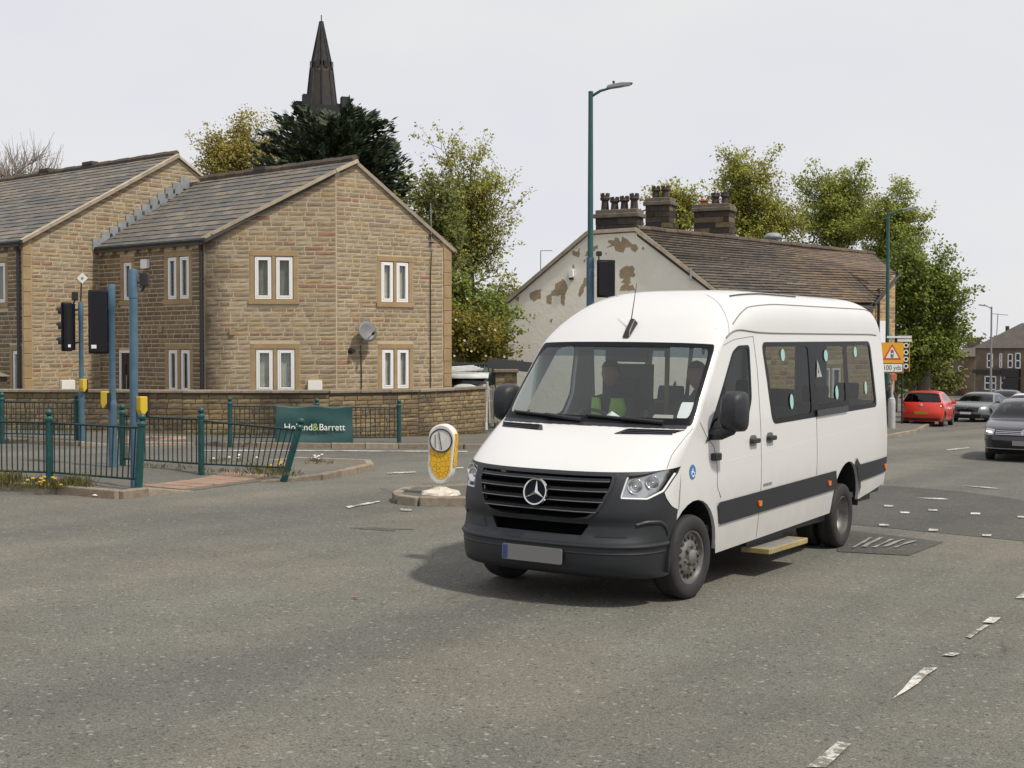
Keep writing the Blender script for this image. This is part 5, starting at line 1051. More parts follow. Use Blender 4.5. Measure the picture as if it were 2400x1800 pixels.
# bumper with openings
fv = lambda y, z: (VS.phi(y, VS.v_of_z(z, va[0], va[10])), VS.v_of_z(z, va[0], va[10]))
grp = [(-.64, 1.082), (.64, 1.082), (.635, 1.0), (.55, .81), (.47, .748), (.34, .728), (-.34, .728), (-.47, .748), (-.55, .81), (-.635, 1.0)]; gri = rounded_ph([fv(*p) for p in grp], .03)
ink = rounded_ph([fv(*p) for p in [(-.40, .605), (.40, .605), (.46, .695), (-.46, .695)]], .02)
bm = VS.top_patch('bumper', [(-90, va[0]), (90, va[0]), (90, v_lip), (-90, v_lip)], M['bumper'], van, [gri, ink, HLr, HLl], 0, 4, .035, .06); solid(bm, .03); edge_split(bm, 50)
for sg in (-1, 1):                                                # white wing corner between headlight and arch
    hv = lambda z: VS.v_of_z(z, va[6], va[10]); VS.top_patch('wing_corner', [(sg*75, hv(.937)), (sg*87, hv(1.055)), (sg*89.5, v_lip-.002), (sg*90, v_lip-.002), (sg*90, hv(.79)), (sg*84, hv(.83)), (sg*78, hv(.89))], M['white_paint'], van, [], .004, 2, .03, .04)
M['void'] = mat('intake_shade', (.003, .003, .004), .9, spec=.05); VS.top_patch('grille_back', rounded_ph([fv(*p) for p in grp], .03), M['void'], van, [], -.045); M['void'] = mat('intake_shade', (.003, .003, .004), .9, spec=.05); VS.top_patch('lower_intake', ink, M['void'], van, [], -.09)  # near-black sheets: shade inside the openings is put into their colour
grs = [(p[0]*.955, .905+(p[1]-.905)*.93) for p in grp]; VS.top_patch('grille_surround', gri, M['bumper'], van, [rounded_ph([fv(*p) for p in grs], .03)], .012, 4, .03, .05)
for zz, hw_ in ((1.04, .60), (.965, .595), (.885, .57), (.805, .52)):
    mb = MB(); vs_ = []; ny = 24
    for y in np.linspace(-hw_, hw_, ny):
        for dz, o_ in ((-.026, -.035), (-.012, .008), (.010, .014), (.022, -.02)): vs_.append(VS.top(*fv(y, zz+dz), o_))
    mb.add(vs_, [(i*4+k, i*4+k+1, (i+1)*4+k+1, (i+1)*4+k) for i in range(ny-1) for k in range(3)]); mb.build('grille_slat', M['grille'], van, True, False)
    tubeline([VS.top(*fv(y, zz-.012), .011) for y in np.linspace(-hw_, hw_, 20)], .005, 'slat_edge', M['alloy_dull'] if 'alloy_dull' in M else M.setdefault('alloy_dull', mat('dull_trim', (.12, .12, .125), .35)), van)
# star badge
sc_ = VS.top(*fv(0, .925), .035); Q = Vector((-1, 0, .18)).to_track_quat('Z', 'Y').to_matrix(); st = MB(); rb = .108
MB().lathe([(rb*.97, -.02), (rb*.97, .0), (0, .002)], sc_, Q, 32).build('badge_disc', M['frit'], van, True)
st.lathe([(rb*.86, .0), (rb*.9, .016), (rb, .018), (rb*1.05, .0), (rb*.95, -.01)], sc_, Q, 36)
upv = (Q.inverted() @ Vector((0, 0, 1))); a_up = math.atan2(upv.y, upv.x)
for k in range(3):
    a = a_up+k*2*math.pi/3; e_ = Vector((math.cos(a), math.sin(a), 0)); t_ = Vector((-math.sin(a), math.cos(a), 0)); p_ = [e_*rb*.9+Vector((0, 0, .004)), t_*.02-e_*.012+Vector((0, 0, .002)), Vector((0, 0, .02)), -t_*.02-e_*.012+Vector((0, 0, .002))]
    st.add([sc_+Q @ p for p in p_], [(0, 1, 2), (0, 2, 3)])
st.build('star_badge', M['chrome'], van, True)
for sg in (-1, 1):                                                # moulded pockets and crease of the bumper
    VS.top_patch('bumper_pocket', rounded_ph([fv(sg*.50, .60), fv(sg*.76, .60), fv(sg*.67, .66), fv(sg*.56, .685)], .04), M['bumper'], van, [], .004)
    ev = lambda z: VS.v_of_z(z, va[0], va[10]); tubeline([VS.top(sg*p, ev(z), -.004) for p, z in zip([pchip([0, .5, 1], [52, 68, 84])(t) for t in np.linspace(0, 1, 28)], [pchip([0, .3, .6, .85, 1], [.695, .715, .712, .67, .60])(t) for t in np.linspace(0, 1, 28)])], .018, 'bumper_fold', M['bumper'], van, 8)
tubeline([VS.top(p, VS.v_of_z(.53, va[0], va[10]), -.006) for p in np.linspace(-86, 86, 60)], .022, 'bumper_crease', M['bumper'], van, 8); tubeline([VS.top(p, VS.v_of_z(.47, va[0], va[10]), -.012) for p in np.linspace(-84, 84, 60)], .016, 'bumper_crease', M['bumper'], van, 8)
pc_ = VS.top(0, VS.v_of_z(.435, va[0], va[10]), .025); q = MB(); q.rbox(pc_, (.56, .012, .125), .012, Matrix.Rotation(-math.pi/2, 3, 'Z')); npl = q.build('number_plate', M['plate'], van, True); q = MB(); q.box(pc_+Vector((-.008, .25, 0)), (.004, .045, .11)); b_ = q.build('country_band', M['plate_blue'], None, True); b_.parent = npl
# wipers, aerial, windscreen papers
for y0, y1 in ((-.70, .02), (.05, .80)):
    w_ = MB(); w_.tube([VS.top(VS.phi(y, v_ws0+.06+.03*k), v_ws0+.06+.03*k, .02) for y, k in zip(np.linspace(y0, y1, 8), np.linspace(0, 1.6, 8))], .013, 6); w_.tube([VS.top(VS.phi(y0, v_ws0+.045), v_ws0+.045, .02), VS.top(VS.phi((y0+y1)/2, v_ws0+.075), v_ws0+.075, .035)], .018, 6); w_.build('wiper', M['black'], van, True)
cw = VS.top_patch('cowl', [(-70, v_ws0-.02), (70, v_ws0-.02), (70, v_ws0+.04), (-70, v_ws0+.04)], M['black'], van, [], .004)
vb_ = va[18]-.07; ab = VS.top(VS.phi(-.02, vb_), vb_, .0); an = MB(); an.add([ab+Vector(p) for p in [(-.10, -.035, -.085), (-.10, .035, -.085), (.06, .045, .06), (.06, -.045, .06), (-.07, -.02, -.02), (-.07, .02, -.02), (.03, .02, .10), (.03, -.02, .10)]], [(0, 1, 5, 4), (1, 2, 6, 5), (2, 3, 7, 6), (3, 0, 4, 7), (4, 5, 6, 7)]); o = an.build('aerial_base', M['black'], van, True); bevel(o, .012); q = MB(); q.tube([ab+Vector((.0, 0, .05)), ab+Vector((.10, 0, .42))], [.006, .003], 5); q = q.build('aerial_rod', M['black'], None, True); q.parent = o
dv0 = v_ws0+.13; VS.top_patch('tax_disc_holder', rounded_ph([(VS.phi(-.78, dv0), dv0), (VS.phi(-.90, dv0), dv0), (VS.phi(-.88, dv0+.16), dv0+.16), (VS.phi(-.78, dv0+.16), dv0+.16)], .03), M['white_print'], van, [], -.008)
VS.top_patch('windscreen_card', rounded_ph([(VS.phi(-.58, dv0-.05), dv0-.05), (VS.phi(-.76, dv0-.05), dv0-.05), (VS.phi(-.75, dv0+.03), dv0+.03), (VS.phi(-.58, dv0+.03), dv0+.03)], .02), mat('card', (.42, .36, .33), .6), van, [], -.008)
# accessibility badge on the nearside wing
bx_, bz_ = .93, 1.07; bd_ = VS.side_patch('wheelchair_badge', [(bx_+.06*math.cos(a), bz_+.062*math.sin(a)) for a in np.linspace(0, 2*math.pi, 24)[:-1]], -1, M['badge_blue'], van, [], .003)
def badge_stroke(pts, r): q = MB(); q.tube([VS.side(bx_+x, bz_+z, -1, .005) for x, z in pts], r, 5); o = q.build('wheelchair_symbol', M['white_print'], None, True); o.parent = bd_
badge_stroke([(-.004, .042), (-.004, .0421)], .009); badge_stroke([(-.006, .03), (-.004, .0), (.022, -.004), (.03, -.034)], .006); badge_stroke([(.018*math.cos(a)-.004, .024*math.sin(a)-.016) for a in np.linspace(1.9, 5.8, 12)], .0045)
tm = VS.side_patch('van_lettering', [(2.50, .80), (2.72, .80), (2.72, .825), (2.50, .825)], -1, M['gap'], van, [[(2.56, .803), (2.57, .803), (2.57, .822), (2.56, .822)], [(2.62, .803), (2.635, .803), (2.635, .822), (2.62, .822)]], .002)
# warning triangle and glimpsed poster on the side glass
VS.side_patch('warning_triangle', [(4.05, 1.78), (4.22, 1.78), (4.10, 1.96)], -1, M['headlining'], van, [[(4.10, 1.82), (4.13, 1.82), (4.115, 1.90)]], .006)
# wheels, arches, underbody, step
wheel('front_wheel', van, (1.0, -.85, .352), -1, .352, .215, .225, 'steel', M['alloy'], steer=-4); wheel('front_wheel', van, (1.0, .85, .352), 1, .352, .215, .225, 'steel', M['alloy'], steer=-4)
for sg in (-1, 1): wheel('rear_wheel', van, (5.05, sg*.845, .352), sg, .352, .2, .215, 'deep', M['alloy']); wheel('rear_wheel', van, (5.05, sg*.60, .352), sg, .352, .2, .215, 'deep', M['alloy'])
for xc in (1.0, 5.05):
    for sg in (-1, 1):
        q = MB(); n_ = 14; vs_ = []
        for k in range(n_+1):
            a = R(-8+196*k/n_); 
            for yy in (.97, .50): vs_.append(VS.T(xc+.475*math.cos(a), sg*(yy-.015), .36+.475*math.sin(a)))
        q.add(vs_, [(2*k, 2*k+1, 2*k+3, 2*k+2) for k in range(n_)]); q.build('arch_liner', M['black'], van, True, True)
q = MB(); q.box((3.1, 0, .42), (3.2, 1.7, .2)); q.box((3.2, 0, .36), (6.2, .9, .16)); q.box((6.0, 0, .5), (1.0, 1.6, .16)); q.box((.75, 0, .34), (.9, 1.1, .16)); q.build('underbody', M['black'], van, True)
stp = MB(); stp.box((3.0, -.93, .25), (.98, .26, .03)); so_ = stp.build('side_step', M['step_grey'], van, True)
for (cx_, sx_, cy_, sy_) in ((3.0, 1.0, -1.065, .022), (2.49, .045, -.93, .28), (3.51, .045, -.93, .28)): q = MB(); q.box((cx_, cy_, .245), (sx_, sy_, .05)); b_ = q.build('step_edge', M['step_yellow'], None, True); b_.parent = so_; bevel(b_, .006)
q = MB(); q.box((3.02, -.80, .32), (1.0, .04, .14)); b_ = q.build('step_riser', M['dark_trim'], None, True); b_.parent = so_
for sg in (-1, 1): q = MB(); q.rbox(VS.T(6.645, sg*.90, .86), (.05, .09, .1), .02, Matrix.Rotation(math.pi/2, 3, 'Z')); q.build('door_hinge', M['alloy'], van, True)
# interior
q = MB(); q.box((3.9, 0, .55), (5.2, 1.8, .06)); q.build('floor_pan', M['dash'], van, True)
dsh = MB(); ny = 12; prof = [(1.02, 1.36), (1.35, 1.375), (1.62, 1.34), (1.68, 1.28), (1.64, .95), (1.75, .6)]
vs_ = [VS.T(x, y*(1 if x > 1.3 else .96), z+.02*math.cos(y*2)) for y in np.linspace(-.88, .88, ny) for x, z in prof]; dsh.add(vs_, [(i*6+k, i*6+k+1, (i+1)*6+k+1, (i+1)*6+k) for i in range(ny-1) for k in range(5)]); solid(dsh.build('dashboard', M['dash'], van, True, True), .02)
bn = MB(); bn.lathe([(.0, .06), (.12, .055), (.2, .03), (.24, 0)], VS.T(1.55, .42, 1.35), None, 18); bn.build('instrument_hood', M['dash'], van, True, True)
sw = MB(); cS = VS.T(1.85, .42, 1.34); Qs = Vector((.75, 0, .66)).to_track_quat('Z', 'Y').to_matrix(); sw.tube([cS+Qs @ Vector((.21*math.cos(a), .21*math.sin(a), 0)) for a in np.linspace(0, 2*math.pi, 25)], .016, 6); sw.lathe([(.07, 0), (.05, .03), (0, .035)], cS, Qs, 12); [sw.tube([cS, cS+Qs @ Vector((.2*math.cos(a), .2*math.sin(a), 0))], .014, 5) for a in (0, math.pi, -math.pi/2)]; sw.build('steering_wheel', M['black'], van, True)
rv = MB(); rv.rbox(VS.T(1.55, -.02, 2.02), (.05, .42, .12), .02, None); rv.tube([VS.T(1.55, -.02, 2.05), VS.T(1.56, -.02, 2.14)], .02); rv.build('rear_view_mirror', M['black'], van, True)
q = MB(); q.rbox(VS.T(1.63, .0, 2.09), (.22, .62, .05), .02, None); q.build('roof_console', M['dash'], van, True)
def seat(x, y, w_=.48, head=True, back=.62):
    s_ = MB(); s_.rbox(VS.T(x, y, .98), (.50, w_, .14), .06); Mb = Matrix.Rotation(R(12), 3, 'Y'); s_.rbox(VS.T(x+.26, y, .98+back/2), (.13, w_, back), .05, Mb)
    o = s_.build('seat', M['seat'], van, True); bevel(o, .03, 2); q = MB(); q.box(VS.T(x, y, .76), (.4, w_*.8, .36)); b_ = q.build('seat_base', M['dash'], None, True); b_.parent = o
    if head: h_ = MB(); h_.rbox(VS.T(x+.26+.21*(back+.12)*.8, y, 1.06+back), (.10, .27, .2), .05, Mb); h_ = h_.build('headrest', M['seat'], None, True); h_.parent = o; bevel(h_, .03, 2)
seat(2.05, .45); seat(2.05, -.45)
for x in (3.5, 4.6, 5.7):
    for y in (-.62, .62): seat(x, y, .42, True, .5)
q = MB(); q.tube([VS.T(2.55, .05, .6), VS.T(2.55, .05, 2.3)], .025); q.tube([VS.T(2.55, .05, 1.55), VS.T(2.55, .75, 1.55)], .02); q.tube([VS.T(2.7, -.75, .6), VS.T(2.7, -.75, 1.5), VS.T(2.7, -.66, 1.6)], .02); q.build('grab_pole', M['step_yellow'], van, True)
q = MB(); q.rbox(VS.T(2.5, .45, 1.72), (.03, .55, .40), .04); q.build('driver_screen', M['dash'], van, True)
q = MB(); q.box(VS.T(2.85, -.84, 1.44), (.06, .02, .12)); q.build('red_tab', mat('red_tab', (.6, .03, .03), .4), van, True)
q = MB(); pp_ = VS.T(1.35, .0, 1.40); rr = random.Random(3); vs_ = [pp_+Vector((.12*math.cos(a)*rr.uniform(.6, 1.1), .17*math.sin(a)*rr.uniform(.6, 1.1), rr.uniform(0, .03))) for a in np.linspace(0, 2*math.pi, 9)[:-1]]+[pp_+Vector((.02, .03, .12))]; q.add(vs_, [(i, (i+1) % 8, 8) for i in range(8)]); tag(link('paper_tissue', q.mesh('paper_tissue'), M['white_print']), 'crumpled white tissue lying on the minibus dashboard', 'tissue')
to_ = bpy.data.objects['paper_tissue']; to_.matrix_basis = van.matrix_basis.copy()

# ---------------------------------------------------------------- people
def person_mesh(name, joints, bones, subdiv=2):
    ids = {k: i for i, k in enumerate(joints)}; me = bpy.data.meshes.new(name); me.from_pydata([joints[k][0] for k in joints], [(ids[a], ids[b]) for a, b in bones], [])
    o = bpy.data.objects.new(name, me); sk = o.modifiers.new('skin', 'SKIN'); sk.use_smooth_shade = True
    me.skin_vertices.new() if hasattr(me.skin_vertices, 'new') else None
    if not me.skin_vertices:
        import bmesh; bm = bmesh.new(); bm.from_mesh(me); bm.verts.layers.skin.verify(); bm.to_mesh(me); bm.free()
    for i, k in enumerate(joints): r = joints[k][1]; me.skin_vertices[0].data[i].radius = r if isinstance(r, tuple) else (r, r)
    me.skin_vertices[0].data[ids['pelvis']].use_root = True
    ss = o.modifiers.new('sub', 'SUBSURF'); ss.levels = subdiv; ss.render_levels = subdiv; return o
M['skin'] = mat('skin', (.28, .17, .12), .6); M['dark_cloth'] = mat('dark_cloth', (.035, .037, .045), .9, var=.2, vscale=6); M['hair'] = mat('hair', (.03, .022, .016), .8); M['hivis'] = mat('hi_vis', (.30, .62, .05), .7); M['jeans'] = mat('jeans', (.06, .08, .13), .9)
def head_mesh(c, fwd, rad=.105):
    """egg head with brow, nose, chin and ears; fwd unit vector in the xy plane"""
    f = Vector((fwd[0], fwd[1], 0)).normalized(); s_ = Vector((-f.y, f.x, 0)); c = Vector(c); mb = MB(); nu, nv = 18, 14; vs_ = []
    for j in range(nv+1):
        t = math.pi*j/nv; z = -math.cos(t); rr = math.sin(t)
        for i in range(nu):
            a = 2*math.pi*i/nu; x, y = math.cos(a)*rr, math.sin(a)*rr; kx_ = 1.0+(.10 if x < 0 else 0); jaw = 1-.28*max(0, -z)**1.2
            fx = x*kx_*jaw; 
            if x > 0: fx += .09*math.exp(-((y/.16)**2+((z+.12)/.22)**2))*1.6+.05*math.exp(-((y/.3)**2+((z+.75)/.15)**2))-.05*math.exp(-(((abs(y)-.33)/.16)**2+((z-.08)/.12)**2))
            vs_.append(c+f*(fx*rad)+s_*(y*.80*jaw*rad)+Vector((0, 0, z*1.22*rad)))
    mb.add(vs_, [(j*nu+i, j*nu+(i+1) % nu, (j+1)*nu+(i+1) % nu, (j+1)*nu+i) for j in range(nv) for i in range(nu)])
    for sg in (-1, 1): mb.lathe([(0, -.012), (.024, -.01), (.03, .004), (.018, .01), (0, .004)], c+s_*(sg*.083)-Vector((0, 0, .005))-f*.01, (s_*sg).to_track_quat('Z', 'Y').to_matrix(), 8)
    return mb
def hair_mesh(c, fwd, rad=.112, low=-.15):
    f = Vector((fwd[0], fwd[1], 0)).normalized(); s_ = Vector((-f.y, f.x, 0)); c = Vector(c); mb = MB(); nu, nv = 16, 8; vs_ = []
    for j in range(nv+1):
        for i in range(nu):
            a = 2*math.pi*i/nu; zl = low if math.cos(a) < .3 else .45; z = 1-(1-zl)*j/nv; rr = math.sqrt(max(0, 1-z*z)); vs_.append(c+f*(math.cos(a)*rr*rad*(1.08 if math.cos(a) < 0 else 1))+s_*(math.sin(a)*rr*rad*.84)+Vector((0, 0, z*1.24*rad)))
    mb.add(vs_, [(j*nu+i, j*nu+(i+1) % nu, (j+1)*nu+(i+1) % nu, (j+1)*nu+i) for j in range(nv) for i in range(nu)]); return mb
def fingers(mb, c, dirv, side, up, curl=.6):
    """five unequal bent fingers from a palm at c"""
    dirv, side, up = Vector(dirv).normalized(), Vector(side).normalized(), Vector(up).normalized()
    for k, (o, ln) in enumerate(((-.03, .062), (-.01, .075), (.01, .07), (.03, .055))):
        p = c+side*o; q = p+dirv*ln*.5-up*.01; r_ = q+dirv*ln*.4*(1-curl)-up*ln*.55*curl; mb.tube([p-dirv*.03, p, q, r_], [.0095, .0095, .009, .007], 6)
    mb.tube([c-dirv*.045-side*.035, c-side*.055-dirv*.01, c-side*.05+dirv*.03-up*.02], [.011, .0105, .008], 6)
def van_person(label, y, hivis, hands):
    root = thing('person', label, 'person'); root.matrix_basis = van.matrix_basis.copy(); T = VS.T; x0 = 2.13
    J = {'pelvis': (T(x0, y, 1.13), (.15, .13)), 'spine': (T(x0+.04, y, 1.32), (.15, .115)), 'chest': (T(x0+.06, y, 1.50), (.165, .12)), 'neck': (T(x0+.05, y, 1.64), (.06, .06)), 'nk2': (T(x0+.03, y, 1.72), (.055, .055))}
    Bn = [('pelvis', 'spine'), ('spine', 'chest'), ('chest', 'neck'), ('neck', 'nk2')]
    for sg, nm in ((-1, 'n'), (1, 'o')):
        hx, hz, hy = hands[0 if sg < 0 else 1]
        J['sh'+nm] = (T(x0+.06, y+sg*.19, 1.56), .062); J['el'+nm] = (T(x0-.06 if hivis else x0, y+sg*.27, 1.31), .048); J['wr'+nm] = (T(hx, hy, hz), .034); J['pm'+nm] = (T(hx-.07, hy, hz+.01), (.04, .022))
        J['hip'+nm] = (T(x0-.05, y+sg*.1, 1.08), .085); J['kn'+nm] = (T(x0-.42, y+sg*.13, 1.08), .065); J['an'+nm] = (T(x0-.52, y+sg*.13, .72), .045); J['to'+nm] = (T(x0-.68, y+sg*.13, .66), .04)
        Bn += [('chest', 'sh'+nm), ('sh'+nm, 'el'+nm), ('el'+nm, 'wr'+nm), ('wr'+nm, 'pm'+nm), ('pelvis', 'hip'+nm), ('hip'+nm, 'kn'+nm), ('kn'+nm, 'an'+nm), ('an'+nm, 'to'+nm)]
    o = person_mesh('body', J, Bn); o.data.materials.append(M['dark_cloth']); COL.objects.link(o); o.parent = root
    hd = head_mesh(T(x0, y, 1.83), (-1, 0)).build('head', M['skin'], root, True, True); hair_mesh(T(x0, y, 1.835), (-1, 0)).build('hair', M['hair'], root, True, True)
    hn = MB()
    for nm in 'no': fingers(hn, J['pm'+nm][0]-Vector((.03, 0, 0)), (-1, 0, 0), (0, 1, 0), (0, 0, 1))
    hn.build('fingers', M['skin'], root, True, True)
    if hivis:
        vm = MB()
        for sg in (-1, 1):
            rows = [(1.60, .06, .17), (1.5, .045, .19), (1.38, .03, .18), (1.24, .025, .17)]; vs_ = []
            for z, a, b in rows:
                for k in range(5): yy = a+(b-a)*k/4; vs_.append(T(x0+.05-.135*math.sqrt(max(.05, 1-(yy/.21)**2))-.015, y+sg*yy, z))
            vm.add(vs_, [(i*5+k, i*5+k+1, (i+1)*5+k+1, (i+1)*5+k) for i in range(3) for k in range(4)])
        solid(vm.build('vest', M['hivis'], root, True, True), .012, 0)
    return root
van_person('driver in a green hi-vis vest at the minibus wheel', .45, True, [(1.87, 1.44, .26), (1.87, 1.44, .60)])
van_person('passenger in dark clothes in the minibus front seat', -.45, False, [(1.75, 1.14, -.55), (1.75, 1.14, -.35)])

# ================================================================ other cars
M['red_paint'] = mat('red_paint', (.68, .045, .025), .3, coat=.5); M['silver_paint'] = mat('silver_paint', (.17, .18, .19), .35, metal=.4, coat=.5); M['navy_paint'] = mat('navy_paint', (.018, .018, .026), .25, coat=.6); M['dark_paint'] = mat('dark_car_paint', (.03, .035, .05), .3, coat=.5)
M['car_glass'] = glass('car_glass', (.22, .25, .26), refl=1.3); M['tail_red'] = mat('tail_lamp_red', (.30, .012, .012), .2); M['plate_yellow'] = mat('plate_yellow', (.45, .22, .03), .5); M['lamp_white'] = mat('headlamp_white', (.75, .76, .76), .2)
M['lit_lamp'] = None
def lit(name, col, st):
    m, t, b = newmat(name); b.inputs['Base Color'].default_value = (*col, 1); b.inputs['Emission Color'].default_value = (*col, 1); b.inputs['Emission Strength'].default_value = st; return m
M['lit_lamp'] = lit('lit_headlamp', (1, .98, .93), 2.5)
HATCH = dict(rows=[(.2, .2, .4, 0, 2.6), (.03, .33, .55, 0, 2.7), (.0, .5, .6, 0, 2.7), (.08, .7, .55, 0, 2.6), (.3, .84, .42, .02, 2.5), (.65, .94, .24, .03, 2.4), (1.0, 1.02, .14, .03, 2.3), (1.4, 1.26, .12, .05, 2.3), (1.75, 1.42, .1, .09, 2.5), (2.3, 1.49, 0, .12, 2.8), (3.1, 1.465, 0, .12, 2.8), (3.5, 1.41, -.06, .10, 2.6), (3.78, 1.15, -.16, .03, 2.4), (3.9, .98, -.22, .0, 2.5), (3.97, .8, -.3, 0, 2.6), (4.0, .52, -.36, 0, 2.7), (3.96, .35, -.36, 0, 2.7), (3.85, .2, -.3, 0, 2.6)],
    ws=(6, 8), rw=(11, 13), wx=(.78, 3.28), r=.31, W=([.2, .5, .85, .98, 1.2, 1.45], [.80, .855, .86, .835, .72, .60]), sw=[[(1.32, 1.0), (1.95, 1.36), (2.35, 1.385), (2.35, 1.02)], [(2.43, 1.02), (2.43, 1.385), (3.1, 1.34), (3.35, 1.12), (3.1, 1.06)]])
SEDAN = dict(rows=[(.2, .18, .4, 0, 2.6), (.03, .3, .55, 0, 2.7), (.0, .45, .62, 0, 2.7), (.03, .62, .62, 0, 2.7), (.12, .74, .58, 0, 2.6), (.4, .84, .42, .02, 2.5), (.85, .93, .25, .03, 2.4), (1.3, .98, .16, .03, 2.3), (1.75, 1.24, .12, .05, 2.3), (2.1, 1.39, .1, .09, 2.5), (2.6, 1.465, 0, .12, 2.8), (3.2, 1.45, 0, .12, 2.8), (3.6, 1.36, -.04, .1, 2.6), (4.05, 1.10, -.08, .04, 2.4), (4.35, 1.05, -.12, .03, 2.5), (4.62, 1.0, -.24, .02, 2.5), (4.7, .8, -.34, 0, 2.6), (4.72, .5, -.38, 0, 2.7), (4.6, .2, -.3, 0, 2.6)],
    ws=(7, 9), rw=(12, 13), wx=(.92, 3.68), r=.325, W=([.2, .5, .85, .98, 1.2, 1.45], [.86, .915, .915, .89, .78, .63]), sw=[[(1.65, 1.0), (2.2, 1.33), (2.68, 1.375), (2.68, 1.01)], [(2.76, 1.01), (2.76, 1.375), (3.3, 1.35), (3.85, 1.1), (3.7, 1.03)]])
def car(name, label, T, pos, axis, paint, group=None, scale=1.0):
    n_ = Vector((.022, .02, 1)).normalized(); ax_ = Vector((axis[0], axis[1], 0)); ax_ = (ax_-n_*ax_.dot(n_)).normalized(); oy = n_.cross(ax_)
    root = thing(name, label, 'car', group=group); root.matrix_basis = Matrix(((ax_.x*scale, oy.x*scale, n_.x*scale, pos[0]), (ax_.y*scale, oy.y*scale, n_.y*scale, pos[1]), (ax_.z*scale, oy.z*scale, n_.z*scale, g(pos[0], pos[1])+.003), (0, 0, 0, 1)))
    S = Shell(T['rows'], lambda x, z: float(np.interp(z, *T['W'])), 0, 0); a = S.a; r = T['r']; f, b = T['wx']
    w0, w1, r0, r1 = a[T['ws'][0]], a[T['ws'][1]], a[T['rw'][0]], a[T['rw'][1]]
    wsp = rounded_ph([(-72, w0+.04), (72, w0+.04), (68, w1-.01), (-68, w1-.01)], .1); rwp = rounded_ph([(-68, r0+.05), (68, r0+.05), (70, r1-.02), (-70, r1-.02)], .12)
    bd = S.top_patch('body', [(-90, 0), (90, 0), (90, S.end), (-90, S.end)], paint, root, [wsp, rwp], 0, 6, .09); solid(bd, .02); edge_split(bd, 50)
    S.top_patch('windscreen', wsp, M['car_glass'], root, [], .001); S.top_patch('rear_window', rwp, M['car_glass'], root, [], .001)
    sm = [S.seam(S.end*i/120) for i in range(121)]; z0 = .2; ra = r+.05
    low = arc(b, r, ra, 0, 180, 12)+arc(f, r, ra, 0, 180, 12); ol = sm+[(b+ra, z0)]+low[:13]+[(b-ra, z0), (f+ra, z0)]+low[13:]+[(f-ra, z0)]
    ol = [p for i, p in enumerate(ol) if i == 0 or (Vector(p)-Vector(ol[i-1])).length > 1e-4]
    for sg in (-1, 1):
        hs = [rounded(h, .04) for h in T['sw']]; o = S.side_patch('side_panel', ol, sg, paint, root, hs, 0, .14); solid(o, .02); edge_split(o, 50)
        for h in hs: S.side_patch('side_window', h, sg, M['car_glass'], root, [], -.003)
        for wx in (f, b): wheel('wheel', root, (wx, sg*(T['W'][1][1]-.12), r), sg, r, .2, r*.68, 'alloy', M['alloy'], 5)
        x_ = T['sw'][0][0][0]+.15; q = MB(); q.rbox((x_, sg*(T['W'][1][2]+.09), 1.0), (.1, .2, .13), .04); o = q.build('wing_mirror', paint if paint is not M['silver_paint'] else paint, root, True); bevel(o, .02)
        S.side_patch('sill_trim', [(f+ra+.02, .2), (b-ra-.02, .2), (b-ra-.02, .27), (f+ra+.02, .27)], sg, M['dark_trim'], root, [], .01)
        hx = T['sw'][0][3][0]-.12; q = MB(); q.rbox(S.side(hx, .9, sg, .015), (.2, .03, .035), .012); q.build('door_handle', paint, root, True)
    q = MB(); q.box(((f+b)/2, 0, .34), (b-f+.9, 1.2, .16)); q.box(((f+b)/2+.3, 0, .75), (b-f-.8, T['W'][1][2]*1.6, .5)); q.build('interior', M['black'], root, True)
    for x in (T['sw'][0][3][0]+.05,):
        for y in (-.36, .36): q = MB(); q.rbox((x, y, 1.0), (.12, .45, .5), .05); q.rbox((x+.08, y, 1.25), (.09, .25, .16), .04); q.build('seat', M['seat'], root, True)
    for wx in (f, b): q = MB(); q.box((wx, 0, r+.1), (r*2.2, T['W'][1][1]*1.75, r*1.1)); q.build('wheel_well', M['black'], root, True)
    return root, S, a
def lamp_patch(S, root, name, ph, z, lo, hi, mt, off=.006):
    v = lambda zz: S.v_of_z(zz, lo, hi) if S.f[1](hi) > S.f[1](lo) else (lo+hi)-S.v_of_z.__func__(S, zz, lo, hi)
    def vz(zz):
        a, b = lo, hi; inc = S.f[1](hi) > S.f[1](lo)
        for _ in range(30):
            m = (a+b)/2
            if (S.f[1](m) < zz) == inc: a = m
            else: b = m
        return a
    return S.top_patch(name, rounded_ph([(p, vz(q)) for p, q in zip(ph, z)], .02), mt, root, [], off, 5, .05, .05)
def badge_ring(S, root, z, lo, hi, r, mt, vw=False):
    a, b = lo, hi; inc = S.f[1](hi) > S.f[1](lo)
    for _ in range(30):
        m = (a+b)/2
        if (S.f[1](m) < z) == inc: a = m
        else: b = m
    c = S.top(0, a, .02); sx = -1 if inc else 1; q = MB(); Q = Vector((sx, 0, .1)).to_track_quat('Z', 'Y').to_matrix(); q.lathe([(r*.82, 0), (r*.86, .012), (r, .012), (r*1.04, 0)], c, Q, 24)
    if vw:
        for pts in ([(-.55, .62), (-.0, -.05), (.55, .62)], [(-.85, .1), (-.42, -.72), (0, .0), (.42, -.72), (.85, .1)]): q.tube([c+Vector((sx*.008, x*r, z_*r)) for x, z_ in pts], r*.09, 5)
    else: q.lathe([(r*.82, .004), (0, .006)], c, Q, 20)
    q.build('badge', mt, root, True)
def plate(S, root, z, lo, hi, mt, w_=.52, hgt=.11):
    a, b = lo, hi; inc = S.f[1](hi) > S.f[1](lo)
    for _ in range(30):
        m = (a+b)/2
        if (S.f[1](m) < z) == inc: a = m
        else: b = m
    c = S.top(0, a, .02); q = MB(); q.box(c, (.012, w_, hgt)); q.build('number_plate', mt, root, True)
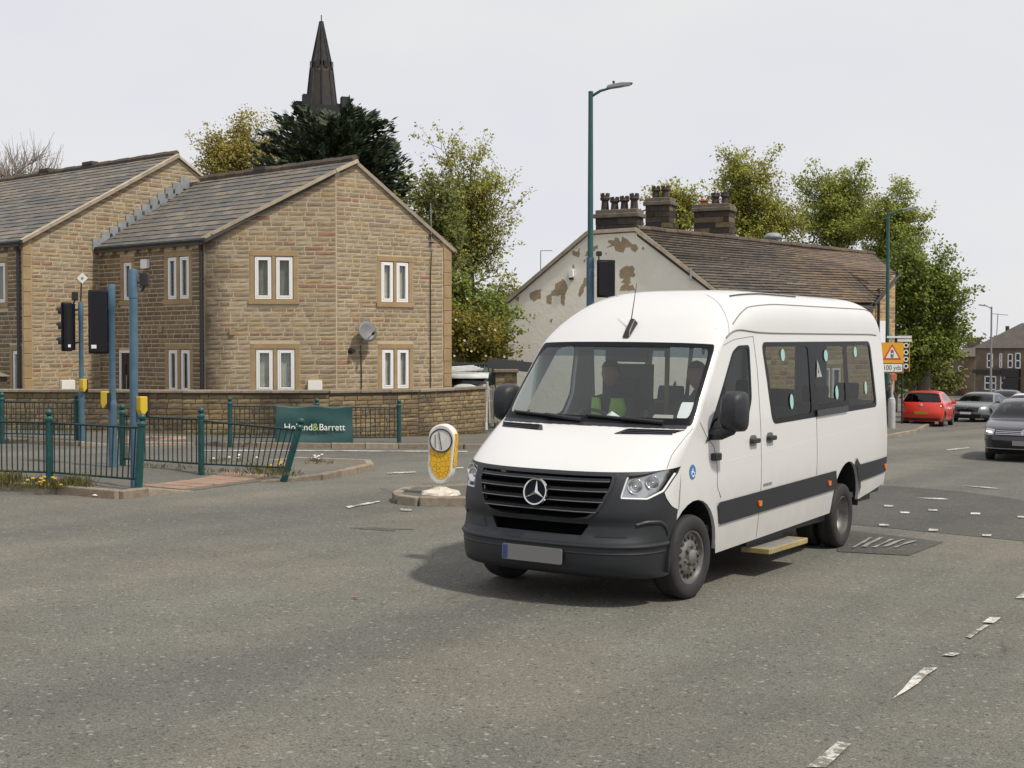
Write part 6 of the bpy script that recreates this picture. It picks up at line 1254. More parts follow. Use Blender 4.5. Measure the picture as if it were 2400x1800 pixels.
# red hatchback seen from behind
cp = gk(1988, 921); ad = Vector((-.45, -.89, 0)); rear = Vector((cp.x+.05, cp.y, 0)); nose = rear-ad*4.0
r_, S, a = car('parked_car', 'red three-door hatchback parked at the kerb, seen from behind', HATCH, (nose.x, nose.y), (ad.x, ad.y), M['red_paint'], scale=1.05)
for sg in (-1, 1): lamp_patch(S, r_, 'tail_light', [sg*48, sg*66, sg*80, sg*82, sg*58], [.90, .97, .92, .80, .80], a[12], a[15], M['tail_red']); lamp_patch(S, r_, 'reversing_light', [sg*54, sg*64, sg*64, sg*54], [.88, .90, .83, .83], a[12], a[15], M['lamp_white'], .009)
badge_ring(S, r_, .89, a[12], a[15], .06, M['chrome']); plate(S, r_, .56, a[13], a[16], M['plate_yellow'], .54, .13); lamp_patch(S, r_, 'rear_diffuser', [-60, 60, 55, -55], [.34, .34, .24, .24], a[14], a[17], M['dark_trim'])
lamp_patch(S, r_, 'rear_wiper_strip', [-66, 66, 66, -66], [1.39, 1.39, 1.34, 1.34], a[11]-.02, a[13], M['gloss_black'], .02)
def front_set(S, r_, a, zl, glow=None, grilles=(), vw=True, mtg=None):
    for sg in (-1, 1):
        h_ = lamp_patch(S, r_, 'headlight', [sg*40, sg*58, sg*78, sg*80, sg*62, sg*42], zl, a[2], a[5], M['lamp_clear'], .012); q = lamp_patch(S, r_, 'headlight_reflector', [sg*40, sg*58, sg*78, sg*80, sg*62, sg*42], zl, a[2], a[5], M['lamp_inner'], .006)
        if glow: lamp_patch(S, r_, 'daylight_lamp', [sg*46, sg*64, sg*64, sg*46], [zl[0]-.05, zl[1]-.055, zl[1]-.085, zl[0]-.08], a[2], a[5], glow, .016)
    for (w_, z1, z0, mt) in grilles: lamp_patch(S, r_, 'grille', [-w_, w_, w_*.94, -w_*.94], [z1, z1, z0, z0], a[0], a[5], mt, .012)
ZL = [.735, .76, .75, .66, .60, .62]
# silver saloon facing us
cp = gk(2085, 912); d2 = Vector((.60, .80, 0)); r_, S, a = car('oncoming_car', 'silver grey saloon car facing us behind the red hatchback', SEDAN, (cp.x, cp.y), (d2.x, d2.y), M['silver_paint'])
front_set(S, r_, a, ZL, M['lamp_white'], [(34, .72, .5, M['gloss_black']), (58, .40, .24, M['gloss_black'])]); badge_ring(S, r_, .68, a[2], a[5], .07, M['chrome'], True); plate(S, r_, .44, a[0], a[4], M['lamp_white'])
# dark saloon at the right edge
cp = gk(2207, 1000); d3 = Vector((.42, .907, 0)); r_, S, a = car('oncoming_car', 'dark navy saloon at the right edge with chrome grille bars and lit lamps', SEDAN, (cp.x+.05, cp.y), (d3.x, d3.y), M['navy_paint'])
front_set(S, r_, a, ZL, M['lit_lamp'], [(36, .72, .60, M['gloss_black']), (46, .50, .30, M['gloss_black']), (66, .27, .20, M['gloss_black'])]); badge_ring(S, r_, .67, a[2], a[5], .075, M['chrome'], True); plate(S, r_, .44, a[0], a[4], M['plate'])
for z_ in (.70, .665, .63): lamp_patch(S, r_, 'grille_bar', [-37, 37, 37, -37], [z_+.005, z_+.005, z_-.005, z_-.005], a[0], a[5], M['chrome'], .018)
lamp_patch(S, r_, 'chrome_strip', [-74, 74, 74, -74], [.315, .315, .30, .30], a[0], a[5], M['chrome'], .012)
# white car behind it, and a dark one further back
cp = gk(2205, 928); r_, S, a = car('oncoming_car', 'white car queueing behind the dark navy saloon', HATCH, (cp.x, cp.y), (.5, .87), M['white_paint'], scale=1.02); front_set(S, r_, a, [.80, .84, .84, .72, .66, .68], M['lamp_white'], [(30, .6, .4, M['gloss_black'])])
cp = gk(2158, 893); r_, S, a = car('oncoming_car', 'small dark blue car far back between the silver saloon and white car', SEDAN, (cp.x, cp.y), (.5, .87), M['dark_paint']); front_set(S, r_, a, ZL, M['lit_lamp'], [(34, .72, .5, M['gloss_black'])])
# parked car glimpsed behind the garden wall

# ================================================================ street furniture
def post(parent, base, h=1.05, r=.052, lean=(0, 0), name='post'):
    base = Vector(base); d = Vector((lean[0], lean[1], 1)).normalized(); Q = d.to_track_quat('Z', 'Y').to_matrix(); mb = MB()
    mb.lathe([(r, -.1), (r, h-.17), (r*1.25, h-.165), (r*1.25, h-.135), (r*.9, h-.12), (r*.75, h-.105), (r*.62, h-.1)]+[(.055*math.sin(t), h-.05-.055*math.cos(t)) for t in np.linspace(.7, math.pi, 8)], base, Q, 16)
    o = mb.build(name, M['green'], parent, smooth=True); edge_split(o, 40); return base+d*(h-.2), base+d*.12
def panel(parent, t0, b0, t1, b1, n, bend=None):
    """rails and bars between two posts"""
    MB().tube([t0, t1], .018, 6).build('top_rail', M['rail'], parent); MB().tube([b0, b1], .016, 6).build('bottom_rail', M['rail'], parent)
    for i in range(1, n): f = i/n; a, b = lerp3(b0, b1, f), lerp3(t0, t1, f); MB().tube([a, b], .0105, 5).build('bar', M['rail'], parent)
rl = thing('guard_railing', 'green pedestrian guard railing along the near kerb at the left edge', 'railing', gk(107, 1038, .11))
pb = [gk(-110, 1032, .11), gk(107, 1038, .11), gk(299, 1054, .11)]; hd_ = [post(rl, p, 1.04) for p in pb[:2]]+[post(rl, pb[2], 1.04, .056, (.065, -.02))]
panel(rl, hd_[0][0], hd_[0][1], hd_[1][0], hd_[1][1], 19); panel(rl, hd_[1][0], hd_[1][1], hd_[2][0], hd_[2][1], 17)
rl2 = thing('guard_railing', 'damaged green guard railing with a bent leaning end post', 'railing', gk(435, 1016, .11))
pb = [gk(265, 1006, .11), gk(435, 1018, .11), gk(617, 1026, .11)]; h2 = [post(rl2, pb[0], 1.04), post(rl2, pb[1], 1.04), post(rl2, pb[2], .95, .055, (.30, -.05))]
panel(rl2, h2[0][0], h2[0][1], h2[1][0], h2[1][1], 17); panel(rl2, h2[1][0]-Vector((0, 0, .02)), h2[1][1], h2[2][0], h2[2][1], 17)
rl3 = thing('guard_railing', 'green guard railing in front of the garden wall carrying the banner', 'railing', gk(685, 955, .11))
pb = [gk(x, 956, .11) for x in (497, 685, 862)]; h3 = [post(rl3, p, 1.02) for p in pb]; panel(rl3, h3[0][0], h3[0][1], h3[1][0], h3[1][1], 18); panel(rl3, h3[1][0], h3[1][1], h3[2][0], h3[2][1], 17)
rl4 = thing('guard_railing', 'far green guard railing left of the crossing behind the near railing', 'railing', gk(165, 951, .11))
pb = [gk(-150, 946, .11), gk(5, 948, .11), gk(165, 951, .11)]; h4 = [post(rl4, p, 1.02) for p in pb]; panel(rl4, h4[0][0], h4[0][1], h4[1][0], h4[1][1], 16); panel(rl4, h4[1][0], h4[1][1], h4[2][0], h4[2][1], 16)
# banner cable-tied to the far railing
M['banner'] = mat('banner_teal', (.014, .062, .064), .6, var=.2, vscale=2.5); M['banner_text'] = mat('banner_text', (.78, .78, .74), .6); M['banner_amp'] = mat('banner_amp', (.32, .48, .16), .6)
f0, f1 = (590-497)/(862-497.), (757-497)/(862-497.)
def fr3(f): return lerp3(h3[0][0], h3[2][0], f), lerp3(h3[0][1], h3[2][1], f)
(ta, ba), (tb_, bb_) = fr3(f0), fr3(f1); Un = (tb_-ta); Wd = Un.length; Un = Un/Wd; Nb = Vector((Un.y, -Un.x, 0)).normalized(); Nb = -Nb if Nb.y > 0 else Nb; Hb = .93
bn_o = thing('advertising_banner', 'teal fabric banner with white lettering tied to the far railing', 'banner', (ta+tb_)/2-Vector((0, 0, Hb))); nx_, nz_ = 46, 22; vs_ = []; rr = random.Random(5)
def bwave(u, v): return .012*math.sin(u*9+v*3)+.014*math.sin(u*3.1-v*7)+.02*max(0, v-.75)*math.sin(u*5)+.018*math.sin(v*11+u*2)*(1-abs(2*u-1))
for j in range(nz_+1):
    for i in range(nx_+1):
        u, v = i/nx_, j/nz_; sag = -.04*math.sin(math.pi*u*2)**2*v; vs_.append(ta+Un*(Wd*u)-Vector((0, 0, Hb*(1-v)-.04-sag))+Nb*(.075+bwave(u, v)))
mb = MB(); mb.add(vs_, [(j*(nx_+1)+i, j*(nx_+1)+i+1, (j+1)*(nx_+1)+i+1, (j+1)*(nx_+1)+i) for j in range(nz_) for i in range(nx_)]); solid(mb.build('fabric', M['banner'], bn_o, smooth=True), .003)
bc = (ta+tb_)/2-Vector((0, 0, Hb*.5+.0))+Nb*.118
text_on('Holland', .215, 'lettering', M['banner_text'], bc-Un*.385, Un, Vector((0, 0, 1)), bn_o, sx=.98); text_on('&', .235, 'lettering', M['banner_amp'], bc+Un*.012, Un, Vector((0, 0, 1)), bn_o); text_on('Barrett', .215, 'lettering', M['banner_text'], bc+Un*.40, Un, Vector((0, 0, 1)), bn_o, sx=.98)
# traffic signals
M['signal_black'] = mat('signal_black', (.008, .008, .011), .35, spec=.3); M['lens_off'] = mat('signal_lens', (.03, .03, .03), .2); M['label_white'] = mat('label_white', (.75, .75, .73), .6)
def signal_pole(root, base, h, r, collar=True):
    b = Vector(base); mb = MB(); prof = [(r*1.28, -.05), (r*1.28, .98), (r*1.32, 1.0), (r*1.3, 1.06), (r*1.02, 1.10), (r, 1.12), (r, h-.42), (r*1.12, h-.41), (r*1.12, h-.02), (r*1.0, h), (0, h+.005)] if collar else [(r, -.05), (r, h-.42), (r*1.13, h-.41), (r*1.13, h-.02), (r*1.0, h), (0, h+.005)]
    mb.lathe(prof, b, None, 18); o = mb.build('pole', M['blue'], root, smooth=True); edge_split(o, 35); return o
def signal_head(root, c, yaw, hgt=1.05, wd=.34, name='signal_head'):
    """faces local -y turned by yaw"""
    Rm = Matrix.Rotation(yaw, 3, 'Z'); c = Vector(c); q = MB(); q.rbox(c, (wd, .03, hgt), .03, Rm); q.rbox(c+Rm @ Vector((0, .07, 0)), (wd*.78, .12, hgt*.96), .03, Rm); o = q.build(name, M['signal_black'], root); bevel(o, .012)
    for k in range(3):
        p = c+Rm @ Vector((0, -.02, hgt*(.31-.31*k))); v_ = MB(); n_ = 12; pts = []
        for j in range(n_+1):
            a = R(-30+240*j/n_); ln = .20 if 20 < -30+240*j/n_ < 160 else .13
            pts += [p+Rm @ Vector((.105*math.cos(a), 0, .105*math.sin(a))), p+Rm @ Vector((.108*math.cos(a), -ln, .108*math.sin(a)))]
        v_.add(pts, [(2*j, 2*j+2, 2*j+3, 2*j+1) for j in range(n_)]); vo = v_.build('visor', M['black'], o); solid(vo, .004)
        l_ = MB(); l_.lathe([(.1, 0), (.07, .02), (0, .03)], p, (Rm @ Vector((0, -1, 0))).to_track_quat('Z', 'Y').to_matrix(), 16); l_.build('lens', M['lens_off'], o, smooth=True)
    q = MB(); q.box(c+Rm @ Vector((wd*.22, .135, -hgt*.39)), (.08, .004, .06), Rm); q.build('maker_label', M['label_white'], o); return o
def push_button(root, c, yaw):
    Rm = Matrix.Rotation(yaw, 3, 'Z'); q = MB(); c = Vector(c); q.prism([(-.06, .14), (.06, .14), (.06, -.06), (.0, -.14), (-.03, -.14), (-.06, -.05)], c+Rm @ Vector((0, -.07, 0)), Rm @ Vector((1, 0, 0)), Vector((0, 0, 1)), Rm @ Vector((0, -1, 0)), .12); o = q.build('push_button_box', M['yellow_box'], root); bevel(o, .012)
    q = MB(); q.box(c+Rm @ Vector((.075, 0, -.02)), (.04, .13, .27), Rm); q.build('button_face', M['black'], o)
def detector(root, c, yaw=0):
    Rm = Matrix.Rotation(yaw, 3, 'Z'); q = MB(); q.rbox(Vector(c), (.12, .10, .19), .025, Rm); q.tube([Vector(c)-Vector((.0, 0, .09)), Vector(c)-Vector((.04, 0, .17))], .02); o = q.build('detector', M['black'], root); bevel(o, .01)
b1_ = gk(177, 952, .11); s1 = thing('traffic_signal', 'blue traffic signal pole with black head and white diamond plate behind the railing', 'traffic light', b1_); signal_pole(s1, b1_, 3.05, .05); tp_ = b1_+Vector((0, 0, 3.05))
hc = pk(144, 706, b1_.y-.1); signal_head(s1, hc, R(-112), 1.07, .34); q = MB(); [q.tube([hc+Vector((.1, .1, z)), hc+Vector((.2, .1, z+.02)), Vector((b1_.x, b1_.y, hc.z+z))], .02, 6) for z in (.36, -.36)]; q.build('bracket', M['black'], s1)
detector(s1, pk(162, 640, b1_.y)); q = MB(); q.tube([tp_, tp_+Vector((.02, 0, .45))], .018, 6); q.build('plate_stem', M['black'], s1); dm = pk(178, 601, b1_.y-.03); q = MB(); q.box(dm, (.17, .012, .17), Matrix.Rotation(R(45), 3, 'Y')); q.build('diamond_plate', M['label_white'], s1); q = MB(); q.lathe([(.03, 0), (.03, .004)], dm+Vector((0, -.008, 0)), Matrix.Rotation(R(90), 3, 'X'), 12); q.build('diamond_mark', M['lead'], s1)
push_button(s1, Vector((b1_.x+.05, b1_.y-.06, b1_.z+1.22)), R(60))
b2_ = gk(244, 1009, .11); s2 = thing('traffic_signal', 'thick-based blue signal pole seen from behind with a broad black head', 'traffic light', b2_); signal_pole(s2, b2_, 3.03, .055); hc = pk(215, 695, b2_.y+.05); signal_head(s2, hc, R(-168), 1.06, .36); q = MB(); [q.tube([hc+Vector((.05, -.1, z)), Vector((b2_.x, b2_.y, hc.z+z))], .022, 6) for z in (.38, -.38)]; q.build('bracket', M['black'], s2); push_button(s2, Vector((b2_.x-.10, b2_.y-.02, b2_.z+1.12)), R(-15))
b3_ = gk(291, 1046, .11); s3 = thing('traffic_signal', 'tallest blue signal pole without a head beside the railing end', 'traffic light', b3_); signal_pole(s3, b3_, 3.08, .058, False); detector(s3, pk(312, 604, b3_.y)); q = MB(); q.tube([pk(309, 611, b3_.y), Vector((b3_.x, b3_.y, pk(309, 611, b3_.y).z))], .015); q.build('bracket', M['black'], s3); push_button(s3, Vector((b3_.x+.11, b3_.y-.02, b3_.z+1.12)), R(50))
# lamp columns
def lamp(root, base, h, r, arm, dirx, top=True, mt='green'):
    b = Vector(base); q = MB(); q.tube([b, b+Vector((0, 0, 2.2))], r*1.55, 14); q.build('column_base', M['blue'] if top else M[mt], root, smooth=False)
    q = MB(); q.tube([b+Vector((0, 0, 2.2)), b+Vector((0, 0, h*.5)), b+Vector((0, 0, h))], [r*1.1, r, r*.85], 14); q.lathe([(r*.95, 0), (r*.95, .1), (0, .11)], b+Vector((0, 0, h-.05)), None, 12); q.build('column', M[mt], root)
    e = b+Vector((0, 0, h-.1)); q = MB(); q.tube([e, e+Vector((dirx*arm*.55, -.1, .14)), e+Vector((dirx*arm, -.2, .22))], [.05, .04, .03], 8); q.build('arm', M[mt], root)
    l0 = e+Vector((dirx*arm*.85, -.17, .20)); q = MB(); Q = Matrix.Rotation(-dirx*R(9), 3, 'Y'); q.rbox(l0+Vector((dirx*.32, -.06, .06)), (.66, .28, .075), .03, Q); o = q.build('lantern', M['lantern'], root); bevel(o, .02); q = MB(); q.box(l0+Vector((dirx*.38, -.06, .018)), (.42, .2, .02), Q); q.build('lens', M['lamp_inner'], o); q = MB(); q.lathe([(.035, 0), (.035, .07), (0, .08)], l0+Vector((dirx*.2, -.06, .09)), None, 8); q.build('photocell', M['black'], o)
M['lantern'] = mat('lantern_grey', (.22, .23, .23), .5); M['lamp_green'] = mat('lamp_column_green', (.02, .085, .085), .45, var=.15, vscale=2)
Y = 38.0; tp1 = pk(1276, 200, Y); bs = Vector((tp1.x, Y, g(tp1.x, Y)+.1)); l1 = thing('street_lamp', 'tall green street lamp with blue base section behind the minibus', 'street lamp', bs)
hgt = tp1.z-bs.z; q = MB(); zb1 = pk(1276, 556, Y).z; q.tube([bs, Vector((bs.x, bs.y, zb1))], .115, 16); q.tube([Vector((bs.x, bs.y, zb1-.55)), Vector((bs.x, bs.y, zb1-.53))], .122, 16); q.build('column_base', M['blue'], l1); q = MB(); q.tube([Vector((bs.x, bs.y, zb1)), Vector((bs.x, bs.y, zb1+2)), Vector((bs.x, bs.y, tp1.z))], [.085, .08, .068], 14); q.build('column', M['lamp_green'], l1)
q = MB(); e = Vector((bs.x, bs.y, tp1.z-.12)); q.tube([e, e+Vector((.28, -.05, .16)), e+Vector((.6, -.1, .24))], [.045, .04, .03], 8); q.lathe([(.075, 0), (.075, .03), (0, .05)], Vector((bs.x, bs.y, tp1.z)), None, 14); q.build('arm', M['lamp_green'], l1); l0 = e+Vector((.78, -.13, .29)); Q = Matrix.Rotation(-R(9), 3, 'Y'); q = MB(); q.prism([(-.36, -.04), (-.3, .05), (.1, .07), (.42, .02), (.44, -.015), (.1, -.045)], l0+Vector((0, -.14, 0)), Q @ Vector((1, 0, 0)), Q @ Vector((0, 0, 1)), Vector((0, -1, 0)), .28); o = q.build('lantern', M['lantern'], l1); bevel(o, .015); q = MB(); q.box(l0+Q @ Vector((.08, 0, -.03)), (.55, .24, .02), Q); q.build('lens', M['lamp_inner'], o); q = MB(); q.lathe([(.035, 0), (.035, .07), (0, .08)], l0+Vector((-.12, 0, .07)), None, 8); q.build('photocell', M['black'], o)
sh = pk(1309, 602, Y-.2); q = MB(); Rm = Matrix.Rotation(R(8), 3, 'Z'); q.rbox(sh, (.54, .04, 1.1), .03, Rm); q.rbox(sh+Vector((-.1, -.09, 0)), (.26, .16, 1.0), .04, Rm); o = q.build('signal_head', M['signal_black'], l1); bevel(o, .012); q = MB(); q.rbox(pk(1294, 548, Y-.2), (.17, .12, .14), .03); q.tube([pk(1294, 552, Y-.2), pk(1293, 575, Y-.2)], .022); o = q.build('detector', M['black'], l1); bevel(o, .012)
Y = 52.0; tp2 = pk(1919, 460, Y); bs = Vector((tp2.x, Y, g(tp2.x, Y)+.1)); l2 = thing('street_lamp', 'green street lamp standing by the yellow sign in front of the trees', 'street lamp', bs); lamp(l2, bs, tp2.z-bs.z, .075, .55, 1, False, 'lamp_green')
Y = 105.0; tp3 = pk(2142, 664, Y); bs = Vector((tp3.x, Y, g(tp3.x, Y))); l3 = thing('street_lamp', 'distant grey street lamp before the far corner building', 'street lamp', bs); lamp(l3, bs, tp3.z-bs.z, .08, .55, -1, False, 'lantern')
# temporary yellow road sign on a post
M['sign_yellow'] = mat('sign_yellow', (.72, .36, .015), .45); M['sign_red'] = mat('sign_red', (.55, .06, .04), .45); M['sign_white'] = mat('sign_face_white', (.72, .72, .70), .45); M['sign_black'] = mat('sign_black', (.02, .02, .02), .5); M['sign_green'] = mat('sign_green', (.03, .3, .25), .5); M['post_grey'] = mat('grey_post', (.42, .43, .44), .5, var=.15)
Y = 49.5; sc0 = pk(1927, 773, Y); ys_ = thing('road_sign', 'yellow traffic-lights-ahead sign with distance plate on a grey post', 'sign', (sc0.x, Y, g(sc0.x, Y)+.1)); pxm = Y/2790; U, V_ = Vector((1, 0, 0)), Vector((0, 0, 1)); Nf = Vector((0, -1, 0))
q = MB(); q.rbox(sc0, (.88, .012, 66*pxm), .03); bdk = q.build('backing_board', M['sign_yellow'], ys_)
def tri(s_, off, mt, dz=0): q = MB(); q.prism(rounded([(-s_, -s_*.82), (s_, -s_*.82), (0, s_*.9)], .05), sc0+Vector((0, -.01-off, .20+dz)), U, V_, Nf, .004); q.build('warning_triangle', mt, ys_)
tri(.36, 0, M['sign_red'], .02); tri(.255, .004, M['sign_white'], .0)
q = MB(); q.rbox(sc0+Vector((0, -.02, .16)), (.1, .004, .30), .04); q.build('signal_symbol', M['sign_black'], ys_)
for k, m_ in enumerate(('sign_red', 'sign_white', 'sign_green')): q = MB(); q.lathe([(.038, 0), (.038, .003)], sc0+Vector((0, -.022, .26-.10*k)), Matrix.Rotation(R(90), 3, 'X'), 14); q.build('signal_symbol', M[m_], ys_)
q = MB(); q.rbox(sc0+Vector((.0, -.014, -.385)), (.84, .006, .36), .04); q.build('plate_border', M['sign_black'], ys_); q = MB(); q.rbox(sc0+Vector((0, -.019, -.385)), (.78, .006, .30), .03); q.build('distance_plate', M['sign_white'], ys_); text_on('100 yds', .26, 'lettering', M['sign_black'], sc0+Vector((.0, -.024, -.385)), U, V_, ys_, sx=.85)
pb_ = Vector((sc0.x+.02, Y+.05, g(sc0.x, Y)+.1)); q = MB(); q.tube([pb_, pb_+Vector((0, 0, 1.0)), pb_+Vector((0, 0, 1.15)), pb_+Vector((0, 0, 1.2))], [.14, .14, .12, .06], 14); q.tube([pb_+Vector((0, 0, 1.2)), Vector((pb_.x, pb_.y, sc0.z+.9))], .045, 10); q.build('post', M['post_grey'], ys_)
q = MB(); q.rbox(pk(1930, 815, Y-.1), (.22, .14, .26), .03); o = q.build('lamp_box', mat('orange_box', (.45, .13, .06), .5), ys_); bevel(o, .015); q = MB(); q.box(pk(1930, 728, Y-.02), (.5, .02, .07)); q.build('name_plate', M['sign_white'], ys_)
# dark vertical sign with white rings behind it, street nameplates
Y = 56.0; s0_ = pk(1955, 770, Y); vsn = thing('shop_sign', 'narrow dark upright sign with a column of white rings beside the yellow sign', 'sign', (s0_.x, Y, g(s0_.x, Y)+.1)); q = MB(); q.box(s0_, (.38, .06, 1.35)); q.build('panel', M['sign_black'], vsn)
q = MB(); q.box(s0_+Vector((.18, -.035, 0)), (.03, .02, 1.35)); q.build('edge_trim', M['sign_yellow'], vsn)
for k in range(4): q = MB(); q.lathe([(.065, 0), (.065, .02), (.115, .02), (.115, 0)], s0_+Vector((.03, -.032, .48-.3*k)), Matrix.Rotation(R(90), 3, 'X'), 18); q.build('ring_letter', M['sign_white'], vsn)
q = MB(); q.tube([Vector((s0_.x-.1, Y+.05, g(s0_.x, Y))), Vector((s0_.x-.1, Y+.05, s0_.z+.9))], .04, 8); q.build('post', M['sign_black'], vsn)
for k, (py_, w_) in enumerate(((728, .62), (735.5, .62))): q = MB(); q.box(pk(1954, py_, Y-.05), (w_, .02, .11)); q.build('name_plate', M['sign_white'], vsn)
# pedestrian by the sign
def walker(label, base, fwd, h=1.72):
    k = h/1.75; b = Vector(base); f = Vector((fwd[0], fwd[1], 0)).normalized(); s_ = Vector((-f.y, f.x, 0)); root = thing('person', label, 'person', base)
    L_ = lambda a, c, z: b+f*(a*k)+s_*(c*k)+Vector((0, 0, z*k)); J = {'pelvis': (L_(0, 0, .95), (.13*k, .10*k)), 'spine': (L_(.01, 0, 1.14), (.13*k, .095*k)), 'chest': (L_(.0, 0, 1.34), (.15*k, .105*k)), 'neck': (L_(.0, 0, 1.49), .055*k), 'nk2': (L_(.02, 0, 1.55), .05*k)}; Bn = [('pelvis', 'spine'), ('spine', 'chest'), ('chest', 'neck'), ('neck', 'nk2')]
    for sg, nm, st in ((-1, 'a', .16), (1, 'b', -.16)):
        J['sh'+nm] = (L_(0, sg*.18, 1.41), .06*k); J['el'+nm] = (L_(-st*.5, sg*.24, 1.12), .046*k); J['wr'+nm] = (L_(.06-st*.9, sg*.25, .88), .033*k); J['pm'+nm] = (L_(.08-st*.95, sg*.25, .80), (.025*k, .04*k)); J['hp'+nm] = (L_(0, sg*.09, .90), .085*k); J['kn'+nm] = (L_(st*.7+.03, sg*.1, .50), .06*k); J['an'+nm] = (L_(st*1.1-.03, sg*.1, .09), .042*k); J['to'+nm] = (L_(st*1.1+.13, sg*.11, .03), .035*k)
        Bn += [('chest', 'sh'+nm), ('sh'+nm, 'el'+nm), ('el'+nm, 'wr'+nm), ('wr'+nm, 'pm'+nm), ('pelvis', 'hp'+nm), ('hp'+nm, 'kn'+nm), ('kn'+nm, 'an'+nm), ('an'+nm, 'to'+nm)]
    o = person_mesh('body', J, Bn); o.data.materials.append(M['dark_cloth']); COL.objects.link(o); attach(o, root); head_mesh(L_(.03, 0, 1.64), fwd, .105*k).build('head', M['skin'], root, smooth=True); hair_mesh(L_(.03, 0, 1.645), fwd, .112*k).build('hair', M['hair'], root, smooth=True)
    hn = MB(); [fingers(hn, J['pm'+n_][0]-Vector((0, 0, .03)), (0, 0, -1), f, s_) for n_ in 'ab']; hn.build('fingers', M['skin'], root, smooth=True); return root
wb_ = pk(1922, 905, 51.5); walker('pedestrian in dark clothes standing behind the sign post', (wb_.x, 51.5, g(wb_.x, 51.5)+.11), (-.3, -1), 1.72)
# traffic island with bollard
isl = [V2(gk(*p)) for p in [(856, 1081), (862, 1088), (905, 1093), (1040, 1093), (1180, 1090)]]; ib = [V2(gk(*p)) for p in [(1180, 1057), (1040, 1062), (930, 1066), (880, 1070)]]
io = kinded(sheet('traffic_island', isl+ib, .10, M['pave'], step=.4, skirt=.1), 'structure'); kerb_run(isl+ib+[isl[0]], io, top=.125, wd=.13, L=.75, seed=21)
bb0 = gk(951, 1066, .11); bol = thing('traffic_bollard', 'battered white and yellow illuminated bollard on the traffic island', 'bollard', bb0); M['bol_white'] = mat('bollard_white', (.68, .67, .63), .5, var=.15, vscale=7); M['bol_base'] = mat('bollard_base', (.55, .51, .44), .7, var=.3, vscale=9)
ang = R(-14); Rm = Matrix.Rotation(ang, 3, 'Z'); lean = Matrix.Rotation(R(3.5), 3, 'Y')
def bp(x, y, z): return bb0+Rm @ (lean @ Vector((x, y, z)))
q = MB(); q.lathe([(.27, -.01), (.25, .03), (.13, .07), (.08, .10), (.06, .18)], bb0, None, 12); rr = random.Random(2); q.v = [(x+rr.uniform(-.02, .02), y+rr.uniform(-.02, .02), z+rr.uniform(-.006, .006)) for x, y, z in q.v]; q.build('base', M['bol_base'], bol)
def stad(w_, z0, z1, rt, rb_):
    pts = [(w_*math.cos(a), z1-rt+rt*math.sin(a)) for a in np.linspace(0, math.pi, 13)]; pts += [(-w_*.93*math.cos(a)*1, z0+rb_-rb_*math.sin(a)) for a in np.linspace(0, math.pi, 13)]; return pts
ol = stad(.195, .14, .985, .195, .22); nb = len(ol); q = MB(); dep = .10; sec = [(-dep, .90), (-dep*.86, .98), (0, 1.0), (dep*.86, .98), (dep, .90)]; vs_ = []
for yy, k in sec: vs_ += [bp(x*k, yy, .55+(z-.55)*(k*.5+.5)) for x, z in ol]
q.add(vs_, [(i*nb+j, i*nb+(j+1) % nb, (i+1)*nb+(j+1) % nb, (i+1)*nb+j) for i in range(len(sec)-1) for j in range(nb)]+[tuple(range(nb-1, -1, -1)), tuple(range((len(sec)-1)*nb, len(sec)*nb))]); o = q.build('shell', M['bol_white'], bol, smooth=True); edge_split(o, 35)
def cracked():
    m, t, b = newmat('cracked_yellow'); n = t.nodes.new; l = t.links.new; b.inputs['Roughness'].default_value = .5; tcn = n('ShaderNodeNewGeometry'); v = n('ShaderNodeTexVoronoi'); v.feature = 'DISTANCE_TO_EDGE'; v.inputs['Scale'].default_value = 15; l(tcn.outputs['Position'], v.inputs['Vector']); r = n('ShaderNodeValToRGB'); r.color_ramp.elements[0].position = .02; r.color_ramp.elements[1].position = .05; r.color_ramp.elements[0].color = (.22, .12, .02, 1); r.color_ramp.elements[1].color = (.80, .46, .02, 1); l(v.outputs[0], r.inputs[0]); l(r.outputs[0], b.inputs['Base Color']); return m
M['cracked'] = cracked(); q = MB(); fy = [(.150, .66), (.155, .34), (.12, .27), (.05, .215), (-.03, .225), (-.09, .30), (-.145, .40), (-.155, .66)]; q.prism(fy, bp(0, -dep-.004, 0), Rm @ (lean @ Vector((1, 0, 0))), Rm @ (lean @ Vector((0, 0, 1))), Rm @ Vector((0, -1, 0)), .008); q.build('yellow_sheet', M['cracked'], bol)
q = MB(); q.prism([(-.075, .86), (.075, .86), (.075, .40), (-.075, .40)], bp(.195, 0, 0), Rm @ Vector((0, 1, 0)), Rm @ (lean @ Vector((0, 0, 1))), Rm @ Vector((1, 0, 0)), .01); q.build('side_sheet', M['cracked'], bol)
Qd = (Rm @ Vector((0, -1, 0))).to_track_quat('Z', 'Y').to_matrix(); q = MB(); q.lathe([(.148, 0), (.152, .012), (.166, .012), (.168, 0)], bp(0, -dep-.012, .755), Qd, 32); q.build('disc_rim', M['dark_trim'], bol); q = MB(); q.lathe([(.149, .004), (0, .006)], bp(0, -dep-.012, .755), Qd, 32); q.build('disc', M['bol_white'], bol)
q = MB(); q.tube([bp(-.035, -dep-.022, .87), bp(.02, -dep-.022, .63)], .006, 5); q.tube([bp(-.085, -dep-.022, .83), bp(-.07, -dep-.022, .65)], .004, 5); q.build('scratch_mark', M['dark_trim'], bol)
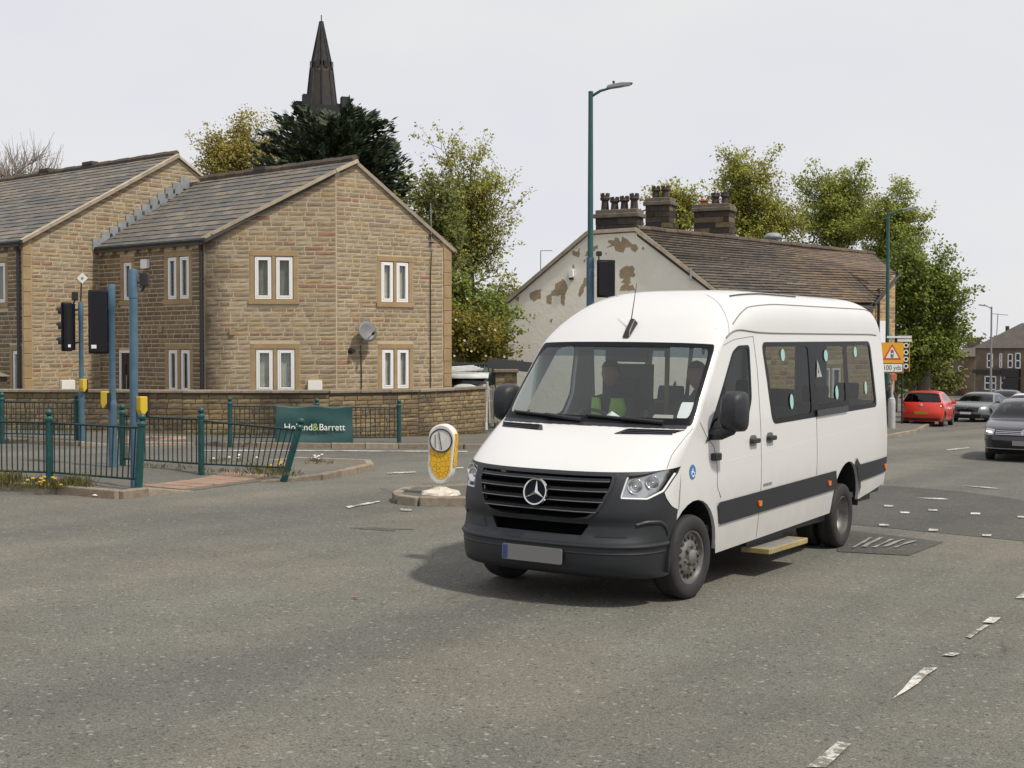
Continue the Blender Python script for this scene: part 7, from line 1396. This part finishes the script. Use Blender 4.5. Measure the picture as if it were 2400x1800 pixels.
# behind the garden wall: fence, trailer boat shape, green crate wall, pier
M['old_wood'] = pieces_mat('weathered_pale_wood', [(.42, .40, .35), (.5, .48, .43), (.33, .31, .27), (.25, .23, .2)], grain=.3); M['container'] = mat('container_green', (.12, .155, .135), .6, var=.2, vscale=4)
fa_, fb_ = pk(1042, 842, 37.5), pk(1120, 842, 38.5); fe = thing('picket_fence', 'pale weathered picket fence beyond the end of the garden wall', 'fence', (fa_.x, fa_.y, g(fa_.x, fa_.y))); n_ = 22; zt_ = EYE-(832-755)/2790*38; zb_ = EYE-(868-755)/2790*38
for i in range(n_): p = lerp3(fa_, fb_, i/(n_-1)); rr = random.Random(i); q = MB(); q.box((p.x, p.y, (zt_+zb_-.6)/2+rr.uniform(-.02, .02)), (.035, .02, zt_-zb_+.6), Matrix.Rotation(rr.uniform(-.03, .03), 3, 'Y')); q.build('picket', M['old_wood'], fe)
for z in (zt_-.12, zb_+.05): q = MB(); q.tube([Vector((fa_.x, fa_.y+.03, z)), Vector((fb_.x, fb_.y+.03, z))], .025, 4); q.build('rail', M['old_wood'], fe)
c0, c1 = pk(960, 790, 41.5), pk(1062, 790, 42.5); co = thing('storage_container', 'grey green ribbed container behind the boat', 'container', (c0.x, c0.y, -.6)); wl = Wall((c0.x, c0.y), (c1.x, c1.y)); ztc = EYE-(784-755)/2790*42; zbc = g(0, 42)
q = MB(); q.prism([(0, zbc), (wl.L, zbc), (wl.L, ztc), (0, ztc)], wl.A, wl.S, Vector((0, 0, 1)), wl.N, .5); q.build('side', M['container'], co)
for i in range(9): q = MB(); q.box(wl.at((i+.5)*wl.L/9, (zbc+ztc)/2, .02), (.04, .04, ztc-zbc), wl.rot()); q.build('rib', M['container'], co)
q = MB(); q.box(wl.at(wl.L/2, ztc-.03, .03), (wl.L, .06, .07), wl.rot()); q.build('top_edge', M['dark_trim'], co)
M['boat_white'] = mat('boat_white', (.5, .51, .5), .5, var=.1); M['tarp'] = mat('tarp_dark', (.05, .055, .06), .7)
bc_ = pk(1005, 815, 39.2); boat = thing('covered_vehicle', 'white vehicle roof with dark curved windscreen behind the garden wall', 'vehicle', (bc_.x, bc_.y, g(bc_.x, bc_.y))); pm = 39.2/2790
def hull(z0, z1, w_, mt, nm, yo=0.0, bul=.0):
    q = MB(); n = 14; vs_ = []
    for k in range(n+1):
        t = k/n*2-1; e = (1-abs(t)**3); vs_ += [Vector((bc_.x+t*w_, bc_.y+yo-.35*e, z0-bul*e)), Vector((bc_.x+t*w_, bc_.y+yo-.35*e, z0+(z1-z0)*max(.25, e**.5))), Vector((bc_.x+t*w_, bc_.y+1.2, z1+.04)), ]
    q.add(vs_, [(3*k, 3*k+3, 3*k+4, 3*k+1) for k in range(n)]+[(3*k+1, 3*k+4, 3*k+5, 3*k+2) for k in range(n)]); o = q.build(nm, mt, boat, smooth=True); return o
zl = lambda y: EYE-(y-755)*pm
hull(zl(817), zl(809), 50*pm, M['boat_white'], 'roof', -.05); hull(zl(830), zl(816), 46*pm, M['gloss_black'], 'windscreen', 0); hull(g(0, 39)+.1, zl(829), 49*pm, M['boat_white'], 'bonnet', -.1)
for k in range(4): q = MB(); q.tube([bc_+Vector((-.75+.05*k, .3, zl(806)-bc_.z+.05*k)), bc_+Vector((.55-.1*k, .3+.1*k, zl(798)-bc_.z+.03*k))], .035, 6); q.build('roof_pole', M['boat_white'], boat)
pr = pk(1094, 820, 40.5); pier = thing('stone_pier', 'rough stone gate pier between the fence and cream house', 'pier', (pr.x, pr.y, g(pr.x, pr.y))); wl = Wall((pr.x-.35, pr.y), (pr.x+.33, pr.y+.05)); zt2 = EYE-(805-755)/2790*40.5; backing(wl, [(0, -.9), (wl.L, -.9), (wl.L, zt2), (0, zt2)], [], pier, M['mortar_dark'], thick=.6); pcs = Pieces(STONES, 'stone', M['stone_garden'], pier); masonry(pcs, wl.A, wl.S, wl.N, [(0, -.7), (wl.L, -.7), (wl.L, zt2), (0, zt2)], [], (.12, .18), (.2, .34), seed=77); pcs.finish(); q = MB(); q.box(wl.at(wl.L/2, zt2+.05, -.28), (wl.L+.1, .7, .1), wl.rot()); bevel(q.build('cap_stone', M['kerb'], pier), .02)
tr_ = thing('garden_clutter', 'dark folded trailer cover leaning by the stone pier', 'cover', pk(1070, 815, 41)); q = MB(); p = pk(1066, 815, 41); q.add([p+Vector(v) for v in [(-.45, 0, .12), (.25, 0, .2), (.1, 0, -.2), (-.2, 0, -.35), (-.4, .5, .15), (.25, .5, .22), (.1, .5, -.2), (-.2, .5, -.35)]], [(0, 1, 2, 3), (0, 4, 5, 1), (1, 5, 6, 2), (3, 2, 6, 7), (0, 3, 7, 4), (4, 7, 6, 5)]); q.build('cover', M['container'], tr_); q = MB(); q.box(p+Vector((.55, .4, .38)), (1.5, .3, .32), Matrix.Rotation(R(6), 3, 'Y')); q.build('dark_bundle', M['tarp'], tr_)
hw0, hw1 = pk(950, 740, 55), pk(1110, 740, 55); wl = Wall((hw0.x, 55), (hw1.x, 55)); bgw = thing('yard_wall', 'dark old stone yard wall behind the rose bush', 'wall', (hw0.x, 55, -1)); backing(wl, [(0, -1), (wl.L, -1), (wl.L, 2.55), (0, 2.55)], [], bgw, M['mortar_dark'], thick=.4); pcs = Pieces(STONES, 'stone', M['stone_front'], bgw, 100); masonry(pcs, wl.A, wl.S, wl.N, [(0, .5), (wl.L, .5), (wl.L, 2.55), (0, 2.55)], [], (.16, .24), (.3, .6), seed=78); pcs.finish(); q = MB(); q.box(wl.at(wl.L/2, 2.6, -.15), (wl.L, .6, .1), wl.rot()); q.build('coping', M['kerb'], bgw)

# ================================================================ trees and plants
def quads_mesh(name, C, U, V):
    n = len(C); v = np.stack([C-U*.5, C-V*.18+U*.12, C+U*.5, C+V*.5], 1) if False else np.stack([C-U*.5, C-V*.5, C+U*.5, C+V*.5], 1)
    me = bpy.data.meshes.new(name); me.vertices.add(4*n); me.vertices.foreach_set('co', v.reshape(-1).astype(np.float32)); me.loops.add(4*n); me.loops.foreach_set('vertex_index', np.arange(4*n, dtype=np.int32)); me.polygons.add(n); me.polygons.foreach_set('loop_start', np.arange(0, 4*n, 4, dtype=np.int32)); me.update(calc_edges=True); return me
def unit(a): return a/np.maximum(1e-9, np.linalg.norm(a, axis=1, keepdims=True))
M['bark'] = mat('bark', (.135, .115, .09), .95, var=.3, vscale=4, bump=.5, bscale=15); M['bark_pale'] = mat('bark_pale', (.30, .26, .22), .95, var=.25, vscale=4)
def crown_points(blobs, D, n, rng, shell=.35):
    w = np.array([b[2]*b[3]*b[2] for b in blobs], float); w /= w.sum(); k = rng.choice(len(blobs), n, p=w); d = unit(rng.normal(size=(n, 3))); r = rng.uniform(shell, 1, n)**.6; s = D/2790; P_ = np.zeros((n, 3))
    for i, b in enumerate(blobs):
        m = k == i; c = pk(b[0], b[1], D); P_[m] = np.array(c)+d[m]*r[m, None]*np.array([b[2]*s, b[2]*s*.9, b[3]*s])
    return P_
def tree(name, label, x, D, blobs, mt, limbs=26, twigs=9, leaves=16000, ls=.16, spread=.42, seed=0, trunk_r=.22, fork=None, bark='bark', group=None, droop=0.0, twig_len=(.5, 1.3), up=.5, base=None, vis=.035, kind_='tree', limb_r=.075):
    rng = np.random.default_rng(seed); rr = random.Random(seed); b = pk(x, 755, D); bz = g(b.x, D) if base is None else base; B = Vector((b.x, D, bz)); root = thing(name, label, kind_, B, group=group)
    tg = crown_points(blobs, D, limbs, rng, .45); zt = max(t[2] for t in tg); zl = min(t[2] for t in tg); zf = fork if fork is not None else max(bz+.6, zl-.6); tb = MB(); top = Vector((b.x+rr.uniform(-.3, .3), D, zf+(zt-zf)*.72))
    tp = [B-Vector((0, 0, .3)), lerp3(B, top, .25)+Vector((rr.uniform(-.12, .12), 0, 0)), lerp3(B, top, .5)+Vector((rr.uniform(-.2, .2), 0, 0)), lerp3(B, top, .78), top]; tb.tube(tp, [trunk_r*1.25, trunk_r, trunk_r*.8, trunk_r*.5, trunk_r*.22], 9); tips = []; dirs = []
    for t in tg:
        t = Vector(t); f = min(.95, max(.0, (zf-bz)/(top.z-bz)+rr.uniform(0, .45)*(t.z-zf)/(zt-zf+.01))); s0 = lerp3(B, top, f); mid = lerp3(s0, t, .5)+Vector((rr.uniform(-.3, .3), rr.uniform(-.3, .3), rr.uniform(.0, .4)-droop)); pts = []
        for q in np.linspace(0, 1, 6): pts.append(s0*(1-q)**2+mid*(2*q*(1-q))+t*q*q)
        r0 = trunk_r*.36*(1-f*.5); tb.tube(pts, [r0, r0*.75, r0*.5, r0*.33, r0*.2, .008], 6)
        for _ in range(twigs):
            q = rr.uniform(.35, 1); p = s0*(1-q)**2+mid*(2*q*(1-q))+t*q*q; d = (t-s0).normalized()*.6+Vector((rr.gauss(0, 1), rr.gauss(0, 1), rr.gauss(0, .8)+up-droop*1.2)); d.normalize(); ln = rr.uniform(*twig_len); m_ = p+d*ln*.5+Vector((rr.uniform(-.08, .08), 0, rr.uniform(-.05, .1))); e = p+d*ln+Vector((0, 0, -droop*.3)); tb.tube([p, m_, e], [vis*.4, vis*.26, vis*.12], 4, False)
            for w_ in (.45, .75, 1.0): tips.append(tuple(lerp3(p, e, w_))); dirs.append(tuple(d))
    tb.build('trunk', M[bark], root, smooth=True)
    if leaves:
        T_ = np.array(tips); k = rng.integers(0, len(T_), leaves); C = T_[k]+unit(rng.normal(size=(leaves, 3)))*np.array([spread, spread, spread*.75])*rng.uniform(0, 1, (leaves, 1))**.6; Nn = unit(rng.normal(size=(leaves, 3))*.8+np.array([.35, -.5, .75])); U = unit(np.cross(Nn, rng.normal(size=(leaves, 3)))); V_ = np.cross(Nn, U); sz = rng.uniform(.6, 1.25, (leaves, 1))*ls; me = quads_mesh('crown', C, U*sz, V_*sz*.72); link('crown', me, mt, root)
    return root
def cs(l, k): return [tuple(c*k for c in q) for q in l]
LM = dict(olive=leaf_mat('leaf_olive', cs([(.10, .11, .02), (.15, .15, .026), (.19, .18, .034), (.125, .135, .024)], 2.0), .3), gold=leaf_mat('leaf_gold', cs([(.13, .112, .024), (.19, .155, .038), (.16, .135, .03), (.115, .10, .022)], 1.95), .3), fresh=leaf_mat('leaf_fresh', cs([(.085, .105, .018), (.12, .14, .025), (.16, .17, .032), (.10, .12, .02)], 2.1), .3),
    mid=leaf_mat('leaf_mid', cs([(.06, .075, .018), (.09, .105, .023), (.13, .135, .03), (.07, .085, .02)], 1.5), .3), dark=leaf_mat('needle_dark', [(.026, .042, .024), (.040, .062, .032), (.062, .085, .040), (.03, .05, .028)], .15), deep=leaf_mat('leaf_deep', cs([(.055, .078, .013), (.085, .108, .018), (.12, .14, .024), (.068, .09, .016)], 2.0), .3), yellow=leaf_mat('leaf_yellow', cs([(.16, .13, .012), (.24, .18, .02), (.10, .10, .012), (.06, .075, .012), (.20, .16, .018)], 1.4), .4))
# bare tree at far left
tree('bare_tree', 'leafless pale tree above the roof at the far left', 40, 66, [(20, 365, 42, 45), (95, 375, 42, 42), (-30, 370, 40, 50)], None, 34, 12, 0, seed=1, trunk_r=.16, bark='bark_pale', vis=.045, twig_len=(.6, 1.7), up=1.5)
tree('poplar_tree', 'golden green tree standing left of the church spire', 500, 78, [(455, 345, 40, 55), (500, 310, 55, 55), (565, 300, 50, 50), (520, 370, 95, 45), (415, 375, 25, 25), (600, 340, 35, 50)], LM['gold'], 70, 9, 17000, .16, .5, seed=2, bark='bark', up=1.0, vis=.03)
# dark conifer: upswept flat sprays
def conifer(label, x, D, seed=4):
    rng = np.random.default_rng(seed); rr = random.Random(seed); b = pk(x, 755, D); s = D/2790; B = Vector((b.x, D, g(b.x, D))); root = thing('conifer_tree', label, 'tree', B); ztop = EYE+(755-246)*s; tb = MB(); tb.tube([B, Vector((b.x, D, ztop*.6)), Vector((b.x, D, ztop-.4))], [.35, .22, .04], 8); C, U, V_ = [], [], []
    prof = [(232, 45), (245, 85), (262, 105), (290, 125), (320, 140), (350, 150), (400, 160), (450, 165), (520, 165), (600, 160)]
    for i in range(520):
        py = 238+(600-238)*rr.random()**.9; hw = float(np.interp(py, [p[0] for p in prof], [p[1] for p in prof])); a = rr.uniform(0, 2*math.pi); rad = hw*s*(1.0+.2*rr.gauss(0, .5)); skew = 14*s*(1 if rr.random() < .5 else .3)
        z1 = EYE+(755-py)*s; z0 = z1-rr.uniform(.5, 1.4); p0 = Vector((b.x, D, z0)); p1 = Vector((b.x+math.cos(a)*rad*1.0+skew*.2, D+math.sin(a)*rad*.8, z1+rr.uniform(-.1, .25))); mid = lerp3(p0, p1, .6)-Vector((0, 0, .25*rr.random())); pts = [p0*(1-q)**2+mid*(2*q*(1-q))+p1*q*q for q in np.linspace(0, 1, 7)]
        tb.tube(pts, [.05, .045, .035, .028, .02, .014, .006], 4, False); d = (pts[-1]-pts[-3]).normalized(); sd_ = d.cross(Vector((0, 0, 1))).normalized()
        for k in range(62):
            q = rr.uniform(.35, 1.03); p = p0*(1-q)**2+mid*(2*q*(1-q))+p1*q*q; wv = (1.15-q)*.9; o = sd_*(rr.gauss(0, .32)*wv)+Vector((0, 0, rr.gauss(0, .10)-.04)); c = p+o; di = (d*rr.uniform(.6, 1.2)+sd_*(1 if sd_.dot(o) > 0 else -1)*rr.uniform(.2, .8)+Vector((0, 0, rr.uniform(-.25, .3)))).normalized(); n_ = Vector((rr.gauss(.2, .5), rr.gauss(-.5, .5), 1)).normalized(); v_ = n_.cross(di).normalized(); L = rr.uniform(.22, .5); C.append(c); U.append(di*L); V_.append(v_*rr.uniform(.09, .20))
    tb.build('trunk', M['bark'], root); link('crown', quads_mesh('crown', np.array(C), np.array(U), np.array(V_)), LM['dark'], root)
conifer('dense dark conifer in front of the church tower', 715, 54)
# loose deciduous tree between the houses, with undergrowth
tree('garden_tree', 'loose yellow green tree growing between the two houses', 1010, 53, [(985, 330, 50, 42), (1000, 400, 75, 70), (1070, 430, 55, 60), (950, 450, 55, 60), (1030, 500, 70, 60), (1110, 480, 35, 60), (1000, 560, 60, 60), (1060, 570, 50, 40)], LM['olive'], 70, 8, 16000, .12, .30, seed=5, trunk_r=.24, up=.9, twig_len=(.5, 1.5), vis=.04)
tree('garden_tree', 'dark small tree hugging the right edge of the stone gable', 935, 48, [(915, 430, 22, 50), (945, 470, 30, 70), (960, 560, 30, 80)], LM['mid'], 26, 9, 5000, .15, .26, seed=6, trunk_r=.13, vis=.03)
tree('garden_bush', 'tall rounded green bush beside the stone gable corner', 1010, 47, [(1000, 650, 55, 50), (1030, 700, 50, 45), (980, 720, 40, 50), (1075, 690, 35, 45)], LM['deep'], 46, 10, 15000, .13, .30, seed=7, trunk_r=.1, kind_='bush')
rose = tree('rose_bush', 'yellow leaved rose bush with white flowers behind the garden wall', 1035, 44.2, [(990, 750, 30, 40), (1020, 755, 40, 35), (1060, 758, 38, 30), (1000, 720, 22, 30), (1085, 762, 20, 22)], LM['yellow'], 40, 10, 8000, .12, .22, seed=8, trunk_r=.06, kind_='bush')
M['petal'] = mat('white_petal', (.8, .78, .72), .7)
rr = random.Random(12)
for (x, y) in ((1010, 645), (1019, 758), (1055, 735), (1036, 710), (982, 768), (1050, 768), (1070, 712), (985, 690), (1090, 770), (1004, 735)):
    c = pk(x, y, 43.1); q = MB()
    for k in range(6): a = k*math.pi/3; q.add([c, c+Vector((.035*math.cos(a), -.02, .035*math.sin(a))), c+Vector((.045*math.cos(a+.5), -.04, .045*math.sin(a+.5))), c+Vector((.035*math.cos(a+1.0), -.02, .035*math.sin(a+1.0)))], [(0, 1, 2, 3)])
    q.build('flower', M['petal'], rose)
tree('garden_bush', 'low bush against the cream gable left corner', 1125, 54, [(1110, 660, 30, 22), (1085, 640, 22, 25), (1100, 690, 20, 30)], LM['olive'], 18, 8, 2600, .14, .26, seed=9, trunk_r=.06, kind_='bush')
# trees behind the cream house
grp = 'trees behind the cream house'
tree('roadside_tree', 'small ragged tree behind the middle chimney stack', 1455, 76, [(1410, 430, 30, 35), (1450, 440, 40, 40), (1485, 430, 35, 40), (1470, 480, 60, 30)], LM['olive'], 34, 9, 5200, .19, .42, seed=21, group=grp, vis=.04)
tree('roadside_tree', 'broad yellow green tree rising right of the third chimney', 1610, 80, [(1600, 390, 75, 60), (1560, 440, 55, 50), (1650, 430, 65, 65), (1615, 345, 60, 35), (1690, 460, 60, 60), (1600, 490, 75, 45), (1640, 525, 90, 35)], LM['olive'], 90, 8, 24000, .17, .5, seed=22, group=grp, vis=.05)
tree('roadside_tree', 'rounded fresh green tree in the middle of the row', 1800, 84, [(1790, 410, 85, 60), (1750, 455, 65, 55), (1845, 440, 65, 60), (1800, 370, 60, 35), (1830, 505, 85, 50), (1745, 505, 65, 45)], LM['fresh'], 90, 8, 24000, .17, .5, seed=23, group=grp, vis=.05)
tree('roadside_tree', 'narrower green tree just left of the second street lamp', 1930, 80, [(1940, 445, 52, 52), (1905, 490, 50, 55), (1975, 485, 40, 50), (1930, 535, 60, 50), (1955, 405, 30, 28)], LM['fresh'], 60, 9, 18000, .16, .45, seed=24, group=grp, vis=.04)
tree('sycamore_tree', 'large leafy sycamore overhanging the parked red car', 1995, 66, [(1990, 590, 75, 60), (2030, 640, 70, 60), (1960, 650, 55, 80), (2060, 690, 42, 50), (2000, 720, 65, 60), (1955, 560, 40, 45), (2010, 780, 60, 45), (1960, 790, 40, 50), (2040, 760, 50, 40)], LM['deep'], 120, 10, 42000, .17, .42, seed=25, trunk_r=.3, fork=1.0, vis=.035, up=.2)
tree('roadside_tree', 'dark filler tree low behind the sycamore near the road', 1985, 78, [(1985, 800, 60, 40), (2040, 810, 50, 35)], LM['mid'], 26, 9, 6000, .22, .45, seed=26, trunk_r=.15, group=grp)
# far belt of woodland that reads as one mass
far = MB(); rng = np.random.default_rng(5); n = 26000; X = rng.uniform(-75, 95, n); Yv = rng.uniform(185, 215, n); prof_x = np.interp(X, np.linspace(-75, 95, 30), rng.uniform(3.5, 8.5, 30)); Z = np.array([g(20, 200)]*n)-1+rng.uniform(0, 1, n)**.7*(prof_x+2); C = np.stack([X, Yv, Z], 1); Nn = unit(rng.normal(size=(n, 3))+np.array([0, -.4, .8])); U = unit(np.cross(Nn, rng.normal(size=(n, 3)))); V_ = np.cross(Nn, U); sz = rng.uniform(.5, 1.1, (n, 1))
fo = link('far_woodland', quads_mesh('far_woodland', C, U*sz, V_*sz*.7), LM['mid']); fo['kind'] = 'stuff'; fo['label'] = 'far belt of trees along the horizon'
# ---------------------------------------------------------------- weeds along the kerbs
M['blade'] = leaf_mat('grass_blade', [(.07, .08, .02), (.12, .115, .03), (.17, .14, .05), (.05, .07, .015)], .3)
def tufts(name, spots, per=60, hgt=(.06, .22), seed=0, spread=.10):
    rng = np.random.default_rng(seed); C, U, V_ = [], [], []
    for (p, k) in spots:
        for _ in range(int(per*k)):
            b = Vector(p)+Vector((rng.normal(0, spread), rng.normal(0, spread*.7), 0)); h = rng.uniform(*hgt)*(.6+.6*k); d = Vector((rng.normal(0, .45), rng.normal(0, .45), 1)).normalized(); C.append(b+d*h*.5); U.append(d*h); V_.append(d.cross(Vector((rng.normal(), rng.normal(), .1))).normalized()*rng.uniform(.008, .02))
    return quads_mesh(name, np.array(C), np.array(U), np.array(V_))
rr = random.Random(4); sp1 = []
for x in np.arange(-10, 190, 5): sp1.append((gk(x, 1044+x*.06+rr.uniform(-3, 8), .06), rr.uniform(.3, 1.0) if rr.random() < .8 else 1.6))
for (x, y, k) in ((20, 1044, 2), (10, 1040, 2), (165, 1052, 2.2), (180, 1055, 1.8), (150, 1050, 1.5), (130, 1054, 1.2)): sp1.append((gk(x, y, .1), k))
for x in np.arange(315, 610, 11): sp1.append((gk(x, 1009+(x-315)*.072+rr.uniform(-2, 2), .1), rr.uniform(.15, .5)))
for (x, y, k) in ((560, 1024, 1.8), (575, 1026, 1.6), (590, 1030, 1.4), (620, 1028, 1.2), (640, 1030, .7), (680, 1004, .9), (705, 1003, .5), (466, 1000, 1), (540, 1012, 1)): sp1.append((gk(x, y, .1), k))
gobj = link('kerb_grass', tufts('kerb_grass', sp1, 26, (.04, .15), seed=3), M['blade']); gobj['kind'] = 'stuff'; gobj['label'] = 'weeds and dry grass along the near kerb'
sp2 = [(Vector(lerp3(Vector((*GP[i], 0)), Vector((*GP[i+1], 0)), f)), rr.uniform(.1, .7)) for i in range(1, 4) for f in np.arange(0, 1, .045)]; sp2 = [(Vector((p.x, p.y-.12, g(p.x, p.y)+.1)), k) for p, k in sp2]
gobj = link('wall_foot_moss', tufts('wall_foot_moss', sp2, 60, (.04, .14), 5, .09), M['blade']); gobj['kind'] = 'stuff'; gobj['label'] = 'weeds at the foot of the garden wall'
M['dandelion'] = mat('dandelion_yellow', (.55, .38, .04), .8)
def flower_plant(label, px, py, n, seed, mt, spr=.16):
    rr = random.Random(seed); b = gk(px, py, .08); root = thing('wild_flower', label, 'plant', b); st = MB(); 
    for k in range(n):
        p = b+Vector((rr.gauss(0, spr), rr.gauss(0, .06), 0)); h = rr.uniform(.04, .16); t = p+Vector((rr.uniform(-.03, .03), 0, h)); st.tube([p, t], .004, 4, False); q = MB(); q.lathe([(0, -.008), (.028, .0), (.024, .014), (0, .018)], t, None, 8); q.build('flower', mt, root)
    st.build('stem', M['blade'], root); lv = link('leaf_tuft', tufts('leaf_tuft', [(b, 1.0)], 60, (.04, .12), seed, spr*.7), M['blade'], root); lv['kind'] = 'stuff'
flower_plant('clump of yellow dandelions on the near kerb', 84, 1056, 12, 1, M['dandelion']); flower_plant('single yellow weed at the left frame edge behind the railing', 14, 1037, 5, 2, M['dandelion'], .05); flower_plant('yellow weeds at the foot of the bent railing', 628-20, 1018, 9, 3, M['dandelion'], .14); flower_plant('white weeds behind the bent railing', 682, 1000, 7, 4, M['petal'], .1); flower_plant('white daisies behind the middle railing post', 500, 1000, 6, 6, M['petal'], .3)
M['litter'] = mat('litter_white', (.7, .7, .68), .7)
for i, (x, y, s_, lb) in enumerate(((34, 1049, .05, 'white stone among the weeds at the left'), (210, 1070, .07, 'white plastic scrap in the near gutter'), (258, 1068, .06, 'pale stone chip on the kerb corner'))):
    c = gk(x, y, .03); rr = random.Random(i); q = MB(); q.add([c+Vector((rr.uniform(.6, 1.2)*s_*math.cos(a), rr.uniform(.6, 1.1)*s_*math.sin(a), 0)) for a in np.linspace(0, 5.3, 6)]+[c+Vector((0, 0, s_*.8))], [(k, (k+1) % 6, 6) for k in range(6)]); tag(q.build('litter_scrap', M['litter']), lb, 'litter')
lf = gk(768, 1292*1.0, .01); q = MB(); q.add([lf+Vector(p) for p in [(-.03, 0, .005), (0, -.018, .012), (.035, 0, .006), (0, .02, .012)]], [(0, 1, 2, 3)]); solid(tag(q.build('fallen_leaf', mat('leaf_orange', (.35, .12, .04), .8)), 'small orange leaf lying on the road', 'leaf'), .003)
print('tris', sum(len(o.data.polygons) for o in bpy.data.objects if o.type == 'MESH'), 'objects', len(bpy.data.objects))
